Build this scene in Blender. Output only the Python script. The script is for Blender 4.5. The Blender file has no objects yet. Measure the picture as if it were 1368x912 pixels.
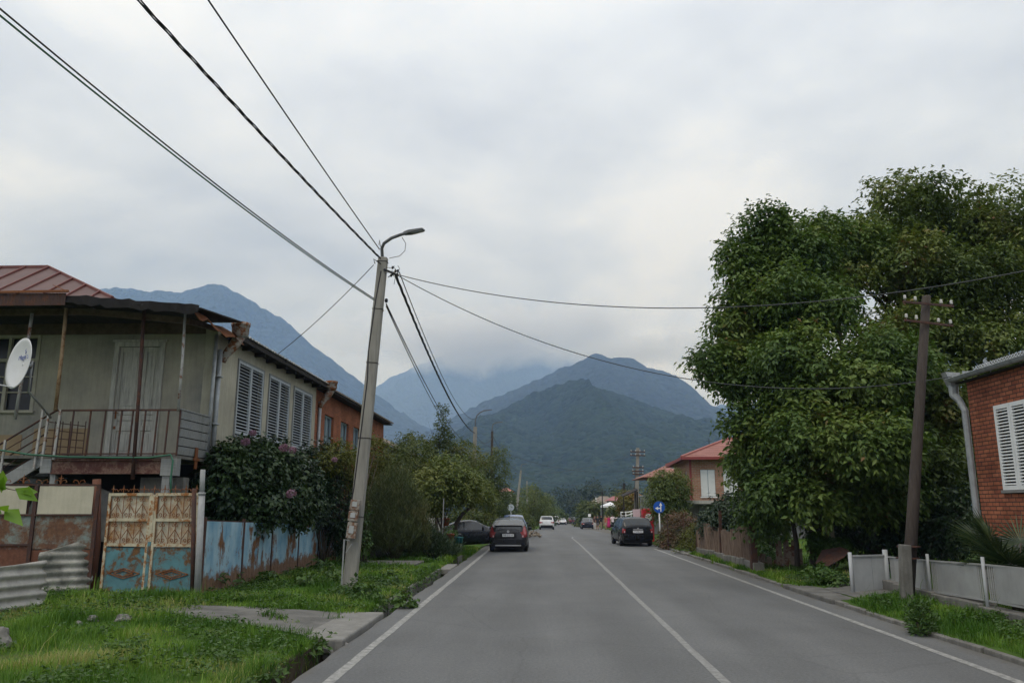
import bpy, bmesh, math, random
import numpy as np
from mathutils import Vector, Matrix

SC = bpy.context.scene
COL = SC.collection
R = math.radians

# ------------------------------------------------------------------ camera model (28 mm lens, 3:2 frame)
F = 1064.0; CX, CY = 684.0, 456.0; EYE = 1.97
TH = math.atan(221 / F); PS = math.atan(38 / F * math.cos(TH))
FW = Vector((-math.sin(PS) * math.cos(TH), math.cos(PS) * math.cos(TH), math.sin(TH)))
RT = Vector((math.cos(PS), math.sin(PS), 0))
UP = RT.cross(FW)
def ray(px, py): return FW + RT * ((px - CX) / F) - UP * ((py - CY) / F)
def on(px, py, ax, v):
    d = ray(px, py); o = Vector((0, 0, EYE)); t = (v - o[ax]) / d[ax]
    return o + d * t
def ax_(px, py, v): return on(px, py, 0, v)
def ay(px, py, v): return on(px, py, 1, v)
def az(px, py, v): return on(px, py, 2, v)

cam = bpy.data.cameras.new('camera'); cam.lens = 28; cam.sensor_width = 36
cam.clip_start = 0.1; cam.clip_end = 40000
co = bpy.data.objects.new('camera', cam); COL.objects.link(co)
co.location = (0, 0, EYE); co.rotation_euler = (math.pi / 2 + TH, 0, PS)
SC.camera = co

# ------------------------------------------------------------------ helpers
WL = {}                                   # world location of every root / part
def tag(o, label=None, cat=None, group=None, kind=None):
    if label: o['label'] = label
    if cat: o['category'] = cat
    if group: o['group'] = group
    if kind: o['kind'] = kind
    return o
def thing(name, label, cat, loc=(0, 0, 0), group=None, rz=0):
    o = bpy.data.objects.new(name, None); COL.objects.link(o)
    o.location = loc; o.rotation_euler = (0, 0, rz); o.empty_display_size = .2
    WL[o.name] = Vector(loc)
    return tag(o, label, cat, group)

class MB:
    def __init__(s): s.v = []; s.f = []; s.a = []
    def add(s, vs, fs):
        n = len(s.v); s.v += [tuple(v) for v in vs]; s.f += [tuple(i + n for i in f) for f in fs]; return s
    def box(s, c, d, rz=0, m=None):
        x, y, z = d[0] / 2, d[1] / 2, d[2] / 2
        vs = [Vector((sx * x, sy * y, sz * z)) for sz in (-1, 1) for sx, sy in ((-1, -1), (1, -1), (1, 1), (-1, 1))]
        if m is None: m = Matrix.Rotation(rz, 3, 'Z')
        c = Vector(c)
        return s.add([c + m @ v for v in vs], [(3, 2, 1, 0), (4, 5, 6, 7), (0, 1, 5, 4), (1, 2, 6, 5), (2, 3, 7, 6), (3, 0, 4, 7)])
    def bb(s, x0, x1, y0, y1, z0, z1): return s.box(((x0 + x1) / 2, (y0 + y1) / 2, (z0 + z1) / 2), (abs(x1 - x0), abs(y1 - y0), abs(z1 - z0)))
    def bar(s, p, q, w, h=None, w2=None, h2=None, ref=(0, 0, 1)):
        p, q = Vector(p), Vector(q); h = h or w; w2 = w2 or w; h2 = h2 or h
        d = (q - p).normalized(); r = Vector(ref)
        if abs(d.dot(r)) > .95: r = Vector((0, 1, 0))
        a = d.cross(r).normalized(); b = a.cross(d).normalized()
        vs = [c + a * (sx * ww / 2) + b * (sy * hh / 2) for c, ww, hh in ((p, w, h), (q, w2, h2)) for sx, sy in ((-1, -1), (1, -1), (1, 1), (-1, 1))]
        return s.add(vs, [(3, 2, 1, 0), (4, 5, 6, 7), (0, 1, 5, 4), (1, 2, 6, 5), (2, 3, 7, 6), (3, 0, 4, 7)])
    def tube(s, pts, r, n=8, cap=True):
        pts = [Vector(p) for p in pts]; rs = r if isinstance(r, (list, tuple)) else [r] * len(pts)
        vs = []; fs = []; a = None
        for i, p in enumerate(pts):
            t = (pts[min(i + 1, len(pts) - 1)] - pts[max(i - 1, 0)]).normalized()
            if a is None:
                ref = Vector((0, 0, 1)) if abs(t.z) < .9 else Vector((1, 0, 0))
                a = t.cross(ref).normalized()
            else:
                a = (a - t * a.dot(t)); a = a.normalized() if a.length > 1e-6 else t.orthogonal().normalized()
            b = t.cross(a)
            for k in range(n):
                g = 2 * math.pi * k / n
                vs.append(p + (a * math.cos(g) + b * math.sin(g)) * rs[i])
        for i in range(len(pts) - 1):
            for k in range(n):
                k2 = (k + 1) % n
                fs.append((i * n + k, i * n + k2, (i + 1) * n + k2, (i + 1) * n + k))
        if cap:
            fs.append(tuple(range(n))[::-1]); fs.append(tuple((len(pts) - 1) * n + k for k in range(n)))
        return s.add(vs, fs)
    def lathe(s, prof, c, axis='Z', n=20, m=None):
        vs = []; fs = []
        for r, h in prof:
            for k in range(n):
                g = 2 * math.pi * k / n
                v = Vector((r * math.cos(g), r * math.sin(g), h))
                if axis == 'X': v = Vector((v.z, v.x, v.y))
                if axis == 'Y': v = Vector((v.x, v.z, v.y))
                if m is not None: v = m @ v
                vs.append(Vector(c) + v)
        for i in range(len(prof) - 1):
            for k in range(n):
                k2 = (k + 1) % n
                fs.append((i * n + k, i * n + k2, (i + 1) * n + k2, (i + 1) * n + k))
        fs.append(tuple(range(n))[::-1]); fs.append(tuple((len(prof) - 1) * n + k for k in range(n)))
        return s.add(vs, fs)
    def prism(s, poly, d):                       # poly: 3D points, d: extrusion vector
        n = len(poly); d = Vector(d); p = [Vector(q) for q in poly]
        return s.add(p + [q + d for q in p], [tuple(range(n))[::-1], tuple(range(n, 2 * n))] + [(i, (i + 1) % n, n + (i + 1) % n, n + i) for i in range(n)])
    def build(s, name, mat, parent=None, smooth=False, bevel=0, loc=None, fix=True):
        me = bpy.data.meshes.new(name)
        off = WL[parent.name] if parent is not None else Vector(loc) if loc is not None else Vector((0, 0, 0))
        me.from_pydata([tuple(Vector(v) - off) for v in s.v], [], s.f)
        if fix:
            bm = bmesh.new(); bm.from_mesh(me); bmesh.ops.recalc_face_normals(bm, faces=bm.faces); bm.to_mesh(me); bm.free()
        if smooth: me.polygons.foreach_set('use_smooth', [True] * len(me.polygons))
        me.materials.append(mat)
        o = bpy.data.objects.new(name, me); COL.objects.link(o)
        if parent is not None: o.parent = parent; WL[o.name] = off.copy()
        else: o.location = off; WL[o.name] = off.copy()
        if bevel:
            md = o.modifiers.new('bevel', 'BEVEL'); md.width = bevel; md.segments = 2; md.limit_method = 'ANGLE'
        return o

def npmesh(name, V, faces_idx, per, mat, parent=None, loc=None, attr=None, smooth=False):
    """fast mesh: V (n,3), faces_idx flat int array with `per` loops a face"""
    off = np.array(WL[parent.name]) if parent is not None else np.array(loc if loc is not None else (0, 0, 0), float)
    me = bpy.data.meshes.new(name)
    me.vertices.add(len(V)); me.vertices.foreach_set('co', (V - off).astype(np.float32).ravel())
    nf = len(faces_idx) // per
    me.loops.add(nf * per); me.loops.foreach_set('vertex_index', faces_idx.astype(np.int32))
    me.polygons.add(nf); me.polygons.foreach_set('loop_start', np.arange(nf, dtype=np.int32) * per)
    me.polygons.foreach_set('loop_total', np.full(nf, per, np.int32))
    if smooth: me.polygons.foreach_set('use_smooth', np.ones(nf, bool))
    me.update(calc_edges=True)
    if attr is not None:
        at = me.attributes.new('rnd', 'FLOAT', 'POINT'); at.data.foreach_set('value', attr.astype(np.float32))
    me.materials.append(mat)
    o = bpy.data.objects.new(name, me); COL.objects.link(o)
    if parent is not None: o.parent = parent
    else: o.location = off
    WL[o.name] = Vector(off)
    return o

def vnoise(x, y, seed=0):
    """2D value noise, numpy arrays"""
    xi = np.floor(x).astype(np.int64); yi = np.floor(y).astype(np.int64)
    xf = x - xi; yf = y - yi
    u = xf * xf * (3 - 2 * xf); w = yf * yf * (3 - 2 * yf)
    def h(a, b):
        n = (a * 374761393 + b * 668265263 + seed * 982451653) & 0x7fffffff
        n = ((n ^ (n >> 13)) * 1274126177) & 0x7fffffff
        return ((n ^ (n >> 16)) & 0xffff) / 65535.0
    return (h(xi, yi) * (1 - u) + h(xi + 1, yi) * u) * (1 - w) + (h(xi, yi + 1) * (1 - u) + h(xi + 1, yi + 1) * u) * w
def fbm(x, y, seed=0, o=4):
    s = 0; a = .5; t = 0
    for k in range(o):
        s = s + a * vnoise(x * 2 ** k, y * 2 ** k, seed + k); t += a; a *= .5
    return s / t

# ------------------------------------------------------------------ materials
def newmat(name):
    m = bpy.data.materials.new(name); m.use_nodes = True
    nt = m.node_tree; b = nt.nodes['Principled BSDF']
    return m, nt, b
def nd(nt, t, **k):
    n = nt.nodes.new(t)
    for a, v in k.items():
        if a.startswith('_'): n.inputs[a[1:].replace('_', ' ')].default_value = v
        else: setattr(n, a, v)
    return n
def ramp(nt, fac, stops):
    r = nt.nodes.new('ShaderNodeValToRGB'); cr = r.color_ramp
    while len(cr.elements) < len(stops): cr.elements.new(.5)
    for e, (p, c) in zip(cr.elements, stops):
        e.position = p; e.color = (*c[:3], 1) if len(c) > 1 else (c[0],) * 3 + (1,)
    nt.links.new(fac, r.inputs[0]); return r
def mul(c, k): return tuple(max(0, min(1, x * k)) for x in c)
def coords(nt, sc=None):
    t = nd(nt, 'ShaderNodeTexCoord'); out = t.outputs['Object']
    if sc:
        mp = nd(nt, 'ShaderNodeMapping'); mp.inputs['Scale'].default_value = sc
        nt.links.new(out, mp.inputs[0]); out = mp.outputs[0]
    return out
def noise(nt, vec, scale, detail=5, rough=.6, dist=0):
    n = nd(nt, 'ShaderNodeTexNoise'); n.inputs['Scale'].default_value = scale; n.inputs['Detail'].default_value = detail
    n.inputs['Roughness'].default_value = rough; n.inputs['Distortion'].default_value = dist
    nt.links.new(vec, n.inputs['Vector']); return n.outputs[0]
def mixc(nt, fac, a, b, mode='MIX'):
    n = nt.nodes.new('ShaderNodeMix'); n.data_type = 'RGBA'; n.blend_type = mode
    if isinstance(fac, float): n.inputs[0].default_value = fac
    else: nt.links.new(fac, n.inputs[0])
    for s, i in ((a, 6), (b, 7)):
        if isinstance(s, tuple): n.inputs[i].default_value = (*s[:3], 1)
        else: nt.links.new(s, n.inputs[i])
    return n.outputs[2]
def bump(nt, b, h, strength, dist):
    n = nd(nt, 'ShaderNodeBump'); n.inputs['Strength'].default_value = strength; n.inputs['Distance'].default_value = dist
    nt.links.new(h, n.inputs['Height']); nt.links.new(n.outputs[0], b.inputs['Normal'])

def plain(name, col, rough=.7, var=.2, scale=6., stretch=None, col2=None, bmp=0, bscale=40., metal=0., spec=.35, streak=0.):
    m, nt, b = newmat(name); v = coords(nt, stretch)
    n = noise(nt, v, scale, 6, .65)
    r = ramp(nt, n, [(.3, mul(col, 1 - var)), (.7, mul(col2 or col, 1 + var * .6))])
    c = r.outputs[0]
    if streak:
        v2 = coords(nt, (6, 6, .5)); n2 = noise(nt, v2, 2.2, 5, .7)
        r2 = ramp(nt, n2, [(.45, (1, 1, 1)), (.75, (1 - streak,) * 3)])
        c = mixc(nt, 1.0, c, r2.outputs[0], 'MULTIPLY')
    nt.links.new(c, b.inputs['Base Color'])
    b.inputs['Roughness'].default_value = rough; b.inputs['Metallic'].default_value = metal
    b.inputs['Specular IOR Level'].default_value = spec
    if bmp: bump(nt, b, noise(nt, v, bscale, 4), bmp, .02)
    return m
def rusty(name, paint, amount=.5, scale=3., rust=(.13, .045, .018), rust2=(.22, .085, .03), paint2=None, soft=.06, stretch=None, rough=.75, bmp=.25):
    m, nt, b = newmat(name); v = coords(nt, stretch)
    p = ramp(nt, noise(nt, v, scale * 1.7, 5), [(.3, mul(paint, .8)), (.7, paint2 or mul(paint, 1.15))])
    rr = ramp(nt, noise(nt, v, scale * 6, 5), [(.3, rust), (.7, rust2)])
    k = ramp(nt, noise(nt, v, scale, 9, .74, .25), [(.5 + (.5 - amount) * .5 - soft * .6, (0, 0, 0)), (.5 + (.5 - amount) * .5 + soft * .6, (1, 1, 1))])
    nt.links.new(mixc(nt, k.outputs[0], p.outputs[0], rr.outputs[0]), b.inputs['Base Color'])
    b.inputs['Roughness'].default_value = rough; b.inputs['Specular IOR Level'].default_value = .25
    bump(nt, b, noise(nt, v, scale * 8, 5), bmp, .01)
    return m
def brickmat(name, c1, c2, mortar, bw=.25, bh=.078, dirt=.35, stain=None):
    m, nt, b = newmat(name)
    t = nd(nt, 'ShaderNodeTexCoord'); s = nd(nt, 'ShaderNodeSeparateXYZ'); nt.links.new(t.outputs['Object'], s.inputs[0])
    a = nd(nt, 'ShaderNodeMath', operation='ADD'); nt.links.new(s.outputs[0], a.inputs[0]); nt.links.new(s.outputs[1], a.inputs[1])
    c = nd(nt, 'ShaderNodeCombineXYZ'); nt.links.new(a.outputs[0], c.inputs[0]); nt.links.new(s.outputs[2], c.inputs[1])
    br = nd(nt, 'ShaderNodeTexBrick'); nt.links.new(c.outputs[0], br.inputs['Vector'])
    br.inputs['Scale'].default_value = 1; br.inputs['Brick Width'].default_value = bw; br.inputs['Row Height'].default_value = bh
    br.inputs['Mortar Size'].default_value = .011; br.inputs['Mortar Smooth'].default_value = .3; br.inputs['Bias'].default_value = 0
    br.inputs['Color1'].default_value = (*c1, 1); br.inputs['Color2'].default_value = (*c2, 1); br.inputs['Mortar'].default_value = (*mortar, 1)
    n = noise(nt, t.outputs['Object'], 1.3, 7, .65)
    r = ramp(nt, n, [(.35, (1 - dirt,) * 3), (.65, (1.0,) * 3)])
    out = mixc(nt, 1.0, br.outputs[0], r.outputs[0], 'MULTIPLY')
    n3 = noise(nt, c.outputs[0], 14, 2, .5)
    r3 = ramp(nt, n3, [(.3, (.72,) * 3), (.7, (1.0,) * 3)])
    out = mixc(nt, .8, out, r3.outputs[0], 'MULTIPLY')
    if stain:
        k = ramp(nt, noise(nt, t.outputs['Object'], .9, 5, .6), [(.56, (0, 0, 0)), (.62, (1, 1, 1))])
        out = mixc(nt, k.outputs[0], out, stain)
    nt.links.new(out, b.inputs['Base Color']); b.inputs['Roughness'].default_value = .9; b.inputs['Specular IOR Level'].default_value = .15
    inv = nd(nt, 'ShaderNodeMath', operation='SUBTRACT'); inv.inputs[0].default_value = 1; nt.links.new(br.outputs['Fac'], inv.inputs[1])
    bump(nt, b, inv.outputs[0], .6, .012)
    return m
def leafmat(name, stops, trans=.3, rough=.5, spec=.35):
    m, nt, b = newmat(name)
    a = nd(nt, 'ShaderNodeAttribute'); a.attribute_name = 'rnd'
    r = ramp(nt, a.outputs['Fac'], stops)
    nt.links.new(r.outputs[0], b.inputs['Base Color']); b.inputs['Roughness'].default_value = rough; b.inputs['Specular IOR Level'].default_value = spec
    tr = nd(nt, 'ShaderNodeBsdfTranslucent'); nt.links.new(mixc(nt, 1.0, r.outputs[0], (1.0, 1.0, .55), 'MULTIPLY'), tr.inputs[0])
    mx = nd(nt, 'ShaderNodeMixShader'); mx.inputs[0].default_value = trans
    nt.links.new(b.outputs[0], mx.inputs[1]); nt.links.new(tr.outputs[0], mx.inputs[2])
    nt.links.new(mx.outputs[0], nt.nodes['Material Output'].inputs['Surface'])
    return m
def gloss(name, col, rough=.25, metal=0., coat=0., spec=.5):
    m, nt, b = newmat(name)
    v = coords(nt); r = ramp(nt, noise(nt, v, 3.0, 5), [(.3, mul(col, .85)), (.7, mul(col, 1.1))])
    nt.links.new(r.outputs[0], b.inputs['Base Color']); b.inputs['Roughness'].default_value = rough
    r2 = ramp(nt, noise(nt, v, 2.0, 6), [(.3, (rough,) * 3), (.75, (min(1, rough + .2),) * 3)])
    nt.links.new(r2.outputs[0], b.inputs['Roughness'])
    b.inputs['Metallic'].default_value = metal; b.inputs['Coat Weight'].default_value = coat; b.inputs['Specular IOR Level'].default_value = spec
    return m

M = {}
M['asphalt'] = None
M['concrete'] = plain('concrete', (.205, .20, .185), .9, .25, 3, bmp=.3, bscale=30, streak=.25)
M['pole_concrete'] = plain('pole_concrete', (.27, .26, .23), .9, .18, 4, (1, 1, .3), bmp=.25, bscale=40, streak=.3)
M['old_concrete'] = plain('old_concrete', (.17, .165, .15), .95, .4, 2.5, bmp=.5, bscale=18, streak=.3)
M['path'] = plain('path_concrete', (.125, .122, .113), .95, .45, 2.2, bmp=.4, bscale=22)
M['plaster'] = plain('cream_plaster', (.40, .38, .30), .95, .24, 1.1, bmp=.2, bscale=20, streak=.22)
M['greyplaster'] = plain('porch_plaster', (.30, .298, .268), .95, .30, .8, bmp=.2, bscale=14, streak=.2, col2=(.35, .325, .255))
M['tan'] = plain('tan_plaster', (.30, .22, .13), .95, .2, 2.)
M['darkwood'] = plain('dark_old_wood', (.03, .026, .024), .9, .5, 5, (1, 1, 1), bmp=.4)
M['greywood'] = plain('grey_painted_board', (.24, .25, .245), .8, .25, 4, (.4, 6, 6), streak=.3)
M['beam'] = plain('purlin_timber', (.13, .09, .065), .9, .4, 6)
M['whitewood'] = plain('old_white_door_paint', (.50, .49, .44), .7, .3, 5, (6, 6, .7), col2=(.46, .45, .40), streak=.5)
M['shutter'] = plain('grey_shutter_paint', (.42, .46, .49), .6, .18, 6, streak=.25)
M['whiteshutter'] = plain('white_shutter_paint', (.70, .72, .72), .5, .08, 5)
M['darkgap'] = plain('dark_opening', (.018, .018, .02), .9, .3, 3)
M['window_glass'] = gloss('window_glass', (.015, .018, .022), .12, spec=.3)
M['redroof'] = plain('red_brown_sheet_roof', (.10, .05, .043), .55, .22, 1.8, bmp=.1, streak=.2)
M['rust'] = rusty('rusty_steel', (.16, .06, .03), .6, 4)
M['darkrust'] = rusty('dark_rusty_steel', (.06, .035, .03), .45, 5, rust=(.05, .025, .018), rust2=(.12, .05, .03))
M['pipegrey'] = plain('grey_painted_pipe', (.30, .31, .31), .55, .2, 8, streak=.35)
M['pipewhite'] = rusty('white_painted_post', (.36, .36, .345), .36, 5)
M['greenhose'] = plain('green_hose_rubber', (.03, .12, .07), .5, .2, 5)
M['blue_gate'] = rusty('blue_gate_paint', (.085, .195, .22), .46, 2.2, rust=(.07, .045, .028), rust2=(.16, .08, .03))
M['cream_gate'] = rusty('cream_gate_paint', (.44, .40, .29), .46, 4.5, rust=(.20, .08, .025), rust2=(.30, .13, .04))
M['cream_backing'] = rusty('cream_sheet_backing', (.46, .43, .34), .42, 3.0, rust=(.26, .12, .04), rust2=(.36, .2, .08), soft=.16)
M['scroll'] = rusty('scroll_iron', (.22, .13, .07), .6, 9)
M['bluefence'] = rusty('sky_blue_fence_paint', (.15, .34, .50), .37, 1.5, rust=(.09, .045, .025), rust2=(.21, .10, .04), paint2=(.36, .50, .57), soft=.05, stretch=(1, 1, .6))
def rust_foot(m, z0, z1):
    # rust that has crept up from the wet bottom edge of the sheets
    nt = m.node_tree; b = nt.nodes['Principled BSDF']; old = b.inputs['Base Color'].links[0].from_socket
    t = nd(nt, 'ShaderNodeTexCoord'); s = nd(nt, 'ShaderNodeSeparateXYZ'); nt.links.new(t.outputs['Object'], s.inputs[0])
    n = noise(nt, t.outputs['Object'], 4., 7, .7); a = nd(nt, 'ShaderNodeMath', operation='MULTIPLY_ADD'); nt.links.new(n, a.inputs[0]); a.inputs[1].default_value = -.9; nt.links.new(s.outputs[2], a.inputs[2])
    k = nd(nt, 'ShaderNodeMapRange'); k.inputs[1].default_value = z1 - .45; k.inputs[2].default_value = z0 - .45; nt.links.new(a.outputs[0], k.inputs[0])
    r = ramp(nt, noise(nt, t.outputs['Object'], 13, 5), [(.3, (.10, .06, .04)), (.7, (.22, .13, .085))])
    nt.links.new(mixc(nt, k.outputs[0], old, r.outputs[0]), b.inputs['Base Color'])
rust_foot(M['bluefence'], .32, .44)
M['tealrust'] = rusty('rust_eaten_teal_paint', (.20, .25, .23), .56, 2.4, rust=(.09, .045, .03), rust2=(.17, .09, .05), soft=.12)
M['creamsheet'] = plain('cream_sheet', (.46, .43, .33), .7, .14, 2.0, streak=.15)
M['asbestos'] = plain('asbestos_cement', (.36, .35, .33), .95, .35, 2.2, bmp=.4, bscale=25, col2=(.40, .385, .35), streak=.2)
M['mossasbestos'] = plain('mossy_asbestos_cement', (.14, .145, .12), .95, .5, 2.4, bmp=.5, bscale=25, col2=(.36, .35, .31))
M['galv'] = plain('weathered_zinc', (.34, .36, .37), .5, .25, 5, metal=.3, streak=.35)
M['brick_left'] = brickmat('orange_brick', (.50, .165, .072), (.38, .12, .058), (.20, .15, .12))
M['brick_right'] = brickmat('red_brick', (.50, .185, .10), (.33, .11, .066), (.085, .058, .048), bw=.24, bh=.085, dirt=.45)
M['brick_pale'] = brickmat('pale_brick', (.47, .26, .17), (.36, .18, .115), (.38, .34, .29), bw=.27, bh=.1, dirt=.2, stain=None)
M['stucco_grey'] = plain('grey_render', (.20, .20, .195), .95, .25, 1.5, bmp=.3, bscale=20)
M['pinkroof'] = plain('pink_red_tile_roof', (.34, .12, .10), .6, .15, 3)
M['redmetal'] = plain('bright_red_roof', (.25, .055, .052), .5, .12, 2)
M['brownroof'] = plain('brown_grey_roof', (.19, .155, .125), .85, .25, 2)
M['polewood'] = plain('weathered_pole_wood', (.062, .050, .043), .9, .35, 6, (5, 5, .35), bmp=.5, bscale=30)
M['porcelain'] = plain('insulator_porcelain', (.48, .47, .44), .25, .05, 5)
M['fencegrey'] = plain('silver_grey_fence_paint', (.31, .315, .31), .55, .22, 1.4, streak=.06)
M['fencewhite'] = plain('white_gate_paint', (.37, .39, .40), .5, .2, 1.6, streak=.08)
M['picket'] = plain('weathered_picket_wood', (.21, .14, .10), .95, .5, 4, (9, 9, .6), bmp=.6, col2=(.26, .2, .16))
M['rubber'] = plain('tyre_rubber', (.018, .018, .018), .85, .2, 10)
M['black'] = plain('black_trim', (.012, .012, .013), .6, .2, 5)
M['cable'] = plain('black_cable', (.02, .02, .022), .7, .2, 3)
M['thinwire'] = plain('grey_wire', (.055, .06, .062), .6, .2, 3)
M['bark'] = plain('tree_bark', (.075, .06, .048), .95, .4, 6, (4, 4, .8), bmp=.7, bscale=16)
M['stone'] = plain('grey_stone', (.25, .24, .22), .95, .35, 3, bmp=.5, bscale=12)
M['rubble'] = plain('dry_rubble', (.26, .22, .17), .95, .4, 4, bmp=.5, bscale=12)
M['lime'] = plain('lime_green_paint', (.36, .42, .09), .7, .15, 3, streak=.3)
M['lampgrey'] = plain('lamp_grey', (.12, .125, .13), .5, .15, 4)
M['lens'] = gloss('lamp_lens', (.35, .36, .36), .2)
M['dish'] = plain('dish_white', (.56, .57, .58), .45, .06, 4)
M['blueink'] = plain('blue_print', (.16, .19, .38), .6, .1, 4)
M['signblue'] = plain('sign_blue', (.015, .09, .42), .4, .06, 4)
M['signwhite'] = plain('sign_white', (.8, .8, .8), .4, .04, 4)
M['signback'] = plain('sign_back_zinc', (.36, .40, .44), .5, .1, 4)
M['kioskred'] = plain('kiosk_red', (.52, .025, .035), .4, .12, 2)
M['terracotta'] = plain('terracotta', (.36, .10, .05), .8, .15, 5)
M['tealpot'] = plain('teal_plastic', (.03, .16, .17), .5, .12, 5)
M['canvas'] = plain('white_canvas', (.74, .75, .78), .7, .06, 3)
M['skin'] = plain('skin', (.42, .25, .18), .6, .05, 5)
M['hair'] = plain('dark_hair', (.03, .022, .018), .6, .2, 9)
M['plate'] = plain('plate_white', (.75, .76, .78), .4, .04, 5)
M['ink'] = plain('plate_ink', (.03, .03, .035), .5, .1, 5)
M['taillamp'] = gloss('tail_lamp_red', (.30, .035, .04), .12, coat=.5)
M['clearlamp'] = gloss('clear_lamp', (.62, .52, .54), .12, coat=.5)
M['rim'] = gloss('alloy_rim', (.32, .33, .34), .3, metal=.8)
M['carglass'] = gloss('car_glass', (.012, .016, .018), .05, spec=.7)

# asphalt : aged grey, speckle, patches and hair cracks
m, nt, b = newmat('asphalt'); v = coords(nt)
n1 = ramp(nt, noise(nt, v, .35, 6, .6), [(.3, (.121, .124, .125)), (.7, (.154, .158, .159))])
n2 = ramp(nt, noise(nt, v, 60, 3, .7), [(.3, (.72,) * 3), (.7, (1.12,) * 3)])
v2 = coords(nt, (1.0, .12, 1)); n3 = ramp(nt, noise(nt, v2, .9, 5, .6), [(.35, (.86,) * 3), (.65, (1.0,) * 3)])
c = mixc(nt, 1.0, mixc(nt, 1.0, n1.outputs[0], n2.outputs[0], 'MULTIPLY'), n3.outputs[0], 'MULTIPLY')
vo = nd(nt, 'ShaderNodeTexVoronoi'); vo.feature = 'DISTANCE_TO_EDGE'; vo.inputs['Scale'].default_value = .23
dn = nd(nt, 'ShaderNodeTexNoise'); dn.inputs['Scale'].default_value = 1.6; nt.links.new(v, dn.inputs['Vector'])
nt.links.new(mixc(nt, .22, v, dn.outputs[1], 'ADD'), vo.inputs['Vector'])
cr = ramp(nt, vo.outputs['Distance'], [(.0, (.62,) * 3), (.006, (1.0,) * 3)])
c = mixc(nt, .35, c, cr.outputs[0], 'MULTIPLY')
sx = nd(nt, 'ShaderNodeSeparateXYZ'); nt.links.new(v, sx.inputs[0])
bl_ = nd(nt, 'ShaderNodeMath', operation='SINE'); bm_ = nd(nt, 'ShaderNodeMath', operation='MULTIPLY'); nt.links.new(sx.outputs[0], bm_.inputs[0]); bm_.inputs[1].default_value = 3.4; nt.links.new(bm_.outputs[0], bl_.inputs[0])
ba = nd(nt, 'ShaderNodeMath', operation='MULTIPLY_ADD'); nt.links.new(bl_.outputs[0], ba.inputs[0]); ba.inputs[1].default_value = .22; nt.links.new(noise(nt, coords(nt, (.8, .1, 1)), 1.1, 5, .6), ba.inputs[2])
tk = ramp(nt, ba.outputs[0], [(.3, (.94, .94, .94)), (.7, (1.04, 1.04, 1.04))])
c = mixc(nt, 1.0, c, tk.outputs[0], 'MULTIPLY')
st = ramp(nt, noise(nt, v, .8, 6, .7), [(.62, (1, 1, 1)), (.70, (.82, .82, .81))]); c = mixc(nt, .8, c, st.outputs[0], 'MULTIPLY')
ag = ramp(nt, noise(nt, v, 22, 4, .8), [(.35, (.70,) * 3), (.65, (1.18,) * 3)]); c = mixc(nt, .8, c, ag.outputs[0], 'MULTIPLY')
en = nd(nt, 'ShaderNodeMath', operation='MULTIPLY_ADD'); nt.links.new(noise(nt, v, 1.8, 6, .7), en.inputs[0]); en.inputs[1].default_value = .9; nt.links.new(sx.outputs[0], en.inputs[2])
for lo_e, hi_e in ((-2.30, -2.62), (6.30, 6.62)):     # grit and soil washed onto both road edges
    ek = nd(nt, 'ShaderNodeMapRange'); ek.inputs[1].default_value = lo_e; ek.inputs[2].default_value = hi_e; ek.inputs[4].default_value = .75; nt.links.new(en.outputs[0], ek.inputs[0])
    c = mixc(nt, ek.outputs[0], c, (.095, .085, .066))
nt.links.new(c, b.inputs['Base Color']); b.inputs['Roughness'].default_value = .82; b.inputs['Specular IOR Level'].default_value = .3
bump(nt, b, noise(nt, v, 90, 3), .5, .006)
M['asphalt'] = m
# worn road paint : rubbed through to the asphalt
m, nt, b = newmat('road_paint'); v = coords(nt)
k = ramp(nt, noise(nt, v, 9, 8, .75), [(.40, (.155, .155, .15)), (.60, (.315, .315, .30))])
nt.links.new(k.outputs[0], b.inputs['Base Color']); b.inputs['Roughness'].default_value = .8
M['paint'] = m
m, nt, b = newmat('road_paint_faded'); v = coords(nt)
k = ramp(nt, noise(nt, v, 9, 8, .75), [(.42, (.16, .16, .155)), (.70, (.29, .29, .28))])
nt.links.new(k.outputs[0], b.inputs['Base Color']); b.inputs['Roughness'].default_value = .8
M['paint2'] = m
# soil / short turf
m, nt, b = newmat('turf_soil'); v = coords(nt)
k = ramp(nt, noise(nt, v, 1.4, 7, .7), [(.3, (.035, .07, .012)), (.55, (.055, .10, .018)), (.75, (.09, .09, .04))])
sx = nd(nt, 'ShaderNodeSeparateXYZ'); nt.links.new(v, sx.inputs[0])       # bare wet mud in the ditch
def step(src, a, c):
    n_ = nd(nt, 'ShaderNodeMapRange'); n_.inputs[1].default_value = a; n_.inputs[2].default_value = c; nt.links.new(src, n_.inputs[0]); return n_.outputs[0]
def mulv(a, c):
    n_ = nd(nt, 'ShaderNodeMath', operation='MULTIPLY'); nt.links.new(a, n_.inputs[0]); nt.links.new(c, n_.inputs[1]); return n_.outputs[0]
mud = mulv(mulv(step(sx.outputs[0], -3.34, -3.24), step(sx.outputs[0], -2.80, -2.84)), step(sx.outputs[1], 34.6, 34.4))
md_ = ramp(nt, noise(nt, v, 7, 5, .7), [(.3, (.018, .014, .010)), (.7, (.05, .04, .028))])
nt.links.new(mixc(nt, mud, k.outputs[0], md_.outputs[0]), b.inputs['Base Color']); b.inputs['Roughness'].default_value = 1; b.inputs['Specular IOR Level'].default_value = .1
bump(nt, b, noise(nt, v, 12, 5), .6, .04)
M['soil'] = m
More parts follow.
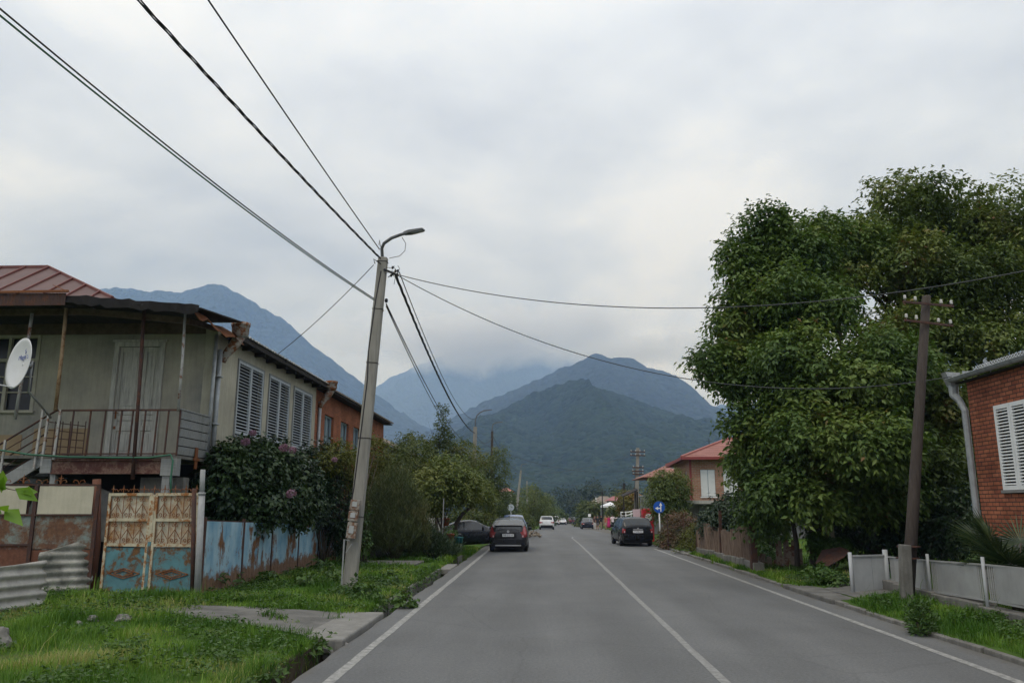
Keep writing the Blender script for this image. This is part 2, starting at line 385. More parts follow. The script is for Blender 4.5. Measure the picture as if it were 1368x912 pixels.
# forested slopes: lumpy canopy
def forest(name, dark, light, size, strength):
    m, nt, b = newmat(name); v = coords(nt)
    vo = nd(nt, 'ShaderNodeTexVoronoi'); vo.inputs['Scale'].default_value = 1 / size
    nt.links.new(v, vo.inputs['Vector'])
    big = noise(nt, v, 1 / (size * 14), 5, .6)
    mixv = nd(nt, 'ShaderNodeMath', operation='MULTIPLY_ADD'); nt.links.new(vo.outputs['Color'], mixv.inputs[0]); mixv.inputs[1].default_value = .5
    h2 = nd(nt, 'ShaderNodeMath', operation='MULTIPLY'); nt.links.new(big, h2.inputs[0]); h2.inputs[1].default_value = .75
    nt.links.new(h2.outputs[0], mixv.inputs[2])
    k = ramp(nt, mixv.outputs[0], [(.25, dark), (.85, light)])
    nt.links.new(k.outputs[0], b.inputs['Base Color']); b.inputs['Roughness'].default_value = 1; b.inputs['Specular IOR Level'].default_value = .05
    inv = nd(nt, 'ShaderNodeMath', operation='SUBTRACT'); inv.inputs[0].default_value = 1; nt.links.new(vo.outputs['Distance'], inv.inputs[1])
    bump(nt, b, inv.outputs[0], 1.0, size * strength)
    return m
M['forest_near'] = forest('forest_canopy', (.005, .013, .010), (.032, .052, .028), 11, 1.3)
M['forest_far'] = forest('far_forest', (.008, .015, .014), (.026, .038, .03), 26, 1.0)

GREEN = {
 'walnut': leafmat('walnut_leaf', [(0, (.036, .075, .017)), (.5, (.092, .158, .033)), (.88, (.165, .22, .048)), (.97, (.15, .13, .03)), (1, (.18, .11, .04))]),
 'walnut2': leafmat('walnut_leaf_yellowish', [(0, (.042, .07, .014)), (.5, (.10, .148, .031)), (.85, (.175, .205, .048)), (.95, (.17, .13, .04)), (1, (.18, .09, .04))]),
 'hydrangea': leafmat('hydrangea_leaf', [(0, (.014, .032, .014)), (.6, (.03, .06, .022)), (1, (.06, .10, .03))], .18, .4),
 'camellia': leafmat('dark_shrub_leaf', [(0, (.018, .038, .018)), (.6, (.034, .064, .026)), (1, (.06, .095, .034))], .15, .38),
 'yellowish': leafmat('yellow_green_leaf', [(0, (.07, .085, .012)), (.6, (.13, .14, .022)), (1, (.20, .17, .03))]),
 'conifer': leafmat('conifer_spray', [(0, (.05, .072, .024)), (.55, (.085, .11, .036)), (1, (.17, .13, .055))], .15, .6),
 'fruit': leafmat('fruit_tree_leaf', [(0, (.045, .075, .016)), (.6, (.10, .14, .028)), (1, (.20, .22, .055))], .3, .4),
 'mixed': leafmat('garden_tree_leaf', [(0, (.042, .068, .018)), (.6, (.088, .12, .032)), (.93, (.15, .165, .045)), (1, (.14, .10, .04))]),
 'willow': leafmat('willow_leaf', [(0, (.06, .085, .02)), (.6, (.11, .14, .03)), (1, (.17, .19, .05))]),
 'burgundy': leafmat('burgundy_shrub_leaf', [(0, (.04, .05, .02)), (.5, (.085, .07, .03)), (1, (.20, .085, .065))]),
 'weed': leafmat('broad_weed_leaf', [(0, (.035, .075, .016)), (.6, (.06, .12, .025)), (1, (.10, .17, .04))]),
 'grass': leafmat('grass_blade', [(0, (.05, .125, .014)), (.45, (.11, .215, .026)), (.8, (.185, .30, .045)), (1, (.33, .32, .13))], .35, .55, .2),
 'forest': leafmat('forest_leaf', [(0, (.014, .028, .010)), (.6, (.03, .048, .016)), (1, (.055, .07, .022))]),
 'palm': leafmat('palm_leaf', [(0, (.022, .045, .018)), (.6, (.04, .07, .026)), (1, (.08, .11, .04))], .15, .4),
 'pink': leafmat('mauve_petal', [(0, (.20, .10, .16)), (.6, (.28, .15, .23)), (1, (.36, .24, .31))], .3, .6),
 'bright': leafmat('sapling_leaf', [(0, (.10, .22, .02)), (1, (.20, .34, .04))], .45, .4),
}

# ------------------------------------------------------------------ the lie of the land
def base(y):                                   # level near the camera, then a gentle fall
    y = np.asarray(y, float)
    t = np.clip(y - 42, 0, None)
    return -0.0145 * np.where(t < 16, t * t / 32, t - 8)
def bz(y):
    return float(base(min(y, 420.)))
def shift(y):                                  # the road bends a little right after the junction
    y = np.asarray(y, float); return 0.046 * np.clip(y - 55, 0, 400)
LE, RE = -2.86, 6.1
DITCH_END = 34.5
def gz(x, y):
    x = np.asarray(x, float); y = np.asarray(y, float)
    xs = x - shift(y); b = base(np.minimum(y, 420.))
    d = np.interp(xs, [-60, -12, -7, -4.5, -3.28, -3.24, -3.20, -2.90, -2.86, 6.1, 6.2, 7.3, 10, 60],
                      [.5, .35, .2, .13, .05, .02, -.36, -.36, -.04, -.04, .07, .13, .2, .4])
    d2 = np.interp(xs, [-60, -12, -7, -4.5, -3.2, -2.86, 6.1, 6.2, 7.3, 10, 60], [.5, .35, .2, .13, .03, -.04, -.04, .03, .1, .2, .4])
    d = np.where(y < DITCH_END, d, d2)
    far = np.clip((y - 60) / 40, 0, 1)
    d = d * (1 - far) + np.where(np.abs(xs - 1.6) < 4.6, -.05, .0) * far
    n = (fbm(x * .9, y * .9, 3, 3) - .5) * .10 + (fbm(x * .2, y * .2, 7, 2) - .5) * .12
    off = np.where((xs < -3.4), np.clip((-3.4 - xs) / 1.0, 0, 1), np.where(xs > 6.3, np.clip((xs - 6.3) / .8, 0, 1), 0))
    dip = np.clip((y - 40.6) / .8, 0, 1) * np.clip((46.6 - y) / .8, 0, 1) * np.clip((-2.9 - xs) / .5, 0, 1) * np.clip((xs + 8.6) / .6, 0, 1)
    b = b - .26 * dip
    flat = ((x > -9.6) & (x < -3.0) & (y > 12.0) & (y < 15.5))
    return b + d + n * off * np.where(flat, .2, 1)
def gzz(x, y): return float(gz(np.array([x]), np.array([y]))[0])

xs = np.concatenate([[-7600, -3000, -1200, -500, -200, -90], np.arange(-60, -12, 3.), np.arange(-12, -3.4, .3),
    [-3.4, -3.28, -3.24, -3.20, -3.05, -2.90, -2.86], np.arange(-2, 6, 1.), [6.1, 6.2, 6.3], np.arange(6.6, 12, .4), np.arange(12, 62, 4.), [90, 200, 500, 1200, 3000, 7600]])
ys = np.concatenate([[-150, -60], np.arange(-24, 60, .4), np.arange(60, 130, 2.), np.arange(130, 430, 10), [500, 700, 1000, 1600, 3000, 5000, 8600]])
XX, YY = np.meshgrid(xs, ys)
SH = np.where(np.abs(XX) < 62, XX + shift(YY), XX)
ZZ = gz(SH, YY)
V = np.stack([SH.ravel(), YY.ravel(), ZZ.ravel()], 1)
nx, ny = len(xs), len(ys)
I = np.arange(nx * ny).reshape(ny, nx)
Fq = np.stack([I[:-1, :-1], I[:-1, 1:], I[1:, 1:], I[1:, :-1]], -1).reshape(-1)
o = npmesh('ground', V, Fq, 4, M['soil']); tag(o, 'grassy verge ground with a road ditch on the left', kind='structure')

def strip(name, x0, x1, y0, y1, dz, mat, step=1.0, jit=0, label=None):
    ys = np.arange(y0, y1 + step * .5, step)
    a = np.array([x0(y) if callable(x0) else x0 for y in ys]) + shift(ys); c = np.array([x1(y) if callable(x1) else x1 for y in ys]) + shift(ys)
    if jit: a = a + (fbm(ys * 1.3, ys * 0, 5, 3) - .5) * jit; c = c + (fbm(ys * 1.1, ys * 0 + 4, 9, 3) - .5) * jit
    z = base(np.minimum(ys, 420)) + dz
    n = len(ys); V = np.concatenate([np.stack([a, ys, z], 1), np.stack([c, ys, z], 1)])
    i = np.arange(n - 1); Fi = np.stack([i, i + n, i + n + 1, i + 1], -1).reshape(-1)
    o = npmesh(name, V, Fi, 4, mat); return tag(o, label, kind='structure')
strip('road', LE, RE, -24, 420, 0, M['asphalt'], .5, .12, 'worn grey asphalt two lane road')
strip('side_road', 5.0, 34, 76, 106, -.006, M['asphalt'], 2)
strip('side_road', -26, -1.6, 88, 99, -.006, M['asphalt'], 2)
strip('road_marking', -2.51, -2.38, -20, 41, .004, M['paint'], .5, .03, 'worn white edge line along the left side')
strip('road_marking', 2.055, 2.165, -20, 60, .004, M['paint2'], .5, .03, 'worn white centre line')
strip('road_marking', 5.43, 5.55, -20, 40, .004, M['paint'], .5, .03, 'worn white edge line along the right side')

# ditch wall, culvert slabs, kerb, entrance paths
mb = MB()
rnd = random.Random(4)
y = 3.0
while y < DITCH_END:
    l = rnd.uniform(1.1, 1.9)
    if not (y < 9.4 or 10.2 < y < 15.9 or 26.2 < y < 28.8 or rnd.random() < .4):
        mb.box((-3.235 + rnd.uniform(-.015, .015), y + l / 2, -.17), (.08, l - .03, .44 + rnd.uniform(-.05, .05)), rnd.uniform(-.012, .012))
    y += l
tag(mb.build('ditch_wall', M['old_concrete'], bevel=.012), 'weathered concrete wall slabs lining the roadside ditch', kind='structure')
def slab(name, poly, z0, z1, mat, label, bev=.03):
    b = MB(); n = len(poly)
    b.prism([(x, y, z0) for x, y in poly], (0, 0, z1 - z0))
    o = b.build(name, mat, bevel=bev); tag(o, label, kind='structure'); return o
slab('path', [(-3.5, 12.3), (-2.885, 12.15), (-2.885, 15.25), (-3.95, 15.35)], -.14, .085, M['concrete'], 'pale concrete culvert slab crossing the ditch at the rusty gate')
gx_, gy_ = np.meshgrid(np.linspace(-8.2, -3.5, 44), np.linspace(0, 1, 24)); ya_ = np.interp(gx_, [-8.2, -6.8, -3.5], [14.5, 14.2, 12.35]) + .25 * fbm(gx_ * 1.5, gx_ * 0, 4, 3); yb_ = 15.0 + .35 * fbm(gx_ * 1.3, gx_ * 0 + 9, 5, 3)
gyy = ya_ + (yb_ - ya_) * gy_; I_ = np.arange(gx_.size).reshape(gx_.shape)
tag(npmesh('path', np.stack([gx_.ravel(), gyy.ravel(), gz(gx_, gyy).ravel() + .014], 1), np.stack([I_[:-1, :-1], I_[:-1, 1:], I_[1:, 1:], I_[1:, :-1]], -1).reshape(-1), 4, M['path']), 'broken grey concrete path to the rusty gate', kind='structure')
slab('path', [(-4.1, 26.4), (-2.885, 26.3), (-2.885, 28.6), (-4.0, 28.6)], -.14, .035, M['concrete'], 'concrete culvert slab beside the flower pots')
slab('path', [(-7.0, 26.6), (-4.08, 26.45), (-4.05, 28.5), (-7, 28.5)], -.1, .16, M['path'], 'grey path to the lime green post', .02)
gx_, gy_ = np.meshgrid(np.linspace(6.6, 8.3, 18), np.linspace(17.7, 19.9, 20)); I_ = np.arange(gx_.size).reshape(gx_.shape)
tag(npmesh('path', np.stack([gx_.ravel(), gy_.ravel() + (gx_.ravel() - 7) * .5, gz(gx_, gy_ + (gx_ - 7) * .5).ravel() + .012], 1), np.stack([I_[:-1, :-1], I_[:-1, 1:], I_[1:, 1:], I_[1:, :-1]], -1).reshape(-1), 4, M['path']), 'trodden grey ground before the pale metal gate', kind='structure')
slab('path', [(6.02, 17.5), (7.2, 17.7), (7.6, 18.9), (6.9, 20.6), (6.02, 20.9)], -.1, .1, M['path'], 'grey concrete entrance slab at the pale metal gate')
slab('path', [(6.0, 34.6), (7.2, 34.8), (7.0, 36.6), (5.95, 36.6)], -.1, .09, M['concrete'], 'small concrete slab near the parked black car')
mb = MB(); y = 5.
while y < 40:
    l = rnd.uniform(.5, 1.3)
    if not (17.2 < y < 20.5): mb.box((6.15 + rnd.uniform(-.03, .03), y + l / 2, .01), (.13, l - .03, .12 + rnd.uniform(-.03, .03)), rnd.uniform(-.03, .03))
    y += l
tag(mb.build('kerb', M['old_concrete'], bevel=.015), 'broken low stone kerb along the right verge', kind='structure')

# ------------------------------------------------------------------ sky and light
w = bpy.data.worlds.new('World'); SC.world = w; w.use_nodes = True
nt = w.node_tree; bg = nt.nodes['Background']
sky = nd(nt, 'ShaderNodeTexSky'); sky.sky_type = 'NISHITA'; sky.sun_disc = False
SUN_EL, SUN_AZ = R(58), R(215)
sky.sun_elevation = SUN_EL; sky.sun_rotation = SUN_AZ
tc = nd(nt, 'ShaderNodeTexCoord'); sp = nd(nt, 'ShaderNodeSeparateXYZ'); nt.links.new(tc.outputs['Generated'], sp.inputs[0])
zz = nd(nt, 'ShaderNodeMath', operation='MAXIMUM'); nt.links.new(sp.outputs[2], zz.inputs[0]); zz.inputs[1].default_value = 0
za = nd(nt, 'ShaderNodeMath', operation='ADD'); nt.links.new(zz.outputs[0], za.inputs[0]); za.inputs[1].default_value = .22
cv = []
for k in (0, 1):
    dv = nd(nt, 'ShaderNodeMath', operation='DIVIDE'); nt.links.new(sp.outputs[k], dv.inputs[0]); nt.links.new(za.outputs[0], dv.inputs[1]); cv.append(dv.outputs[0])
cb = nd(nt, 'ShaderNodeCombineXYZ'); nt.links.new(cv[0], cb.inputs[0]); nt.links.new(cv[1], cb.inputs[1])
off = nd(nt, 'ShaderNodeMapping'); off.inputs['Location'].default_value = (3.3, 1.7, 0); nt.links.new(cb.outputs[0], off.inputs[0])
n1 = noise(nt, off.outputs[0], 1.0, 7, .5, .5)
n2 = noise(nt, off.outputs[0], 3.1, 6, .55, .2)
ad = nd(nt, 'ShaderNodeMath', operation='MULTIPLY_ADD'); nt.links.new(n2, ad.inputs[0]); ad.inputs[1].default_value = .42; nt.links.new(n1, ad.inputs[2])
SKYK = 1.0
cl = ramp(nt, ad.outputs[0], [(.43, (.43, .475, .56)), (.56, (.59, .64, .735)), (.68, (.72, .775, .87)), (.82, (.91, .945, 1.0))])
# an overcast sky grows brighter towards the zenith
gr = nd(nt, 'ShaderNodeMath', operation='MULTIPLY_ADD'); nt.links.new(zz.outputs[0], gr.inputs[0]); gr.inputs[1].default_value = 6.6; gr.inputs[2].default_value = 5.1
sc_ = nd(nt, 'ShaderNodeVectorMath', operation='SCALE'); nt.links.new(cl.outputs[0], sc_.inputs[0]); nt.links.new(gr.outputs[0], sc_.inputs['Scale'])
mx = mixc(nt, .94, sky.outputs[0], sc_.outputs[0])
nt.links.new(mx, bg.inputs[0]); bg.inputs[1].default_value = .145
sl = bpy.data.lights.new('sun', 'SUN'); sl.energy = 1.15; sl.angle = R(25); sl.color = (1, .92, .80)
so = bpy.data.objects.new('sun', sl); COL.objects.link(so)
# NISHITA rotation is measured clockwise from +Y
sd = Vector((math.sin(SUN_AZ) * math.cos(SUN_EL), math.cos(SUN_AZ) * math.cos(SUN_EL), math.sin(SUN_EL)))
so.rotation_euler = sd.to_track_quat('Z', 'Y').to_euler(); so.location = (0, 0, 60)

# ------------------------------------------------------------------ mountains: real distances, ridges with spurs
def mountain(name, prof, D, W, mat, label, dx, dy, seed, spur=.12, pw=1.25, lump=0, lsize=12, back=.6, x_pad=.25):
    P = [ay(px, py, D) for px, py in prof]
    pxs = np.array([p.x for p in P]); pz = np.array([p.z for p in P])
    xs = np.arange(pxs[0], pxs[-1] + dx, dx); ys = np.concatenate([np.arange(D - W, D, dy), np.arange(D, D + W * back, dy * 2)])
    X, Y = np.meshgrid(xs, ys)
    g = -8.
    # spurs wander the ridge towards the viewer and down
    t = np.clip((D - Y) / W, 0, 1); tb = np.clip((Y - D) / (W * back), 0, 1)
    wx = X + (fbm(X / (W * .35), Y / (W * .35), seed, 3) - .5) * W * .35 * t
    zr = np.interp(wx, pxs, pz)
    zr = zr + (fbm(X / (W * .05), X * 0, seed + 3, 4) - .5) * (pz.max()) * .022
    f = (1 - t ** 1.0) ** pw * (1 - tb)
    rid = 1 - np.abs(2 * fbm(X / (W * .22), Y / (W * .5), seed + 11, 4) - 1)
    z = g + (zr - g) * f * (1 + (rid - .75) * spur * 4 * np.clip(t * 5, 0, 1) * (1 - t))
    if lump: z = z + (vnoise(X / lsize, Y / lsize, seed + 5) - .3) * lump * np.clip(f * 6, 0, 1) + (vnoise(X / lsize * 2.3, Y / lsize * 2.3, seed + 6) - .5) * lump * .5 * np.clip(f * 6, 0, 1)
    ny, nx = X.shape
    I = np.arange(nx * ny).reshape(ny, nx)
    Fq = np.stack([I[:-1, :-1], I[:-1, 1:], I[1:, 1:], I[1:, :-1]], -1).reshape(-1)
    o = npmesh(name, np.stack([X.ravel(), Y.ravel(), z.ravel()], 1), Fq, 4, mat, smooth=True)
    return tag(o, label, kind='structure')
mountain('hill', [(430, 676), (520, 640), (600, 588), (640, 566), (700, 531), (735, 517), (762, 511), (790, 516), (830, 527), (880, 545), (930, 566), (990, 590), (1060, 618), (1180, 660), (1260, 676)],
         1700, 960, M['forest_near'], 'rounded wooded hill in front of the higher ridges', 5.0, 6.5, 21, .26, 1.15, 7.5, 12)
mountain('mountain', [(420, 672), (560, 585), (640, 540), (700, 515), (745, 496), (775, 484), (797, 470), (815, 481), (838, 477), (862, 490), (900, 500), (922, 516), (945, 540), (990, 556), (1060, 590), (1200, 640), (1300, 674)],
         3000, 1500, M['forest_far'], 'peaked ridge rising right behind the wooded hill', 12, 18, 42, .10, 1.2, 12, 24)
mountain('mountain', [(-420, 470), (-200, 420), (0, 400), (110, 384), (150, 386), (185, 389), (240, 391), (272, 382), (296, 379), (330, 400), (372, 424), (420, 462), (470, 502), (520, 540), (585, 580), (640, 618), (740, 670)],
         3800, 1700, M['forest_far'], 'long blue mountain descending from the left', 14, 20, 63, .14, 1.15, 12, 26)
mountain('mountain', [(380, 640), (440, 560), (520, 505), (600, 470), (650, 462), (690, 455), (730, 470), (790, 478), (850, 500), (930, 540), (1040, 560), (1150, 600), (1300, 660)],
         6800, 2200, M['forest_far'], 'farthest hazy ridge fading into the cloud', 26, 40, 84, .14, 1.2, 14, 40)
mountain('mountain', [(900, 600), (960, 540), (1000, 545), (1060, 500), (1160, 470), (1300, 450), (1500, 470), (1700, 560)],
         5200, 1700, M['forest_far'], 'hazy slope on the right behind the walnut tree', 26, 40, 95, .14, 1.2, 14, 40)

# ------------------------------------------------------------------ the air
mb = MB(); mb.bb(-7900, 7900, -400, 9400, -40, 1560)
m = bpy.data.materials.new('haze_air'); m.use_nodes = True; nt = m.node_tree
nt.nodes.remove(nt.nodes['Principled BSDF'])
pv = nd(nt, 'ShaderNodeVolumePrincipled'); pv.inputs['Color'].default_value = (.38, .58, 1.0, 1); pv.inputs['Absorption Color'].default_value = (1, 1, 1, 1); pv.inputs['Density'].default_value = HAZE = 2.05e-4
pv.inputs['Anisotropy'].default_value = .0
nt.links.new(pv.outputs[0], nt.nodes['Material Output'].inputs['Volume'])
tag(mb.build('haze', m), 'thin bluish haze filling the valley air', kind='stuff')

# cloud that clings to the high ridges
def ridge_cloud(name, px, py, D, rx, ry, rz, dens, scale, seed, label):
    c = ay(px, py, D); bm = bmesh.new(); bmesh.ops.create_icosphere(bm, subdivisions=4, radius=1)
    for v in bm.verts: v.co = Vector((v.co.x * rx, v.co.y * ry, v.co.z * rz))
    me = bpy.data.meshes.new(name); bm.to_mesh(me); bm.free(); o = bpy.data.objects.new(name, me); COL.objects.link(o); o.location = c
    m = bpy.data.materials.new('ridge_cloud'); m.use_nodes = True; nt = m.node_tree; nt.nodes.remove(nt.nodes['Principled BSDF'])
    pv = nd(nt, 'ShaderNodeVolumePrincipled'); pv.inputs['Color'].default_value = (.985, .99, .995, 1); pv.inputs['Absorption Color'].default_value = (1, 1, 1, 1); pv.inputs['Anisotropy'].default_value = .7
    t = nd(nt, 'ShaderNodeTexCoord'); mp = nd(nt, 'ShaderNodeMapping'); mp.inputs['Scale'].default_value = (1 / rx, 1 / ry, 1 / rz); nt.links.new(t.outputs['Object'], mp.inputs[0])
    ln = nd(nt, 'ShaderNodeVectorMath', operation='LENGTH'); nt.links.new(mp.outputs[0], ln.inputs[0])
    n = noise(nt, t.outputs['Object'], scale, 4, .6, .3)
    a = nd(nt, 'ShaderNodeMath', operation='MULTIPLY_ADD'); nt.links.new(ln.outputs['Value'], a.inputs[0]); a.inputs[1].default_value = -.75; nt.links.new(n, a.inputs[2])
    r = ramp(nt, a.outputs[0], [(0.0, (0, 0, 0)), (.28, (1, 1, 1))])
    k = nd(nt, 'ShaderNodeMath', operation='MULTIPLY'); nt.links.new(r.outputs[0], k.inputs[0]); k.inputs[1].default_value = dens; nt.links.new(k.outputs[0], pv.inputs['Density'])
    nt.links.new(pv.outputs[0], nt.nodes['Material Output'].inputs['Volume']); me.materials.append(m)
    return tag(o, label, kind='stuff')
ridge_cloud('ridge_cloud', 660, 448, 5400, 1900, 420, 360, .009, .0022, 1, 'pale cloud lying on the farthest ridge')
ridge_cloud('ridge_cloud', 850, 468, 3150, 520, 160, 105, .014, .006, 2, 'cloud wisps round the peaked ridge')
# ------------------------------------------------------------------ foliage
def leaf_block(C, D, N, L, Wd, fold=.25):
    """kite leaves: base C, direction D, normal N, length L, width Wd (all arrays)"""
    S = np.cross(D, N); S /= np.linalg.norm(S, axis=1, keepdims=True) + 1e-9
    N2 = np.cross(S, D)
    L = L[:, None]; Wd = Wd[:, None]
    mid = C + D * L * .42
    a = mid - S * Wd * .5 + N2 * Wd * fold; b_ = mid + S * Wd * .5 + N2 * Wd * fold
    tip = C + D * L - N2 * L * .06
    V = np.stack([C, a, tip, b_], 1).reshape(-1, 3)
    n = len(C); i = np.arange(n) * 4
    Fi = np.stack([i, i + 2, i + 1, i, i + 3, i + 2], -1).reshape(-1)
    return V, Fi
def unit(v): return v / (np.linalg.norm(v, axis=1, keepdims=True) + 1e-9)

def crown(name, mat, parent, lobes, clusters, per, L, W, seed=1, droop=.5, spread=.28, shell=.55, rag=.25, loc=None, up=0., zmin=None, sprig=True, sub=0, subr=.45):
    """sprays of leaves through the outer volume of ragged lobes (cx,cy,cz,rx,ry,rz)"""
    rg = np.random.default_rng(seed)
    lo = np.array(lobes, float)
    if sub:                                    # break every lobe into smaller clumps over its surface
        ll = [(*l[:3], *(l[3:] * .56)) for l in lo]
        for l in lo:
            for q in range(sub):
                dd = rg.normal(size=3); dd /= np.linalg.norm(dd); dd[2] = dd[2] * .8 + .12; f = subr * rg.uniform(.7, 1.25)
                ll.append((*(l[:3] + dd * l[3:] * rg.uniform(.62, .9)), *(l[3:] * f * np.array([1.1, 1.1, .72]))))
        lo = np.array(ll)
    wt = (lo[:, 3] * lo[:, 4] * lo[:, 5]) ** .667; wt /= wt.sum()
    k = rg.choice(len(lo), clusters, p=wt); q = lo[k]
    d = unit(rg.normal(size=(clusters, 3)))
    # ragged outline: radius depends on direction through noise
    rn = fbm(np.arctan2(d[:, 1], d[:, 0]) * 2.2 + k * 13.1, d[:, 2] * 3.0 + k * 7.7, seed, 3)
    rad = (shell + (1 - shell) * np.sqrt(rg.random(clusters))) * (1 - rag + 2 * rag * rn)
    P = q[:, :3] + d * rad[:, None] * q[:, 3:6]
    if zmin is not None:
        keep = P[:, 2] > zmin; P, d, k = P[keep], d[keep], k[keep]
    n = len(P)
    ax = unit(d * .8 + rg.normal(size=(n, 3)) * .55 + np.array([0, 0, up - droop * .5]))
    tone = np.clip(.5 + (fbm(P[:, 0] * .8 + 5, P[:, 2] * .8 + P[:, 1] * .5, seed + 2, 3) - .5) * 1.6 + rg.normal(size=n) * .1, 0, 1)
    m = n * per
    j = np.tile(np.arange(per), n) / max(1, per - 1)
    Pc = np.repeat(P, per, 0); A = np.repeat(ax, per, 0)
    s = np.where(np.arange(m) % 2 == 0, 1., -1.)[:, None]
    side = unit(np.cross(A, np.tile([0, 0, 1.], (m, 1)) + rg.normal(size=(m, 3)) * .15))
    if sprig:
        C = Pc + A * (j[:, None] * spread * 1.6) - np.array([0, 0, 1.]) * (j[:, None] ** 2 * spread * droop) + rg.normal(size=(m, 3)) * spread * .25
        D = unit(A * .6 + side * s * .8 + np.array([0, 0, -droop]) + rg.normal(size=(m, 3)) * .3)
    else:
        C = Pc + rg.normal(size=(m, 3)) * spread; D = unit(A + rg.normal(size=(m, 3)) * .7)
    N = unit(np.tile([0, 0, 1.], (m, 1)) + A * .5 + rg.normal(size=(m, 3)) * .45)
    Ls = L * (.65 + .6 * rg.random(m)); Ws = W * (.65 + .6 * rg.random(m))
    V, Fi = leaf_block(C, D, N, Ls, Ws)
    t = np.clip(np.repeat(tone, per) * .75 + rg.random(m) * .25 + (rg.random(m) > .985) * .3, 0, 1)
    return npmesh(name, V, Fi, 3, mat, parent, loc, np.repeat(t, 4))

def limbs(base_p, tops, r0, seed=1, wob=.15, fork=.35, trunk_top=None):
    """a tapered trunk that forks to every lobe centre"""
    rg = random.Random(seed); mb = MB(); bp = Vector(base_p)
    mean = sum((Vector(t) for t in tops), Vector()) / len(tops)
    f = Vector(trunk_top) if trunk_top else bp.lerp(mean, fork)
    pts = [bp - Vector((0, 0, .3)), bp + Vector((0, 0, .05))] + [bp.lerp(f, t) + Vector((rg.uniform(-wob, wob), rg.uniform(-wob, wob), 0)) * .6 for t in (.35, .7)] + [f]
    mb.tube(pts, [r0 * 1.45, r0 * 1.2, r0, r0 * .9, r0 * .75], 9)
    for t in tops:
        t = Vector(t); L = (t - f).length
        mid = f.lerp(t, .5) + Vector((rg.uniform(-1, 1), rg.uniform(-1, 1), rg.uniform(0, 1))) * L * .12
        mb.tube([f, f.lerp(mid, .5), mid, t], [r0 * .55, r0 * .45, r0 * .3, r0 * .07], 6)
        for q in range(3):
            e = mid.lerp(t, .75) + Vector((rg.uniform(-1, 1), rg.uniform(-1, 1), rg.uniform(-.6, .2))) * min(L * .28, .7)
            mb.tube([mid, mid.lerp(e, .5) + Vector((0, 0, L * .03)), e], [r0 * .22, r0 * .14, r0 * .03], 5)
    return mb

def tree(name, label, basep, lobes, mat, clusters, per, L, W, r0, seed, group=None, cat='tree', trunk_top=None, fork=.35, **kw):
    t = thing(name, label, cat, basep, group)
    limbs(basep, [l[:3] for l in lobes], r0, seed, trunk_top=trunk_top, fork=fork).build('trunk', M['bark'], t, True, fix=False)
    crown('crown', mat, t, lobes, clusters, per, L, W, seed, **kw)
    return t
def lob(px, py, Y, r, rz=None, ry=None):
    """a lobe of r px (as seen) round the pixel, standing at distance Y"""
    c = ay(px, py, Y); s = F / ((c - Vector((0, 0, EYE))).dot(FW))
    return (c.x, c.y, c.z, r / s, (ry or r) / s, (rz or r) / s)
def bush(name, label, lobes, mat, clusters, per, L, W, seed, group=None, cat='shrub', stems=True, **kw):
    bx_ = sum(l[0] for l in lobes) / len(lobes); by_ = sum(l[1] for l in lobes) / len(lobes)
    bp = (bx_, by_, gzz(bx_, by_))
    t = thing(name, label, cat, bp, group)
    mb = MB(); rg = random.Random(seed)
    for l in lobes:
        for q in range(3):
            e = Vector(l[:3]) + Vector((rg.uniform(-.5, .5) * l[3], rg.uniform(-.5, .5) * l[4], rg.uniform(0, .6) * l[5]))
            s = Vector((bx_ + rg.uniform(-.12, .12), by_ + rg.uniform(-.12, .12), bp[2] - .15))
            mb.tube([s, s.lerp(e, .5) + Vector((rg.uniform(-.1, .1), rg.uniform(-.1, .1), .1)), e], [.03, .02, .006], 5)
    mb.build('stem', M['bark'], t, True, fix=False)
    crown('foliage', mat, t, lobes, clusters, per, L, W, seed, **kw)
    return t

# ================================================================== LEFT SIDE
def text_mesh(s, size, origin, xdir, ydir, depth=.003):
    """lettering as vertices and faces in the plane xdir / ydir"""
    cu = bpy.data.curves.new('t', 'FONT'); cu.body = s; cu.size = size; cu.align_x = 'CENTER'; cu.align_y = 'CENTER'; cu.extrude = depth
    ob = bpy.data.objects.new('t', cu); COL.objects.link(ob)
    me = bpy.data.meshes.new_from_object(ob.evaluated_get(bpy.context.evaluated_depsgraph_get()))
    bpy.data.objects.remove(ob)
    x, y = Vector(xdir).normalized(), Vector(ydir).normalized(); n = x.cross(y); o = Vector(origin)
    r = ([o + x * v.co.x + y * v.co.y + n * v.co.z for v in me.vertices], [tuple(p.vertices) for p in me.polygons])
    bpy.data.meshes.remove(me); return r

def louvre_shutter(mb, x, y0, y1, z0, z1, sgn, slats=20, fr=.06, t=.05):
    """double-leaf louvred shutter on a wall facing +-X; sgn is the outward direction"""
    xm = x + sgn * t / 2; ym = (y0 + y1) / 2
    for a, c in ((y0, ym - .006), (ym + .006, y1)):
        mb.bb(x, x + sgn * t, a, a + fr, z0, z1); mb.bb(x, x + sgn * t, c - fr, c, z0, z1)
        mb.bb(x, x + sgn * t * .96, a + fr, c - fr, z0, z0 + fr * 1.2); mb.bb(x, x + sgn * t * .96, a + fr, c - fr, z1 - fr * 1.2, z1)
        for k in range(slats):
            z = z0 + fr * 1.2 + (k + .5) * (z1 - z0 - 2.4 * fr) / slats
            mm = Matrix.Rotation(sgn * R(38), 3, 'Y')
            mb.box((xm, (a + c) / 2, z), (t * 1.0, c - a - 2 * fr, .012), m=mm)

XW = -8.2; YC = 19.6; YB = 17.85; ZF = 3.12
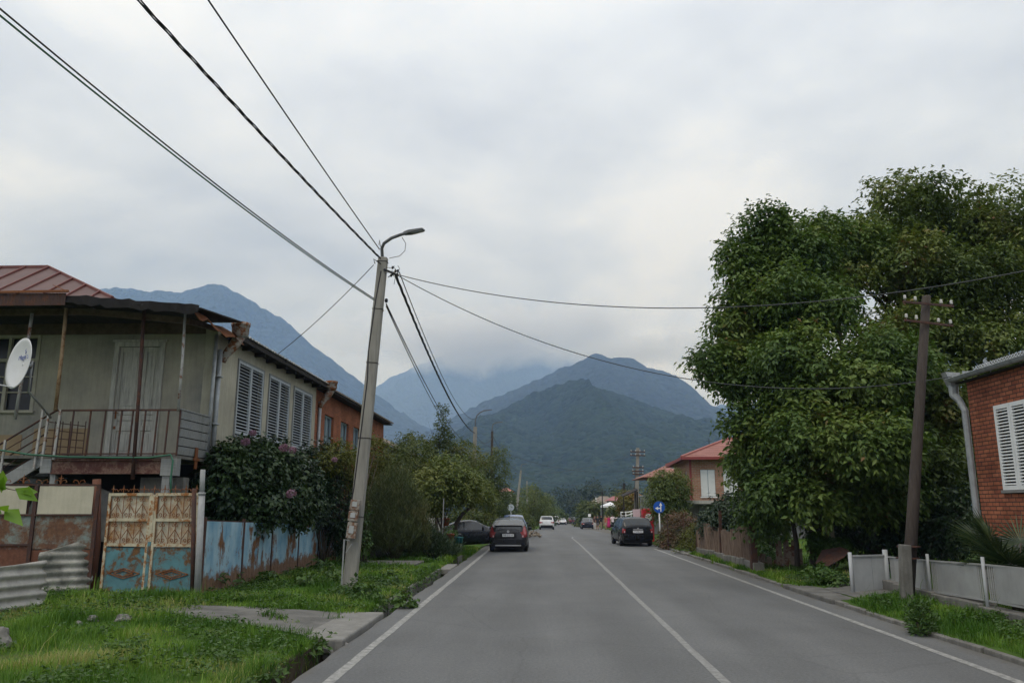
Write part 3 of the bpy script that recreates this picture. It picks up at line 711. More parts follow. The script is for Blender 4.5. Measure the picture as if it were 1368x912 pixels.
# ---- two-storey house with the shuttered wing and the sagging balcony
H = thing('house', 'old two storey house with cream shuttered side wall and sagging rusty balcony', 'house', (-12, 23, .2))
mb = MB()                                              # long wall to the road, with openings behind the shutters
sh_y = []
for (xa, xb) in ((314.5, 349.5), (357.5, 385.5), (391.5, 416)):
    a = ax_(xa, 530, XW).y; c = ax_(xb, 545, XW).y; sh_y.append((a, c))
ZS0, ZS1 = 3.86, 5.94
Y2 = 28.75
prev = YC
for a, c in sh_y:
    mb.bb(XW - .3, XW, prev, a, .0, 6.42); mb.bb(XW - .3, XW, a, c, .0, ZS0); mb.bb(XW - .3, XW, a, c, ZS1, 6.42); prev = c
mb.bb(XW - .3, XW, prev, Y2, 0, 6.42)
mb.bb(-19, XW - .31, Y2 - .3, Y2, 0, 6.42)
mb.build('side_wall', M['plaster'], H)
# door wall, with door and window openings
DX0, DX1 = ay(150, 540, YC).x, ay(211, 540, YC).x; DZ1 = ay(180, 461, YC).z
WX0, WX1 = ay(-75, 500, YC).x, ay(50, 500, YC).x; WZ0, WZ1 = ay(30, 548, YC).z, ay(30, 447, YC).z
mb = MB()
mb.bb(-19, WX0, YC, YC + .3, 0, 6.9); mb.bb(WX0, WX1, YC, YC + .3, 0, WZ0); mb.bb(WX0, WX1, YC, YC + .3, WZ1, 6.9)
mb.bb(WX1, DX0, YC, YC + .3, 0, 6.9); mb.bb(DX0, DX1, YC, YC + .3, DZ1, 6.9); mb.bb(DX0, DX1, YC, YC + .3, 0, ZF - .12); mb.bb(DX1, XW - .302, YC, YC + .3, 0, 6.42)
mb.build('porch_wall', M['greyplaster'], H)
mb = MB(); mb.bb(WX1 + .1, DX0 - .5, YC - .012, YC, ZF, ZF + .78); mb.bb(-19, WX1 - .2, YC - .012, YC, ZF, ZF + .62)
mb.build('tan_dado', M['tan'], H)
# balcony door: two leaves, three sunk panels each
D = MB(); w2 = (DX1 - DX0) / 2
door = None
fr = MB(); fr.bb(DX0 - .07, DX0 + .05, YC - .04, YC + .12, ZF, DZ1 + .08); fr.bb(DX1 - .05, DX1 + .07, YC - .04, YC + .12, ZF, DZ1 + .08); fr.bb(DX0 + .05, DX1 - .05, YC - .04, YC + .12, DZ1 - .04, DZ1 + .08); fr.bb(DX0 - .12, DX1 + .12, YC - .07, YC + .02, DZ1 + .08, DZ1 + .13)
d = MB(); xm = DX0 + .05 + (DX1 - DX0 - .1) * .58
for a, c in ((DX0 + .052, xm - .006), (xm + .006, DX1 - .052)):
    d.bb(a, c, YC + .06, YC + .085, ZF, DZ1 - .042)
    for x in (a, c - .09): d.bb(x, x + .09, YC + .03, YC + .06, ZF, DZ1 - .042)
    for z in (ZF, ZF + .72, ZF + .98, ZF + 1.12, DZ1 - .18): d.bb(a + .09, c - .09, YC + .031, YC + .06, z, z + .13)
    d.bb(a + .14, c - .14, YC + .045, YC + .06, ZF + 1.35, DZ1 - .28); d.bb(a + .14, c - .14, YC + .045, YC + .06, ZF + .22, ZF + .64)
door = d.build('door', M['whitewood'], H, bevel=.006)
fr.build('frame', M['whitewood'], door, bevel=.006)
h = MB(); h.box((DX0 + .1, YC + .02, ZF + 1.12), (.035, .02, .2)); h.tube([(DX0 + .1, YC + .01, ZF + 1.16), (DX0 + .1, YC - .05, ZF + 1.16), (DX0 + .2, YC - .05, ZF + 1.155)], .011, 6)
h.build('handle', M['rust'], door); h = MB(); h.box((DX0 + .1, YC + .02, ZF + .8), (.05, .02, .07)); h.build('latch', M['rust'], door)
# porch window
wf = MB(); yv = YC + .06
for x in (WX0, WX1 - .09): wf.bb(x, x + .09, YC - .02, YC + .12, WZ0, WZ1)
wf.bb(WX0 + .09, WX1 - .09, YC - .02, YC + .12, WZ1 - .09, WZ1); wf.bb(WX0 - .05, WX1 + .05, YC - .09, YC + .12, WZ0 - .07, WZ0)
zt = WZ0 + (WZ1 - WZ0) * .64; wf.bb(WX0 + .09, WX1 - .09, YC, YC + .1, zt, zt + .08)
for k in range(1, 3):
    x = WX0 + (WX1 - WX0) * k / 3; wf.bb(x - .045, x + .045, YC, YC + .1, WZ0, zt); wf.bb(x - .035, x + .035, YC, YC + .1, zt + .08, WZ1 - .09)
for k in (.36, .68): wf.bb(WX0 + .09, WX1 - .09, YC + .03, YC + .08, WZ0 + (zt - WZ0) * k, WZ0 + (zt - WZ0) * k + .03)
wn = wf.build('window', plain('beige_window_frame', (.36, .34, .27), .7, .2, 6), H)
g = MB(); g.bb(WX0 + .05, WX1 - .05, YC + .09, YC + .1, WZ0, WZ1 - .05); g.build('pane', M['window_glass'], wn)
cz = MB(); cz.bb(WX0 + .12, WX0 + (WX1 - WX0) / 3 + .5, YC + .16, YC + .17, WZ0, WZ0 + .5); cz.build('curtain', plain('grey_curtain', (.25, .25, .23), .9), wn)
# shutters of the wing, with timber surround
for i, (a, c) in enumerate(sh_y):
    s = MB(); louvre_shutter(s, XW - .02, a + .05, c - .05, ZS0 + .05, ZS1 - .05, 1, 21)
    so_ = s.build('shutter', M['shutter'], H)
    f2 = MB(); f2.bb(XW - .05, XW + .035, a, a + .048, ZS0, ZS1); f2.bb(XW - .05, XW + .035, c - .048, c, ZS0, ZS1); f2.bb(XW - .05, XW + .035, a + .05, c - .05, ZS1 - .048, ZS1); f2.bb(XW - .05, XW + .06, a - .04, c + .04, ZS0 - .05, ZS0)
    f2.build('frame', M['greywood'], so_)
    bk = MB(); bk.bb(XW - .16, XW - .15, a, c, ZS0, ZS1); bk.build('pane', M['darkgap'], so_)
# hip roof of sheet metal, with standing seams
RX, RY, RZ = ay(65, 357, 22.0)
ec_ = ay(150, 398, 19.3); EX, EYF, EZ = ec_.x, 19.3, ec_.z
roof = MB()
A_ = Vector((EX, EYF, EZ)); B_ = Vector((-19.5, EYF, EZ)); Rg = Vector((RX, 22, RZ)); Rl = Vector((-19.5, 22, RZ)); C_ = Vector((EX, 24.7, EZ)); Dd = Vector((-19.5, 24.7, EZ))
t_ = Vector((0, 0, .05))
roof.add([A_, B_, Rl, Rg, C_, Dd], [(0, 3, 2, 1), (0, 4, 3), (3, 4, 5, 2)]); roof.add([A_ - t_, B_ - t_, Rl - t_, Rg - t_, C_ - t_, Dd - t_], [(0, 1, 2, 3), (0, 3, 4), (3, 2, 5, 4)])
ro = roof.build('roof', M['redroof'], H)
sm = MB()
for k in range(16):                                    # seams run up the slope
    x = EX - .6 - k * .72
    if x < -19.4: break
    top = 1.0 if x < RX else (EX - x) / (EX - RX)
    sm.bar((x, EYF + .02, EZ + .02), (x, EYF + (22 - EYF) * top - .03, EZ + (RZ - EZ) * top + .02), .035, .05)
for k in range(7):
    y = EYF + .6 + k * .7
    if y > 24.3: break
    top = (y - EYF) / (22 - EYF) if y < 22 else (24.7 - y) / 2.7
    sm.bar((EX - .02, y, EZ + .02), (EX + (RX - EX) * top, y, EZ + (RZ - EZ) * top + .02), .035, .05)
sm.bar(A_ + t_ * .4, Rg + t_ * .4, .07, .06); sm.bar(Rg + t_ * .4, Rl + t_ * .4, .09, .07)
sm.build('seam', plain('roof_seam', (.15, .05, .042), .6, .2, 3), ro)
# wing roof: corrugated asbestos, seen only as an edge
wr = MB(); n = 90; vs = []
for k in range(n + 1):
    y = 20.2 + (Y2 + .25 - 20.2) * k / n; wv = .025 * math.sin(y * 2 * math.pi / .17)
    vs += [(XW + .42, y, 6.44 + wv), (-13.5, y, 7.5 + wv), (XW + .42, y, 6.415 + wv), (-13.5, y, 7.475 + wv)]
fs = []
for k in range(n):
    a = k * 4; fs += [(a, a + 1, a + 5, a + 4), (a + 2, a + 6, a + 7, a + 3), (a, a + 4, a + 6, a + 2)]
wr.add(vs, fs); wro = wr.build('roof', M['asbestos'], H)
sf = MB(); sf.bb(XW - .02, XW + .36, 19.75, Y2 + .1, 6.3, 6.33); sf.bb(XW + .33, XW + .37, 19.75, Y2 + .1, 6.27, 6.39)
rg = random.Random(2)
for k in range(9): y = 20.3 + k * .98; sf.bb(XW - .02, XW + .3, y, y + .09, 6.2, 6.3)
sf.build('eaves', M['darkwood'], wro)
EX, EYF = -7.75, 17.25
# porch roof: dark rough boarding with a ragged sheet-metal edge
pr_ = MB(); rg = random.Random(8)
x = -19.0
while x < EX + .1:
    w = rg.uniform(.18, .3)
    yf = EYF - .12 + rg.uniform(-.06, .05); dz = -.075 * max(0, x + 10.5) + rg.uniform(-.018, .018)
    pr_.bar((x + w / 2, yf, 6.55 + dz), (x + w / 2, YC - .005, 6.60), w - .015, .03, ref=(0, 0, 1))
    x += w
po = pr_.build('porch_roof', M['darkwood'], H)
fa = MB()                                              # front purlin and hanging ragged fascia
fa.bar((-19, YB + .02, 6.47), (-10.6, YB + .02, 6.47), .12, .14); fa.bar((-10.6, YB + .02, 6.47), (XW + .05, YB + .02, 6.22), .12, .14); fa.bar((XW - .02, YB, 6.22), (XW - .02, YC, 6.42), .1, .12)
fa.build('purlin', M['beam'], po)
e = MB(); rg = random.Random(5); vs = []; fs = []
n = 70
for k in range(n + 1):
    x = -19 + (EX + .12 + 19) * k / n; dz = -.085 * max(0, x + 10.5)
    vs += [(x, EYF - .16 + rg.uniform(-.02, .02), 6.66 + dz + rg.uniform(-.02, .03)), (x, EYF - .18 + rg.uniform(-.03, .03), 6.50 + dz - rg.uniform(0, .09))]
    if k: a = k * 2; fs.append((a - 2, a - 1, a + 1, a))
e.add(vs, fs); M['tar'] = plain('tarred_felt', (.012, .011, .011), .95, .4, 5); eo = e.build('fascia', M['tar'], po)
eo.modifiers.new('solid', 'SOLIDIFY').thickness = .012
ct = MB(); vs = []; fs = []                            # the corrugated piece left of the second post
for k in range(61):
    x = -13 + (ay(88, 400, EYF - .2).x + 13) * k / 60; yv = EYF - .22 + .012 * (k % 2)
    vs += [(x, yv, 6.70), (x, yv, 6.42)]
    if k: a = k * 2; fs.append((a - 2, a - 1, a + 1, a))
ct.add(vs, fs); cto = ct.build('corrugated_sheet', M['darkrust'], po); cto.modifiers.new('solid', 'SOLIDIFY').thickness = .008
tr = MB(); tr.bar((-13, EYF - .24, 6.72), (ay(92, 395, EYF - .2).x, EYF - .24, 6.74), .05, .05)
p1, p2 = ay(72, 381, EYF - .1), ay(92, 390, EYF - .2); tr.bar(p1, p2, .07, .015)
tr.build('ridge_trim', M['rust'], po)
# torn tin curling at the house corner
tn = MB(); rg = random.Random(12); vs = []; fs = []
for k in range(15):
    t = k / 14; y = YB - .5 + t * 2.75; z = 6.36 + .05 * math.sin(t * 9) - .06 * t
    for q in range(4): vs.append((XW + .12 + q * .13 + rg.uniform(-.02, .02), y, z + .12 - q * .09 - .1 * (q == 3) * rg.random()))
for k in range(14):
    for q in range(3): a = k * 4 + q; fs.append((a, a + 1, a + 5, a + 4))
tn.add(vs, fs); to = tn.build('torn_tin', M['rust'], po); to.modifiers.new('solid', 'SOLIDIFY').thickness = .012
# balcony: slab, rust-red beam, rails, posts
bx0 = ay(70, 610, YB).x
bl = MB(); bl.bb(-13.2, XW, YB, YC - .002, ZF - .07, ZF); fl = bl.build('balcony_floor', M['old_concrete'], H)
bm_ = MB(); bm_.bb(bx0, XW - .35, YB + .02, YB + .10, ZF - .42, ZF - .075); bm_.bb(bx0, XW - .35, YB - .03, YB + .02, ZF - .12, ZF - .09); bm_.bb(bx0, XW - .35, YB - .03, YB + .02, ZF - .42, ZF - .39)
bm_.build('beam', rusty('red_brown_beam', (.085, .034, .026), .5, 4, rust=(.09, .045, .03), rust2=(.2, .13, .1)), fl)
b2 = MB(); b2.bb(bx0 - .26, bx0 - .01, YB, YB + .16, ZF - .4, ZF - .075); b2.bb(bx0 - .02, bx0 + .1, YB + .03, YB + .15, .2, ZF - .42); b2.build('column', M['greywood'], fl); b2 = MB(); b2.bb(XW - .34, XW + .02, YB - .01, YB + .2, ZF - .46, ZF - .075); b2.bb(XW - .3, XW - .13, YB + .02, YB + .19, .2, ZF - .44); b2.build('column', M['greywood'], fl)
rl = MB()
zt = ZF + 1.02
rx1 = ay(241, 548, YB).x
pxs_ = [75, 92, 115, 135, 157, 172, 189, 205, 220, 236]
for i, px in enumerate(pxs_):
    p = ay(px, 600, YB); q = ay(px + 5.5, 546, YB)
    rl.bar((p.x, YB, ZF - .02), (p.x + .02, YB, zt), .03, .03)
rl.bar((ay(76, 548, YB).x, YB, zt), (rx1, YB, zt), .05, .04); rl.bar((ay(70, 610, YB).x, YB - .012, ZF + .03), (rx1, YB - .012, ZF + .03), .03)
rl.build('railing', M['darkrust'], fl)
grl = MB()                                              # wire grid behind, round the stairwell
x0, x1 = ay(62, 580, YB + .75).x, ay(113, 580, YB + .75).x
for k in range(6): grl.tube([(x0 + (x1 - x0) * k / 5, YB + .75, ZF), (x0 + (x1 - x0) * k / 5, YB + .75, ZF + .85)], .011, 5)
for k in range(5): grl.tube([(x0, YB + .75, ZF + .08 + k * .19), (x1, YB + .75, ZF + .05 + k * .17)], .011, 5)
grl.build('railing', M['darkrust'], fl)
# stair down to the left
st = MB(); S0 = Vector((ay(62, 612, YB + .1).x, YB + .05, ZF - .05)); S1 = Vector((-13.6, YB + .05, ZF - 1.05 * (S0.x + 13.6) * .62))
n = 9
for k in range(n):
    t = (k + .5) / n; p = S0.lerp(S1, t); st.box((p.x, YB + .55, p.z), ((S0.x - S1.x) / n + .04, .95, .05))
st.bar(S0, S1, .06, .26); st.bar(S0 + Vector((0, 1.0, 0)), S1 + Vector((0, 1.0, 0)), .06, .26)
sto = st.build('stair', M['greywood'], H)
sr = MB()
up_ = Vector((0, -.02, .98))
for h_, r_ in ((1.0, .022), (.78, .011), (.58, .018), (.38, .011), (.2, .011)): sr.tube([S0 + up_ * h_, S1 + up_ * h_], r_, 6)
sr.tube([S0 + up_ * 1.0, Vector((ay(76, 548, YB).x, YB, zt))], .022, 6)
sr.build('railing', M['darkrust'], sto)
sp_ = MB()
for t in (.02, .42, .75): p = S0.lerp(S1, t); sp_ = MB(); sp_.bar(p + Vector((0, -.03, -.15)), p + Vector((.03, -.03, 1.02)), .045, .045); sp_.build('newel', M['pipewhite'], sto)
sp_ = MB()
p = ay(80, 548, YB); sp_.bar((p.x, YB - .02, ZF - .1), (p.x + .03, YB - .02, zt + .02), .05, .05); sp_.build('newel', M['pipewhite'], sto); sp_ = MB(); p = ay(54, 560, YB); sp_.bar((p.x, YB - .02, ZF - .3), (p.x + .05, YB - .02, zt + .05), .045, .045)
sp_.build('newel', M['pipewhite'], sto)
# porch posts
for (p0, p1, mat, w) in (((42, 425), (20, 560), 'pipewhite', .075), ((89, 408), (74, 548), 'rustpost', .085), ((193, 408), (177, 640), 'darkrust', .085), ((247, 425), (238, 548), 'pipewhite', .065)):
    if mat == 'rustpost' and mat not in M: M[mat] = rusty('tan_rusted_post', (.34, .24, .14), .45, 5, rust=(.16, .08, .03), rust2=(.26, .16, .09))
    a = ay(*p0, YB - .06); c = ay(*p1, YB - .06); q = MB(); top = a + (a - c).normalized() * max(0, (6.42 - a.z))
    q.tube([c, c.lerp(top, .5) + Vector((.012, 0, 0)), top], w / 2, 8); q.build('porch_post', M[mat], H, True)
# weatherboarded end of the balcony
sd_ = MB(); sd_.bb(XW - .03, XW - .005, YB + .02, YC - .03, ZF, ZF + 1.0); sd_.build('boarding', M['darkgap'], H); sd_ = MB()
for k in range(5): z = ZF + .01 + k * .203; sd_.box((XW + .015, (YB + YC) / 2, z + .1), (.022, YC - YB - .04, .178), m=Matrix.Rotation(R(7), 3, 'Y'))
sd_.bb(XW - .02, XW + .05, YB - .01, YC - .02, ZF + 1.02, ZF + 1.05)
sd_.build('boarding', M['greywood'], H)
br_ = MB(); p = ay(264, 605, YB + .9); br_.box((XW + .06, p.y, ZF - .02), (.03, .12, .5)); br_.box((XW + .075, p.y, ZF - .05), (.03, .3, .06)); br_.build('bracket', M['rust'], H)
# stone work under the balcony
un = MB(); un.bb(XW - 1.0, XW + .0, YB + .45, YB + .75, 0, ZF - .48); un.build('cellar_wall', M['old_concrete'], H)
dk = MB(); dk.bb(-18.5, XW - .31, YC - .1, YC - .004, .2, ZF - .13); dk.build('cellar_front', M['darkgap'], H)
pc = MB(); pp = ay(92, 680, YB + .35); pc.prism([(pp.x - 1.3, YB + .5, 1.2), (pp.x + .9, YB + .5, 1.2), (pp.x + .85, YB + .5, 2.3), (pp.x + .2, YB + .5, 2.52), (pp.x - .9, YB + .5, 2.3)], (0, .1, 0)); pc.build('cellar_panel', M['old_concrete'], H)
# rain pipes and the big rusty hopper
fz = MB(); fz.bb(-18.9, XW - .31, YC - .03, YC - .004, 6.3, 6.59); fz.build('eave_shade_strip', M['beam'], H)  # added dark strip stands in for the eave's shade on the porch wall top
dp = MB(); dp.tube([(XW + .02, YC - .12, 6.25), (XW + .02, YC - .12, 3.0)], .05, 8); dp.tube([(XW + .07, YC + .08, 5.9), (XW + .07, YC + .08, 2.6)], .06, 8)
for z in (5.2, 4.0): dp.box((XW + .07, YC + .05, z), (.16, .22, .035))
dpo = dp.build('downpipe', M['galv'], H, True)
def hopper(parent, x, y, z, s=1., mat=None):
    hp = MB(); hp.lathe([(.14 * s, 0), (.19 * s, .1 * s), (.20 * s, .26 * s), (.215 * s, .27 * s), (.215 * s, .34 * s), (.19 * s, .34 * s)], (x + .42 * s, y, z), n=10)
    hp.tube([(x + .42 * s, y, z + .06), (x + .30 * s, y, z - .16 * s), (x + .1 * s, y, z - .42 * s), (x + .07, y, z - .55 * s)], [.13 * s, .12 * s, .085 * s, .07 * s], 9)
    return hp.build('hopper', mat or rusty('rusty_zinc', (.30, .28, .25), .5, 6), parent, True)
hopper(dpo, XW, YC + .25, 6.24, 1.15)
dr = MB()
p = ay(365, 480, 22); dr.bar((XW, 23.9, 6.34), (XW + .42, 23.9, 6.36), .05, .06); dr.tube([(XW + .4, 23.9, 6.33), (XW + .4, 23.9, 6.45)], .03, 8)
dr.build('wire_bracket', M['darkwood'], H)
# green hose along the balcony edge
gh = MB(); pts = [ay(px, py, YB - .08) for px, py in ((-40, 603), (0, 601), (40, 607), (90, 610), (150, 611), (200, 611), (228, 607), (231, 615), (228, 640), (229, 668))]
gh.tube(pts, .022, 7); tag(gh.build('hose', M['greenhose'], smooth=True, loc=pts[4]), 'green hose strung along the edge of the rusty balcony', 'hose')

# ---- satellite dish on its pole beside the stair
c = ay(25, 485, 16.4); dn = Vector((-.52, -.85, .10)).normalized()
DS = thing('satellite_dish', 'white satellite dish with faint blue print in front of the balcony', 'satellite dish', (c.x - .2, c.y + .3, c.z - .8))
zq = dn; xq = Vector((0, 0, 1)).cross(zq).normalized(); yq = zq.cross(xq)
mm = Matrix((xq, yq, zq)).transposed()
ds = MB(); prof = []
n = 36; RXd, RYd = .50, .56
vs = []; fs = []
rings = 8
for i in range(rings + 1):
    rr = i / rings
    for k in range(n):
        g = 2 * math.pi * k / n; vs.append(c + mm @ Vector((RXd * rr * math.cos(g), RYd * rr * math.sin(g), .10 * rr * rr - .1)))
for i in range(rings):
    for k in range(n): fs.append((i * n + k, i * n + (k + 1) % n, (i + 1) * n + (k + 1) % n, (i + 1) * n + k))
ds.add(vs, fs); do = ds.build('reflector', M['dish'], DS, True, fix=False); do.modifiers.new('solid', 'SOLIDIFY').thickness = .012
tx = MB(); tx.add(*text_mesh('Magti Sat', .145, c + mm @ Vector((.06, .15, -.065)), xq, yq)); tx.add(*text_mesh('TV', .06, c + mm @ Vector((.2, .05, -.08)), xq, yq))
q0 = [c + mm @ Vector((x, y, -.06)) for x, y in ((.07, .33), (.05, .28), (.09, .26), (.07, .22))]; tx.tube(q0, .012, 5)
tx.build('lettering', M['blueink'], do)
arm = MB(); e1 = c + mm @ Vector((0, -.53, 0)); e2 = c + mm @ Vector((0, -.55, .66)); arm.tube([e1, e2], .014, 7); ao = arm.build('feed_arm', M['dish'], DS)
ln = MB(); ln.lathe([(.03, 0), (.035, .05), (.022, .1)], e2, n=10, m=mm); ln.build('feed_horn', M['pipegrey'], ao, True)
bk = MB(); b0 = c - dn * .12; bk.tube([b0, b0 - dn * .15], .05, 8); bk.tube([b0 - dn * .15 + Vector((0, 0, .12)), b0 - dn * .15 - Vector((0, 0, .55)), Vector((b0.x - .1, YB - .05, b0.z - 1.0))], .024, 7); bk.build('mount', M['pipegrey'], DS, True)

# ---- brick house behind
B2 = thing('house', 'orange brick two storey house with narrow windows behind the shuttered house', 'house', (-12, 35, .2))
YE = 41.6
wy = []
for (xa, xb) in ((434, 446), (456, 466.5), (473, 482), (488, 495)):
    wy.append((ax_(xa, 555, XW).y, ax_(xb, 560, XW).y))
mb = MB(); prev = Y2 + .012
wz0, wz1 = 3.9, 5.45
for a, c2 in wy:
    mb.bb(XW - .3, XW, prev, a, 0, 6.28); mb.bb(XW - .3, XW, a, c2, 0, wz0); mb.bb(XW - .3, XW, a, c2, wz1, 6.28); prev = c2
mb.bb(XW - .3, XW, prev, YE, 0, 6.28); mb.bb(-17, XW - .3, YE - .3, YE, 0, 6.28)
mb.build('wall', M['brick_left'], B2)
for a, c2 in wy:
    f = MB(); f.bb(XW - .16, XW - .1, a, a + .07, wz0, wz1); f.bb(XW - .16, XW - .1, c2 - .07, c2, wz0, wz1); f.bb(XW - .16, XW - .1, a, c2, wz1 - .07, wz1); f.bb(XW - .16, XW + .04, a, c2, wz0 - .02, wz0 + .05); f.bb(XW - .16, XW - .11, (a + c2) / 2 - .03, (a + c2) / 2 + .03, wz0, wz1)
    wo = f.build('window', plain('blue_grey_window_frame', (.28, .36, .40), .6, .15, 5) if 'bwf' not in M else M['bwf'], B2); M['bwf'] = wo.data.materials[0]
    g = MB(); g.bb(XW - .20, XW - .19, a, c2, wz0, wz1); g.build('pane', plain('pale_blind', (.20, .27, .31), .3, .3, 2) if 'blind' not in M else M['blind'], wo); M['blind'] = wo.children[0].data.materials[0]
rf = MB(); rf.prism([(XW + .45, Y2, 6.28), (XW + .45, Y2, 6.34), (-12.6, Y2, 7.3), (-12.6, Y2, 7.24)], (0, YE + .4 - Y2, 0)); r2 = rf.build('roof', M['brownroof'], B2)
ev = MB(); ev.bb(XW - .01, XW + .4, Y2 + .05, YE + .35, 6.2, 6.24); ev.build('eaves', M['darkwood'], r2)
d2 = MB(); d2.tube([(XW + .07, Y2 + .35, 5.8), (XW + .07, Y2 + .35, 1.0)], .06, 8); d2o = d2.build('downpipe', M['galv'], B2, True)
hopper(d2o, XW, Y2 + .35, 6.18, 1.1)
B3 = thing('house', 'low brown roofed house end just beyond the orange brick house', 'house', (-12, 50, 0))
mb = MB(); mb.bb(-15, -8.6, 45, 56, -.5, 5.4); mb.prism([(-15, 45, 5.4), (-8.6, 45, 5.4), (-11.8, 45, 7.0)], (0, .25, 0)); mb.build('wall', M['old_concrete'], B3)
mb = MB(); mb.prism([(-8.1, 44.6, 5.3), (-11.8, 44.6, 7.12), (-15.5, 44.6, 5.3), (-15.5, 44.6, 5.2), (-11.8, 44.6, 7.0), (-8.1, 44.6, 5.2)], (0, 11.8, 0)); mb.build('roof', M['brownroof'], B3)

# ---- rusty double gate with scrollwork
GB = Vector((-6.98, 16.57, .06)); GA = Vector((-9.2, 16.92, .06))
gx = (GB - GA).normalized(); gn = Vector((gx.y, -gx.x, 0))      # gn faces the camera
GW = (GB - GA).length; GZ = 2.26
G = thing('gate', 'rusty double leaf gate with blue lower sheets and cream scrollwork', 'gate', ((GA + GB) / 2))
def gp(u, z, d=0): return GA + gx * u + Vector((0, 0, z - GA.z)) + gn * d
def gbox(mb, u0, u1, z0, z1, d0, d1):
    vs = [gp(u, z, d) for z in (z0, z1) for u, d in ((u0, d0), (u1, d0), (u1, d1), (u0, d1))]
    mb.add(vs, [(3, 2, 1, 0), (4, 5, 6, 7), (0, 1, 5, 4), (1, 2, 6, 5), (2, 3, 7, 6), (3, 0, 4, 7)])
def spiral(c_u, c_z, r, turns, dirn, a0, d=.03, n=18):
    return [gp(c_u + r * (1 - .75 * k / n) * math.cos(a0 + dirn * turns * 2 * math.pi * k / n), c_z + r * (1 - .75 * k / n) * math.sin(a0 + dirn * turns * 2 * math.pi * k / n), d) for k in range(n + 1)]
Z1, Z2 = 1.17, 1.68
for (u0, u1) in ((.06, GW / 2 - .04), (GW / 2 + .04, GW - .06)):
    lf = MB(); gbox(lf, u0 + .02, u1 - .02, .16, Z1 - .02, -.012, .0)
    lfo = lf.build('leaf', M['blue_gate'], G)
    fr = MB()
    for a, c2 in ((u0, u0 + .055), (u1 - .055, u1)): fr = MB(); gbox(fr, a, c2, .12, GZ, -.02, .028); fr.build('stile', M['cream_gate'], lfo)
    for z in (Z1, Z2, GZ - .06): fro = MB(); gbox(fro, u0 + .056, u1 - .056, z, z + .06, -.018, .026); fro.build('rail', M['cream_gate'], lfo)
    bk = MB(); gbox(bk, u0 + .03, u1 - .03, Z1 + .03, GZ - .03, -.03, -.022); bk.build('backing_sheet', M['cream_backing'], lfo)
    sc = MB(); nb = 3; wv = (u1 - u0 - .12) / nb
    for za, zb in ((Z1 + .06, Z2), (Z2 + .06, GZ - .06)):
        for k in range(nb * 2 + 1):
            u = u0 + .06 + k * wv / 2; sc.tube([gp(u, za, .012), gp(u, zb, .012)], .0075, 5)
        for k in range(nb):
            u = u0 + .06 + (k + .5) * wv
            for s in (-1, 1):
                sc.tube([gp(u, zb - .16, .02), gp(u + s * wv * .44, za + .1, .02)], .0075, 5)
                sc.tube(spiral(u + s * wv * .14, zb - .075, wv * .14, 1.1, s, math.pi / 2 if s > 0 else math.pi / 2), .0075, 4)
                sc.tube(spiral(u + s * wv * .2, za + .07, wv * .15, 1.1, -s, -math.pi / 2), .0075, 4)
    sc.build('scrollwork', M['scroll'], lfo)
    dm = MB(); um = (u0 + u1) / 2; hw = (u1 - u0) * .36
    for k in (1.0, .62):
        q = [gp(um - hw * k, .63, .012), gp(um, .63 + .1 * k, .012), gp(um + hw * k, .63, .012), gp(um, .63 - .1 * k, .012)]
        for i in range(4): dm.bar(q[i], q[(i + 1) % 4], .018, .018)
    dm.build('diamond', M['scroll'], lfo)
sk = MB()
for k in range(9):
    u = .14 + k * (GW - .3) / 8; sk.tube([gp(u, GZ, 0), gp(u, GZ + .09, 0), gp(u, GZ + .17, 0)], [.009, .014, .002], 5); sk.tube([gp(u - .04, GZ + .08, 0), gp(u + .04, GZ + .08, 0)], .008, 4)
    if k < 8:
        um = u + (GW - .3) / 16
        for s in (-1, 1): sk.tube([gp(um, GZ + .03, 0), gp(um + s * .035, GZ + .08, 0), gp(um + s * .07, GZ + .07, 0), gp(um + s * .075, GZ + .04, 0)], .007, 4)
sk.build('spike', M['scroll'], G)
ast = MB(); gbox(ast, GW / 2 - .037, GW / 2 + .037, .12, Z1 + .1, .0, .035); ast.build('cover_strip', M['blue_gate'], G); as2 = MB(); gbox(as2, GW / 2 - .037, GW / 2 + .037, Z1 + .1, GZ - .03, .0, .034); as2.build('cover_strip', M['cream_gate'], G)
pb = az(122, 797, .12); pt = ay(131, 640, pb.y)
q = MB(); q.tube([(pb.x, pb.y - .05, -.1), (pb.x + .02, pb.y - .05, 1.2), (pt.x, pt.y - .05, pt.z)], .085, 12); tag(q.build('gate_post', rusty('rust_brown_post', (.13, .055, .035), .35, 3, rust=(.09, .035, .02), rust2=(.2, .13, .09), stretch=(2, 2, .5)), smooth=True, loc=(pb.x, pb.y, .1)), 'thick leaning rust brown post left of the double gate', 'post')
q = MB(); p0 = az(256, 802, .15); t0 = ay(259.5, 652, p0.y + .05); q.tube([(p0.x, p0.y + .05, 0), (t0.x, p0.y + .05, t0.z)], .045, 10); tag(q.build('gate_post', M['darkrust'], smooth=True, loc=(p0.x, p0.y, .1)), 'narrow dark rusty post between double gate and grey gas pipe', 'post')
q = MB(); p0 = az(264, 797, .15); t0 = ay(271, 627, p0.y - .2); yg = 16.3; p0 = ay(263.5, 800, yg); t0 = ay(271, 627, yg); tm = p0.lerp(t0, .8); q.tube([p0 - Vector((0, 0, .2)), tm], .065, 10); q.tube([tm, t0], .05, 10); q.lathe([(.075, 0), (.075, .05)], tm, n=10)
tag(q.build('gas_pipe', M['pipegrey'], smooth=True, loc=(p0.x, p0.y, .1)), 'upright grey gas pipe between the rusty gate and the blue fence', 'pipe')

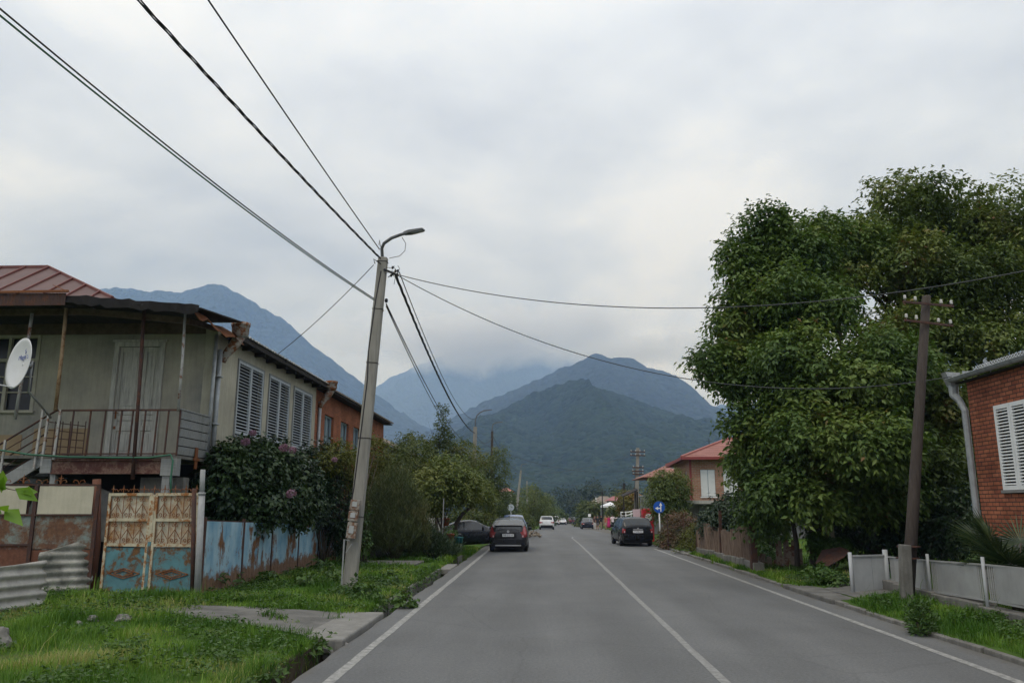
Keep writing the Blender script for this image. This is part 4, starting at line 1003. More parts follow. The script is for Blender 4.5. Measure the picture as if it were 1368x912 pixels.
# ---- panel fence left of the gate
FA = Vector((-12.6, 16.15, .15)); FB = Vector((-9.32, 16.85, .15)); fx = (FB - FA).normalized(); fn = Vector((fx.y, -fx.x, 0)); FWd = (FB - FA).length
PF = thing('fence', 'rust eaten teal panel fence topped with cream sheets left of the gate', 'fence', FB)
def fp(u, z, d=0): return FB - fx * u + Vector((0, 0, z - FB.z)) + fn * d
def fbox(mb, u0, u1, z0, z1, d0, d1):
    vs = [fp(u, z, d) for z in (z0, z1) for u, d in ((u0, d0), (u1, d0), (u1, d1), (u0, d1))]
    mb.add(vs, [(3, 2, 1, 0), (4, 5, 6, 7), (0, 1, 5, 4), (1, 2, 6, 5), (2, 3, 7, 6), (3, 0, 4, 7)])
def uat(px, py=700):
    d = ray(px, py); n = fn; t = (FB - Vector((0, 0, EYE))).dot(n) / d.dot(n); p = Vector((0, 0, EYE)) + d * t; return (FB - p).dot(fx)
u48, u32, u120 = uat(48), uat(33), uat(121); zt = 2.42
for a, c2 in ((u120, u48), (u32, u32 + 1.35)):
    s = MB(); fbox(s, a, c2, 1.83, 2.40, .0, .02); s.build('panel', M['creamsheet'], PF)
s = MB(); fbox(s, u120 - .1, u48 + .02, 1.12, 1.8, -.02, -.008); fbox(s, u48 + .1, u32 + 1.5, 1.22, 1.8, -.02, -.008); s.build('panel', M['tealrust'], PF)
s = MB(); fbox(s, u120 - .1, u48 + .02, .2, 1.1, -.02, -.008); fbox(s, u48 + .1, u32 + 1.5, .2, 1.19, -.02, -.008); s.build('panel', rusty('rust_red_sheet', (.16, .2, .2), .68, 2.2, rust=(.10, .04, .026), rust2=(.17, .075, .045)), PF)
s = MB()
for u in (u120 - .12, u48 + .03, u32 + 1.4): fbox(s, u, u + .07, .1, 2.44, -.03, .03)
for z in (1.79, 2.41): fbox(s, u120 - .12, u32 + 1.5, z, z + .035, -.028, .028)
fbox(s, u48 + .1, u32 + 1.5, 1.19, 1.23, -.02, .03); fbox(s, u32 - .03, u32, 1.83, 2.4, -.05, -.03)
s.build('frame', M['darkrust'], PF)
for k in range(1, 7):
    s = MB(); u = u120 - .05 + k * .36; zb = 2.445
    for sg in (-1, 1): s.tube([fp(u, zb, 0), fp(u + sg * .03, zb + .07, 0), fp(u + sg * .09, zb + .085, 0), fp(u + sg * .12, zb + .04, 0), fp(u + sg * .09, zb + .03, 0)], .008, 4)
    if k % 2 == 0: s.tube([fp(u, zb, 0), fp(u, zb + .1, 0), fp(u, zb + .2, 0)], [.009, .016, .003], 5); s.tube([fp(u - .05, zb + .12, 0), fp(u + .05, zb + .12, 0)], .008, 4)
    s.build('spike', M['scroll'], PF)

# ---- corrugated asbestos sheets leaning in the grass
def corr(name, A, B, hgt, lean, mat, label, rg_seed, rag=.03, drop=0):
    A, B = Vector(A), Vector(B); u = (B - A); L = u.length; u.normalize(); nrm = Vector((u.y, -u.x, 0))
    up_ = (Vector((0, 0, 1)) * math.cos(lean) - nrm * math.sin(lean)).normalized(); nn = u.cross(up_) * -1
    nn = nrm * math.cos(lean) + Vector((0, 0, 1)) * math.sin(lean)
    rg = random.Random(rg_seed); ni, nj = 14, 60; vs = []; fs = []
    for i in range(ni + 1):
        for j in range(nj + 1):
            t = j / nj; wob = rag * math.sin(t * 19 + i) * (1 if i in (0, ni) else 0) + (rg.uniform(-.012, .012) if i in (0, ni) else 0)
            uu = L * i / ni + wob; hh = hgt * (1 - drop * (1 - i / ni)) * t
            vs.append(A + u * uu + up_ * hh + nn * (.032 * math.sin(hh / .17 * 2 * math.pi)))
    for i in range(ni):
        for j in range(nj): a = i * (nj + 1) + j; fs.append((a, a + nj + 1, a + nj + 2, a + 1))
    b = MB(); b.add(vs, fs); o = b.build(name, mat, None, True, loc=A); o.modifiers.new('solid', 'SOLIDIFY').thickness = .012
    return tag(o, label, 'roofing sheet', 'corrugated sheets leaning by the fence')
a = az(-70, 842, .1); c2 = az(60, 822, .1); corr('corrugated_sheet', (a.x, a.y, .12), (c2.x, c2.y, .1), .95, R(8), M['asbestos'], 'pale corrugated sheet standing in the grass, nearer to the frame edge', 3, .04, .14)
a = az(48, 806, .1); c2 = az(120, 801, .1); corr('corrugated_sheet', (a.x, a.y, .13), (c2.x, c2.y, .13), 1.22, R(10), M['mossasbestos'], 'mossy dark stained corrugated sheet leaning beside the rust brown post', 4, .03, .22)

# ---- sky-blue sheet fence
BF = thing('fence', 'sky blue sheet metal fence with rust patches and dark posts', 'fence', (-7.0, 22, .2))
marks = [(269, 777, 694), (322, 772, 696), (361, 766, 697), (397, 762, 698), (424, 752, 697), (448, 743, 697)]
cor = []
for i, (px, yb, yt) in enumerate(marks):
    X_ = -6.92 - .03 * i; c_ = ax_(px, yb, X_); cor.append((X_, c_.y, ax_(px, yt, X_).z))
for i in range(5):
    (xa, ya, ta), (xb, yb, tb) = cor[i], cor[i + 1]
    s = MB(); n = 26; vs = []; fs = []
    for k in range(n + 1):
        t = k / n; y = ya + .04 + (yb - ya - .08) * t; x = xa + (xb - xa) * t + .008 * math.sin(k * 2.1); zt = ta + (tb - ta) * t
        vs += [(x, y, .22), (x, y, zt - .03)]
        if k: q = k * 2; fs.append((q - 2, q, q + 1, q - 1))
    s.add(vs, fs); so_ = s.build('panel', M['bluefence'], BF); so_.modifiers.new('solid', 'SOLIDIFY').thickness = .006
s = MB()
for i, (x, y, t) in enumerate(cor[:-1] + [cor[-1]]): s.box((x - .02, y, (t + .05) / 2), (.06, .07, t + .05))
for i in range(5):
    (xa, ya, ta), (xb, yb, tb) = cor[i], cor[i + 1]; s.bar((xa - .03, ya, ta - .02), (xb - .03, yb, tb - .02), .035, .03)
s.build('post', M['darkrust'], BF)

# ---- concrete lamp post
pb = az(467, 784, .13); pt = ay(512, 344, pb.y + .1); dirp = (pt - pb)
LP = thing('utility_pole', 'leaning square concrete pole with street lamp, nearest on the left verge', 'utility pole', pb)
mb = MB(); mb.bar(pb - dirp * .04, pt, .315, .26, .235, .19, ref=(0, 1, 0))
mb.build('shaft', M['pole_concrete'], LP, bevel=.03)
up_ = dirp.normalized()
for t in (.20, .43, .66, .83, .985): 
    bd = MB(); p = pb.lerp(pt, t); w = .315 + (.235 - .315) * t + .018; bd.bar(p - up_ * .008, p + up_ * .008, w, w - .05, ref=(0, 1, 0)); bd.build('band', M['darkwood'], LP)
ar = MB(); a0 = pt + Vector((0, 0, -.25)); pts = [a0, ay(510, 332, pb.y + .1), ay(513, 325, pb.y + .02), ay(523, 318, pb.y - .05), ay(535, 313.5, pb.y - .12), ay(542, 311.5, pb.y - .15)]
ar.tube(pts, .042, 9); aro = ar.build('lamp_arm', M['lampgrey'], LP, True)
h0, h1 = ay(540, 312, pb.y - .13), ay(566, 306.5, pb.y - .3)
hd = MB(); hd.bar(h0, h0.lerp(h1, .3), .10, .08, .2, .09); hd.bar(h0.lerp(h1, .3), h1, .2, .09, .17, .05); ho = hd.build('lamp_head', M['lampgrey'], aro, bevel=.012)
ls = MB(); hm = h0.lerp(h1, .68) - Vector((0, 0, .05)); ls.bar(h0.lerp(h1, .42) - Vector((0, 0, .046)), h0.lerp(h1, .95) - Vector((0, 0, .036)), .14, .012); ls.build('lens', M['lens'], aro)
lw = MB(); lw.tube([ay(537, 317, pb.y), ay(542, 325, pb.y), ay(541, 335, pb.y), ay(534, 342, pb.y), ay(520, 345, pb.y)], .008, 5); lw.build('loop_wire', M['cable'], aro)
K1 = ay(528, 366, pb.y - .05)
hw = MB(); rg = random.Random(3)
hw.bar(pt + Vector((.05, -.1, -.35)), K1, .06, .05)
for k in range(7): 
    a = K1 + Vector((rg.uniform(-.12, .1), rg.uniform(-.1, .1), rg.uniform(-.12, .14))); hw.lathe([(.02, 0), (.032, .03), (.02, .07)], a, n=8); b_ = K1 + Vector((rg.uniform(-.3, .15), rg.uniform(-.1, .1), rg.uniform(-.3, .25))); hw.tube([a, a.lerp(b_, .5) + Vector((.05, 0, .06)), b_], .007, 5)
hw.tube([ay(501, 352, pb.y - .1), ay(499, 346, pb.y - .1), ay(505, 350, pb.y - .1), pt + Vector((0, 0, -.2))], .015, 6)
hw.lathe([(.03, 0), (.045, .05), (.03, .1)], ay(516, 404, pb.y - .15), n=8); hw.tube([ay(506, 327, pb.y), ay(507, 321, pb.y), ay(508, 329, pb.y), ay(511, 330, pb.y)], .01, 5)
hw.build('wire_bracket', M['black'], LP)
cb_ = MB(); cb_.tube([ay(509, 362, pb.y - .2), ay(502, 400, pb.y - .2), ay(492, 470, pb.y - .22), ay(491, 505, pb.y - .22), ay(485, 555, pb.y - .24), ay(473, 650, pb.y - .26), ay(466, 690, pb.y - .26)], .016, 6); cb_.build('riser_cable', M['cable'], LP)
mbx = rusty('meter_box_rust', (.27, .25, .22), .5, 7, rust=(.10, .05, .03), rust2=(.2, .10, .055))
for k, (x, y0, y1) in enumerate(((474.5, 667, 681.5), (472, 682, 696), (470, 697, 719))):
    a = ay(x, (y0 + y1) / 2, pb.y - .24); hh = abs(ay(x, y0, pb.y - .24).z - ay(x, y1, pb.y - .24).z); b_ = MB(); mm_ = Matrix.Rotation(R(6), 3, 'Y')
    b_.box(a, (.22, .12, hh - .01), m=mm_); bo = b_.build('meter_box', mbx, LP, bevel=.01)
    g = MB(); g.box(a + Vector((.0, -.065, .02)), (.11, .012, hh * .45), m=mm_); g.build('window', M['lens'], bo)
cd = MB(); cd.tube([ay(456, 786, pb.y - .2), ay(460, 720, pb.y - .24), ay(467, 722, pb.y - .24)], .02, 6); cd.tube([ay(462, 738, pb.y - .25), ay(470, 726, pb.y - .25)], .012, 5); cd.build('conduit', M['pipegrey'], LP)

# ---- lime post, grey wall behind the conifer
lp = az(484, 744, .15); mb = MB(); mb.box((lp.x, lp.y, 1.1), (.38, .3, 2.1)); mb.box((lp.x, lp.y, 2.16), (.44, .36, .06)); tag(mb.build('gate_pillar', M['lime'], bevel=.015, loc=(lp.x, lp.y, .1)), 'lime green painted gate pillar behind the concrete lamp pole', 'pillar')
a, c2 = az(494, 747, .15), az(560, 742, .15); mb = MB(); mb.bar((a.x, a.y + .4, .8), (c2.x - .8, c2.y + 2.5, .8), .16, 1.3); tag(mb.build('garden_wall', M['stucco_grey'], bevel=.01, loc=(a.x, a.y, .1)), 'low grey rendered garden wall behind the brownish conifer', 'wall')

# ------------------------------------------------------------------ plants on the left
g_left = 'garden shrubs and trees along the left verge'
HL = [lob(330, 618, 20.5, 40, 32, 34), lob(300, 640, 19.6, 30, 44, 30), lob(360, 640, 21.5, 44, 50, 30), lob(330, 672, 20.3, 50, 34, 30), lob(395, 655, 22.8, 30, 45, 26)]
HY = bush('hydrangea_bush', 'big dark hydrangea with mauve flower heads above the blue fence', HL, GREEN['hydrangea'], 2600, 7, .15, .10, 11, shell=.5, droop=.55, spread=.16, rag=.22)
for k, (px, py, r) in enumerate(((328, 590, 4.5), (338, 578, 3.5), (379, 598, 5), (391, 601, 4), (266, 622, 5.5), (389, 659, 5.5), (447, 614, 3.5))):
    c = ay(px, py, 19.6 if px < 400 else 24.0); rg = np.random.default_rng(50 + k); n = 90; s = r / 55
    d = unit(rg.normal(size=(n, 3))); P = np.array(c) + d * s * np.array([1, 1, .75])
    V, Fi = leaf_block(P, unit(rg.normal(size=(n, 3)) + d * .3), d, np.full(n, .055), np.full(n, .05)); npmesh('flower_head', V, Fi, 3, GREEN['pink'], HY, attr=np.repeat(rg.random(n), 4))
bush('camellia_bush', 'dense dark green bush hanging over the far end of the blue fence', [lob(425, 635, 25.5, 30, 46, 26), lob(450, 665, 26.2, 26, 50, 24), lob(412, 668, 25.0, 24, 34, 24), lob(458, 700, 26.8, 14, 40, 20)], GREEN['camellia'], 1900, 7, .12, .065, 12, spread=.15, droop=.4, rag=.22)
bush('yellow_shrub', 'yellow green shrub below the orange brick house', [lob(452, 606, 25.2, 20, 14), lob(468, 622, 26, 16, 24), lob(442, 614, 25, 16, 10), lob(500, 612, 32, 20, 30)], GREEN['yellowish'], 700, 7, .12, .05, 13, spread=.16, rag=.3)
bush('vine', 'small leafy vine climbing beside the lime green pillar', [lob(489, 690, 27.4, 5, 16), lob(487, 722, 27.2, 5, 14)], GREEN['weed'], 50, 5, .13, .10, 14, spread=.1, cat='vine')
# conifer: upswept sprays
CL = [lob(527, 668, 29.6, 28, 40), lob(508, 690, 29.3, 26, 42), lob(545, 695, 29.8, 26, 40), lob(526, 715, 29.4, 36, 30), lob(500, 718, 29.0, 20, 26), lob(556, 720, 29.8, 18, 24)]
bush('conifer_shrub', 'brownish feathery conifer standing in front of the grey garden wall', CL, GREEN['conifer'], 3200, 9, .16, .018, 15, droop=-1.0, up=.8, spread=.13, rag=.2, shell=.35)
bush('garden_hedge', 'leafy hedge glimpsed behind the dark saloon car', [lob(632, 690, 56, 15, 9), lob(652, 693, 57, 12, 8), lob(612, 690, 55, 13, 9)], GREEN['mixed'], 420, 6, .2, .1, 55, spread=.2, cat='hedge')
# young fruit tree with a leaning trunk and a taller poplar-like shoot behind
ft = az(604, 737, 0.1)
tree('fruit_tree', 'small fruit tree with glossy light leaves and dark stem by the pots', (ay(589, 725, 33.6).x, 33.6, .1), [lob(590, 645, 33.6, 36, 24), lob(570, 655, 33.2, 26, 26), lob(618, 650, 34, 26, 22), lob(600, 625, 34, 26, 18), lob(575, 668, 33.4, 18, 14)], GREEN['fruit'], 1300, 7, .155, .075, .06, 16, group=g_left, spread=.18, droop=.5, rag=.3)
lt = MB(); lt.tube([(ay(604, 722, 35).x, 35, 0), ay(609, 700, 35), ay(617, 687, 35.1), ay(630, 676, 35.2)], [.12, .1, .085, .06], 8); 
T = thing('leaning_tree', 'tree with crooked dark leaning trunk beside the dark saloon car', 'tree', (ay(604, 722, 35).x, 35, .05), g_left)
lt.build('trunk', M['bark'], T, True, fix=False); crown('crown', GREEN['fruit'], T, [lob(638, 655, 35.4, 20, 14), lob(622, 642, 35.6, 22, 18), lob(650, 664, 36, 12, 9)], 460, 7, .16, .07, 17, spread=.18, droop=.5, rag=.3)
tree('garden_tree', 'broad olive green tree crown against the end of the brick house', (ay(520, 700, 36).x, 36, .15), [lob(520, 640, 36, 40, 36), lob(500, 615, 37, 30, 26), lob(548, 618, 36.5, 34, 34), lob(575, 640, 36.2, 30, 30), lob(495, 655, 35, 26, 30)], GREEN['mixed'], 1900, 7, .15, .06, .09, 18, group=g_left, spread=.2, droop=.4, rag=.35)
tree('garden_tree', 'dark green bushy tree rising behind the small fruit tree', (ay(585, 700, 41).x, 41, .05), [lob(590, 612, 41, 36, 26), lob(555, 604, 41, 24, 22), lob(620, 618, 42, 28, 28), lob(545, 592, 41, 10, 14)], GREEN['mixed'], 1400, 7, .17, .06, .09, 19, group=g_left, spread=.22, droop=.2, rag=.4)
tree('poplar_sapling', 'slender young tree poking high above the garden crowns', (ay(592, 700, 40).x, 40, .1), [lob(594, 588, 40, 11, 14), lob(592, 566, 40, 8, 14), lob(590, 548, 40, 4.5, 11)], GREEN['mixed'], 210, 6, .15, .06, .05, 20, group=g_left, spread=.14, droop=.1, rag=.45, shell=.2)
tree('garden_tree', 'dark loose tree in front of the second and third lamp poles', (ay(658, 690, 58).x, 58, -.1), [lob(660, 632, 58, 20, 24), lob(648, 655, 58, 20, 26), lob(668, 612, 58, 10, 16), lob(642, 628, 57, 14, 18), lob(664, 668, 58, 14, 18)], GREEN['mixed'], 1000, 7, .2, .075, .1, 21, group=g_left, spread=.28, droop=.3, rag=.45)
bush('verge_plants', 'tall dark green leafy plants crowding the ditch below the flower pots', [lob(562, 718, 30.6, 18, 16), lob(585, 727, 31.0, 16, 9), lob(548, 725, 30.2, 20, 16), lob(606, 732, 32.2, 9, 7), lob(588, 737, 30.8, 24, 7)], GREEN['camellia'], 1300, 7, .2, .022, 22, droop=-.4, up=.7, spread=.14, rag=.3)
# flower pots on a stake
PX = thing('pot_stand', 'thin metal stake with side arm holding the flower pots', 'pot stand', (ay(591, 735, 31).x, 31, .1))
mb = MB(); s0 = ay(590, 730, 31); mb.tube([(s0.x, 31, -.1), (s0.x + .05, 31, 2.3)], .02, 7); pa = ay(590, 711, 31); pb2 = ay(616, 713, 31.2); mb.tube([pa, pb2], .012, 6); mb.build('stake', M['pipegrey'], PX)
def pot(px, py, Y, r, h, mat, label, plant=None, seed=1):
    c = ay(px, py, Y); t = thing('flower_pot', label, 'flower pot', (c.x, c.y, c.z - h / 2), 'flower pots by the ditch')
    b_ = MB(); b_.lathe([(r * .68, -h / 2), (r * .95, h * .36), (r * 1.05, h * .37), (r * 1.05, h / 2), (r * .93, h / 2), (r * .9, h * .38)], c, n=16); b_.build('pot', mat, t, True)
    if plant: crown('foliage', plant, t, [(c.x, c.y, c.z + h * .75, r * 1.3, r * 1.3, h * .7)], 26, 6, .1, .05, seed, spread=.07)
    return t
pot(602, 717.5, 31, .15, .28, M['terracotta'], 'terracotta pot with small plant on the stake arm', GREEN['weed'], 3)
pot(611, 721, 31.2, .11, .25, M['tealpot'], 'larger teal plastic pot beside the terracotta pot'); pot(616, 721, 31.3, .08, .22, M['tealpot'], 'slim teal pot nearest the road')
pot(595, 697, 36, .2, .34, M['terracotta'], 'red brown bucket hanging beneath the fruit tree', GREEN['weed'], 5)
mb = MB(); a, c2 = ay(560, 722, 47.5), ay(592, 722, 47.5); mb.bar((a.x, 47.5, .6), (c2.x + .2, 47.5, .6), .14, 1.6); mb.bar((a.x - .02, 47.5, 1.43), (c2.x + .22, 47.5, 1.43), .2, .06)
tag(mb.build('garden_wall', plain('whitewash', (.5, .5, .48), .9, .15, 2.), bevel=.01, loc=(a.x, 47.5, 0)), 'short white wall glimpsed under the fruit tree', 'wall')
# yucca-like blades at its foot
rg = np.random.default_rng(4); c = np.array(ay(577, 720, 34)); n = 26
d = unit(rg.normal(size=(n, 3)) * [1, 1, .3] + [0, 0, .9]); V, Fi = leaf_block(np.tile(c - [0, 0, .3], (n, 1)), d, unit(rg.normal(size=(n, 3)) + [0, 0, .4]), np.full(n, .75), np.full(n, .05)); tag(npmesh('yucca', V, Fi, 3, GREEN['palm'], loc=c, attr=np.repeat(rg.random(n), 4)), 'spiky yucca at the foot of the white wall', 'plant')
# broad weeds by the blue fence and on the verge
wl = [((276, 790), 17.6, .22), ((300, 790), 18.6, .2), ((352, 783), 19.5, .16), ((442, 778), 20.2, .18), ((405, 790), 19.2, .15), ((470, 806), 17.4, .2), ((490, 805), 16.9, .2), ((520, 775), 20.6, .16), ((540, 812), 16.6, .12), ((428, 762), 24, .2)]
for k, ((px, py), Y, r) in enumerate(wl):
    p = ay(px, py, Y); z = gzz(p.x, Y)
    t = crown('weed', GREEN['weed'], None, [(p.x, Y, z + r * .8, r * 1.5, r * 1.5, r)], 36, 5, .13, .08, 70 + k, spread=.09, droop=.5, loc=(p.x, Y, z))
    tag(t, ['leafy weed clump at the foot of the grey gas pipe', 'leafy weed under the first blue fence panel', 'leafy weed under the second blue fence panel', 'weed with narrow spread left of the concrete pole foot', 'low weed in the lawn before the blue fence', 'weed beside the broken path below the pole', 'broad weed at the corner of the culvert slab', 'weed on the lawn to the right of the concrete pole', 'small weed at the road edge by the slab', 'tall weed where the blue fence ends'][k], 'weed', 'weeds on the left verge')
# sapling at the frame edge
sb = Vector((-3.45, 4.6, .05)); T = thing('sapling', 'bright green young leaves on a twig at the left frame edge', 'sapling', sb)
mb = MB(); tw = [ay(-60, 640, 4.6), ay(-30, 655, 4.6), ay(0, 650, 4.55), ay(22, 655, 4.5)]; mb.tube([sb, sb + Vector((0, 0, 1.2)), tw[0]], [.02, .015, .008], 6); mb.tube([tw[0], tw[1], tw[2], tw[3]], [.007, .006, .004, .002], 5); mb.tube([tw[1], ay(-8, 690, 4.6)], .004, 5); mb.tube([sb + Vector((0, 0, 1.2)), sb + Vector((-.2, .1, 2.1))], .008, 5); mb.build('stem', M['bark'], T)
lv = [(4, 628, 1), (20, 652, 1.1), (6, 680, 1.2), (10, 684, .9), (28, 658, .8), (-14, 640, 1.2), (-20, 668, 1), (3, 655, .9), (-10, 690, 1.1), (-40, 650, 1.2)]
C = np.array([ay(x, y, 4.55) for x, y, _ in lv]); rg = np.random.default_rng(9); n = len(C)
V, Fi = leaf_block(C, unit(rg.normal(size=(n, 3)) * .5 + [.5, -.2, -.3]), unit(rg.normal(size=(n, 3)) * .4 + [0, -.8, .5]), np.array([.13 * q for _, _, q in lv]), np.array([.075 * q for _, _, q in lv])); npmesh('foliage', V, Fi, 3, GREEN['bright'], T, attr=np.repeat(rg.random(n), 4))

# ------------------------------------------------------------------ grass
def grass(name, label, region, n, seed, h=(.05, .15), bw=.011, clump=1.2):
    rg = np.random.default_rng(seed); x0, x1, y0, y1, ok = region
    x = rg.uniform(x0, x1, n); y = y0 + (y1 - y0) * rg.random(n) ** 1.25
    k = ok(x, y) & (fbm(x * 1.6, y * 1.6, seed + 4, 3) + rg.random(n) * .5 > .38); x, y = x[k], y[k]; n = len(x); z = gz(x, y)
    cl = fbm(x * clump, y * clump, seed, 4)
    hh = (h[0] + (h[1] - h[0]) * rg.random(n) ** 1.3) * (.22 + 2.6 * np.clip(cl - .22, 0, 1) ** 1.5); hh = np.where(rg.random(n) > .993, hh * 2.2, hh)
    a = rg.uniform(0, 2 * np.pi, n); lean = rg.uniform(.1, .9, n) * hh
    B = np.stack([x, y, z - .01], 1); d = np.stack([np.cos(a), np.sin(a), np.zeros(n)], 1); s = np.stack([-np.sin(a), np.cos(a), np.zeros(n)], 1)
    w_ = (bw * (.6 + .7 * rg.random(n)) * np.clip(y / 13, .7, 2.6))[:, None]
    up_ = np.array([0, 0, 1.])
    m_ = B + d * (lean * .35)[:, None] + up_ * (hh * .6)[:, None]; t_ = B + d * lean[:, None] + up_ * hh[:, None]
    V = np.stack([B - s * w_ * .5, B + s * w_ * .5, m_ + s * w_ * .4, m_ - s * w_ * .4, t_], 1).reshape(-1, 3)
    i = np.arange(n) * 5; Fi = np.stack([i, i + 1, i + 2, i, i + 2, i + 3, i + 3, i + 2, i + 4], -1).reshape(-1)
    big = fbm(x * .7 + 3, y * .7, seed + 9, 4)
    r = np.clip(.42 + (big - .5) * 2.6 + rg.normal(size=n) * .14 + (rg.random(n) > .97) * .5, 0, 1)
    o = npmesh(name, V, Fi, 3, GREEN['grass'], attr=np.repeat(r, 5)); return tag(o, label, kind='stuff')
def okl(x, y):
    xs = x - shift(y); path = (y > np.interp(x, [-8.2, -6.8, -3.4], [14.5, 14.15, 12.2]) + .35 * fbm(x * 2.1, x * 0, 71, 3)) & (y < 14.8 + .5 * fbm(x * 2.3, x * 0, 72, 3)) & (x > -7.0 + 1.2 * fbm(y * 2, y * 0, 73, 2)) & (fbm(x * 1.7, y * 1.7, 77, 3) > .3) ; path2 = (y > 26.4) & (y < 28.6) & (x > -7)
    path2 = path2 | ((y > 40.2) & (y < 47))
    ditch = (xs > -3.2) & (y < DITCH_END)
    return ~path & ~path2 & ~ditch & (xs < -2.95) & ((x > -9.2) | (y < 16.6)) & ((x > -6.9) | (y < 16.6))
grass('grass', 'bright unmown grass on the left verge', (-13.5, -2.95, 6.0, 17.0, okl), 120000, 31, (.07, .20))
grass('grass', 'grass beside the camera on the left', (-13.5, -2.95, 1.0, 6.2, okl), 34000, 36, (.07, .20))
grass('grass', 'grass beside the camera on the right', (6.1, 8.0, 1.0, 6.2, lambda x, y: x > 6.2), 9000, 37, (.08, .22))
grass('grass', 'bright grass before the blue fence', (-7.6, -2.95, 15.6, 46, okl), 80000, 32, (.07, .21))
grass('grass', 'long grass and mud plants hanging over the ditch', (-3.5, -2.98, 1.5, 34.5, lambda x, y: ~((y > 10.3) & (y < 15.4)) | ((x < -3.2) & (y < 12.0)) & ~((y > 26.2) & (y < 28.7))), 16000, 35, (.09, .26))
def okr(x, y):
    xs = x - shift(y); path = (y > 17.5) & (y < 20.3) & (x < 7.9); path2 = (y > 34.6) & (y < 36.6) & (x < 7.2)
    return ~path & ~path2 & (xs > 6.16 + .12 * np.sin(y * 2.3))
grass('grass', 'bright grass along the right verge', (6.1, 8.0, 6.0, 40, okr), 70000, 33, (.08, .22))
grass('grass', 'rough grass in the right gardens', (8.0, 14.0, 8.0, 40, lambda x, y: x > 7.6), 16000, 34, (.08, .2))
# hanging weeds over the ditch edge
rg = random.Random(6)
dl = [(-3.2, y) for y in (6.4, 7.2, 7.9, 8.5, 9.0, 9.5, 9.9, 11.9, 12.1, 16.0, 17.0, 18.2, 19.6, 21, 22.4, 23.6, 25)]
V_ = []; F_ = []; A_r = []; nn_ = 0
rgn = np.random.default_rng(12)
P = []
for x, y in dl: 
    for q in range(60): P.append((x + rgn.normal() * .07, y + rgn.normal() * .35, .06 + rgn.normal() * .05 - abs(rgn.normal()) * .04))
P = np.array(P); n = len(P); V, Fi = leaf_block(P, unit(rgn.normal(size=(n, 3)) * .8 + [.5, 0, -.1]), unit(rgn.normal(size=(n, 3)) * .5 + [0, 0, 1]), .06 + .09 * rgn.random(n), .02 + .05 * rgn.random(n))
tag(npmesh('weeds', V, Fi, 3, GREEN['weed'], attr=np.repeat(rgn.random(n), 4)), 'small weeds hanging over the ditch edge', kind='stuff')
# clover and broad weeds through the lawn
def weeds(x0, x1, y0, y1, n, seed, ok):
    rg = np.random.default_rng(seed); cx = rg.uniform(x0, x1, n); cy = y0 + (y1 - y0) * rg.random(n); k = ok(cx, cy) & (fbm(cx * .8, cy * .8, seed, 3) > .47); cx, cy = cx[k], cy[k]
    q = 9; n = len(cx) * q; x = np.repeat(cx, q) + rg.normal(size=n) * .07; y = np.repeat(cy, q) + rg.normal(size=n) * .07; k = ok(x, y); x, y = x[k], y[k]; n = len(x)
    P = np.stack([x, y, gz(x, y) + rg.uniform(.03, .15, n)], 1); d = rg.normal(size=(n, 3)) * [1, 1, .25]
    V, Fi = leaf_block(P, unit(d), unit(rg.normal(size=(n, 3)) * .4 + [0, 0, 1]), rg.uniform(.035, .10, n), rg.uniform(.03, .055, n)); return tag(npmesh('weeds', V, Fi, 3, GREEN['weed'], attr=np.repeat(rg.random(n), 4)), 'clover and broad leaved weeds in the grass', kind='stuff')
weeds(-12, -3.2, 6.5, 30, 4200, 5, okl); weeds(6.3, 8, 7, 30, 1500, 6, okr)
# stones
def rock(name, c, s, mat, seed, label, cat='stone', group=None, flat=.7):
    bm = bmesh.new(); bmesh.ops.create_icosphere(bm, subdivisions=3, radius=1); rg = random.Random(seed); o_ = Vector((rg.random() * 9, rg.random() * 9, rg.random() * 9))
    from mathutils import noise as mn
    for v in bm.verts: v.co = v.co * (1 + .55 * mn.noise(v.co * 1.3 + o_) + .15 * mn.noise(v.co * 3.1 + o_)); v.co = Vector((v.co.x * s[0], v.co.y * s[1], v.co.z * s[2] * flat))
    me = bpy.data.meshes.new(name); bm.to_mesh(me); bm.free(); me.materials.append(mat); o = bpy.data.objects.new(name, me); COL.objects.link(o); o.location = c
    return tag(o, label, cat, group)
for k, ((px, py), s, l) in enumerate((((165, 832), .11, 'pale rounded stone in the grass before the double gate'), ((122, 833), .09, 'flat pale stone in the grass near the leaning sheets'), ((105, 838), .05, 'small pale stone left of the flat one'))):
    p = az(px, py, .16); rock('stone', (p.x, p.y, gzz(p.x, p.y) + .03), (s, s, s), M['old_concrete'], k, l, group='stones in the left grass')
p = az(2, 868, .15); rock('boulder', (p.x - .2, p.y, gzz(p.x, p.y) + .05), (.26, .26, .24), M['old_concrete'], 9, 'dark boulder in the grass at the left frame edge', 'boulder')
p = az(446, 872, -.1); rock('boulder', (-3.08, p.y + .25, -.1), (.3, .16, .2), M['stone'], 13, 'brown rock wedged in the ditch under the culvert slab', 'boulder')
RP = Vector((az(712, 716, -.05).x, az(712, 716, -.05).y, bz(52)))
mb = MB(); rg = random.Random(3)
T = thing('rubble_heap', 'heap of dry rubble at the road edge beyond the grey hatchback', 'rubble heap', RP)
from mathutils import noise as mn_
for k in range(46):
    a = rg.uniform(0, 6.28); r = rg.random() ** .6; s = rg.uniform(.07, .18); c = RP + Vector((math.cos(a) * r * .62, math.sin(a) * r * .6, max(.02, .36 * (1 - r) + rg.uniform(-.04, .05))))
    mb.box(c, (s * rg.uniform(.8, 1.6), s, s * rg.uniform(.6, 1)), m=Matrix.Rotation(rg.uniform(0, 6), 3, Vector((rg.random(), rg.random(), rg.random())).normalized()))
mb.build('rubble', M['rubble'], T, bevel=.015).__setitem__('kind', 'stuff')

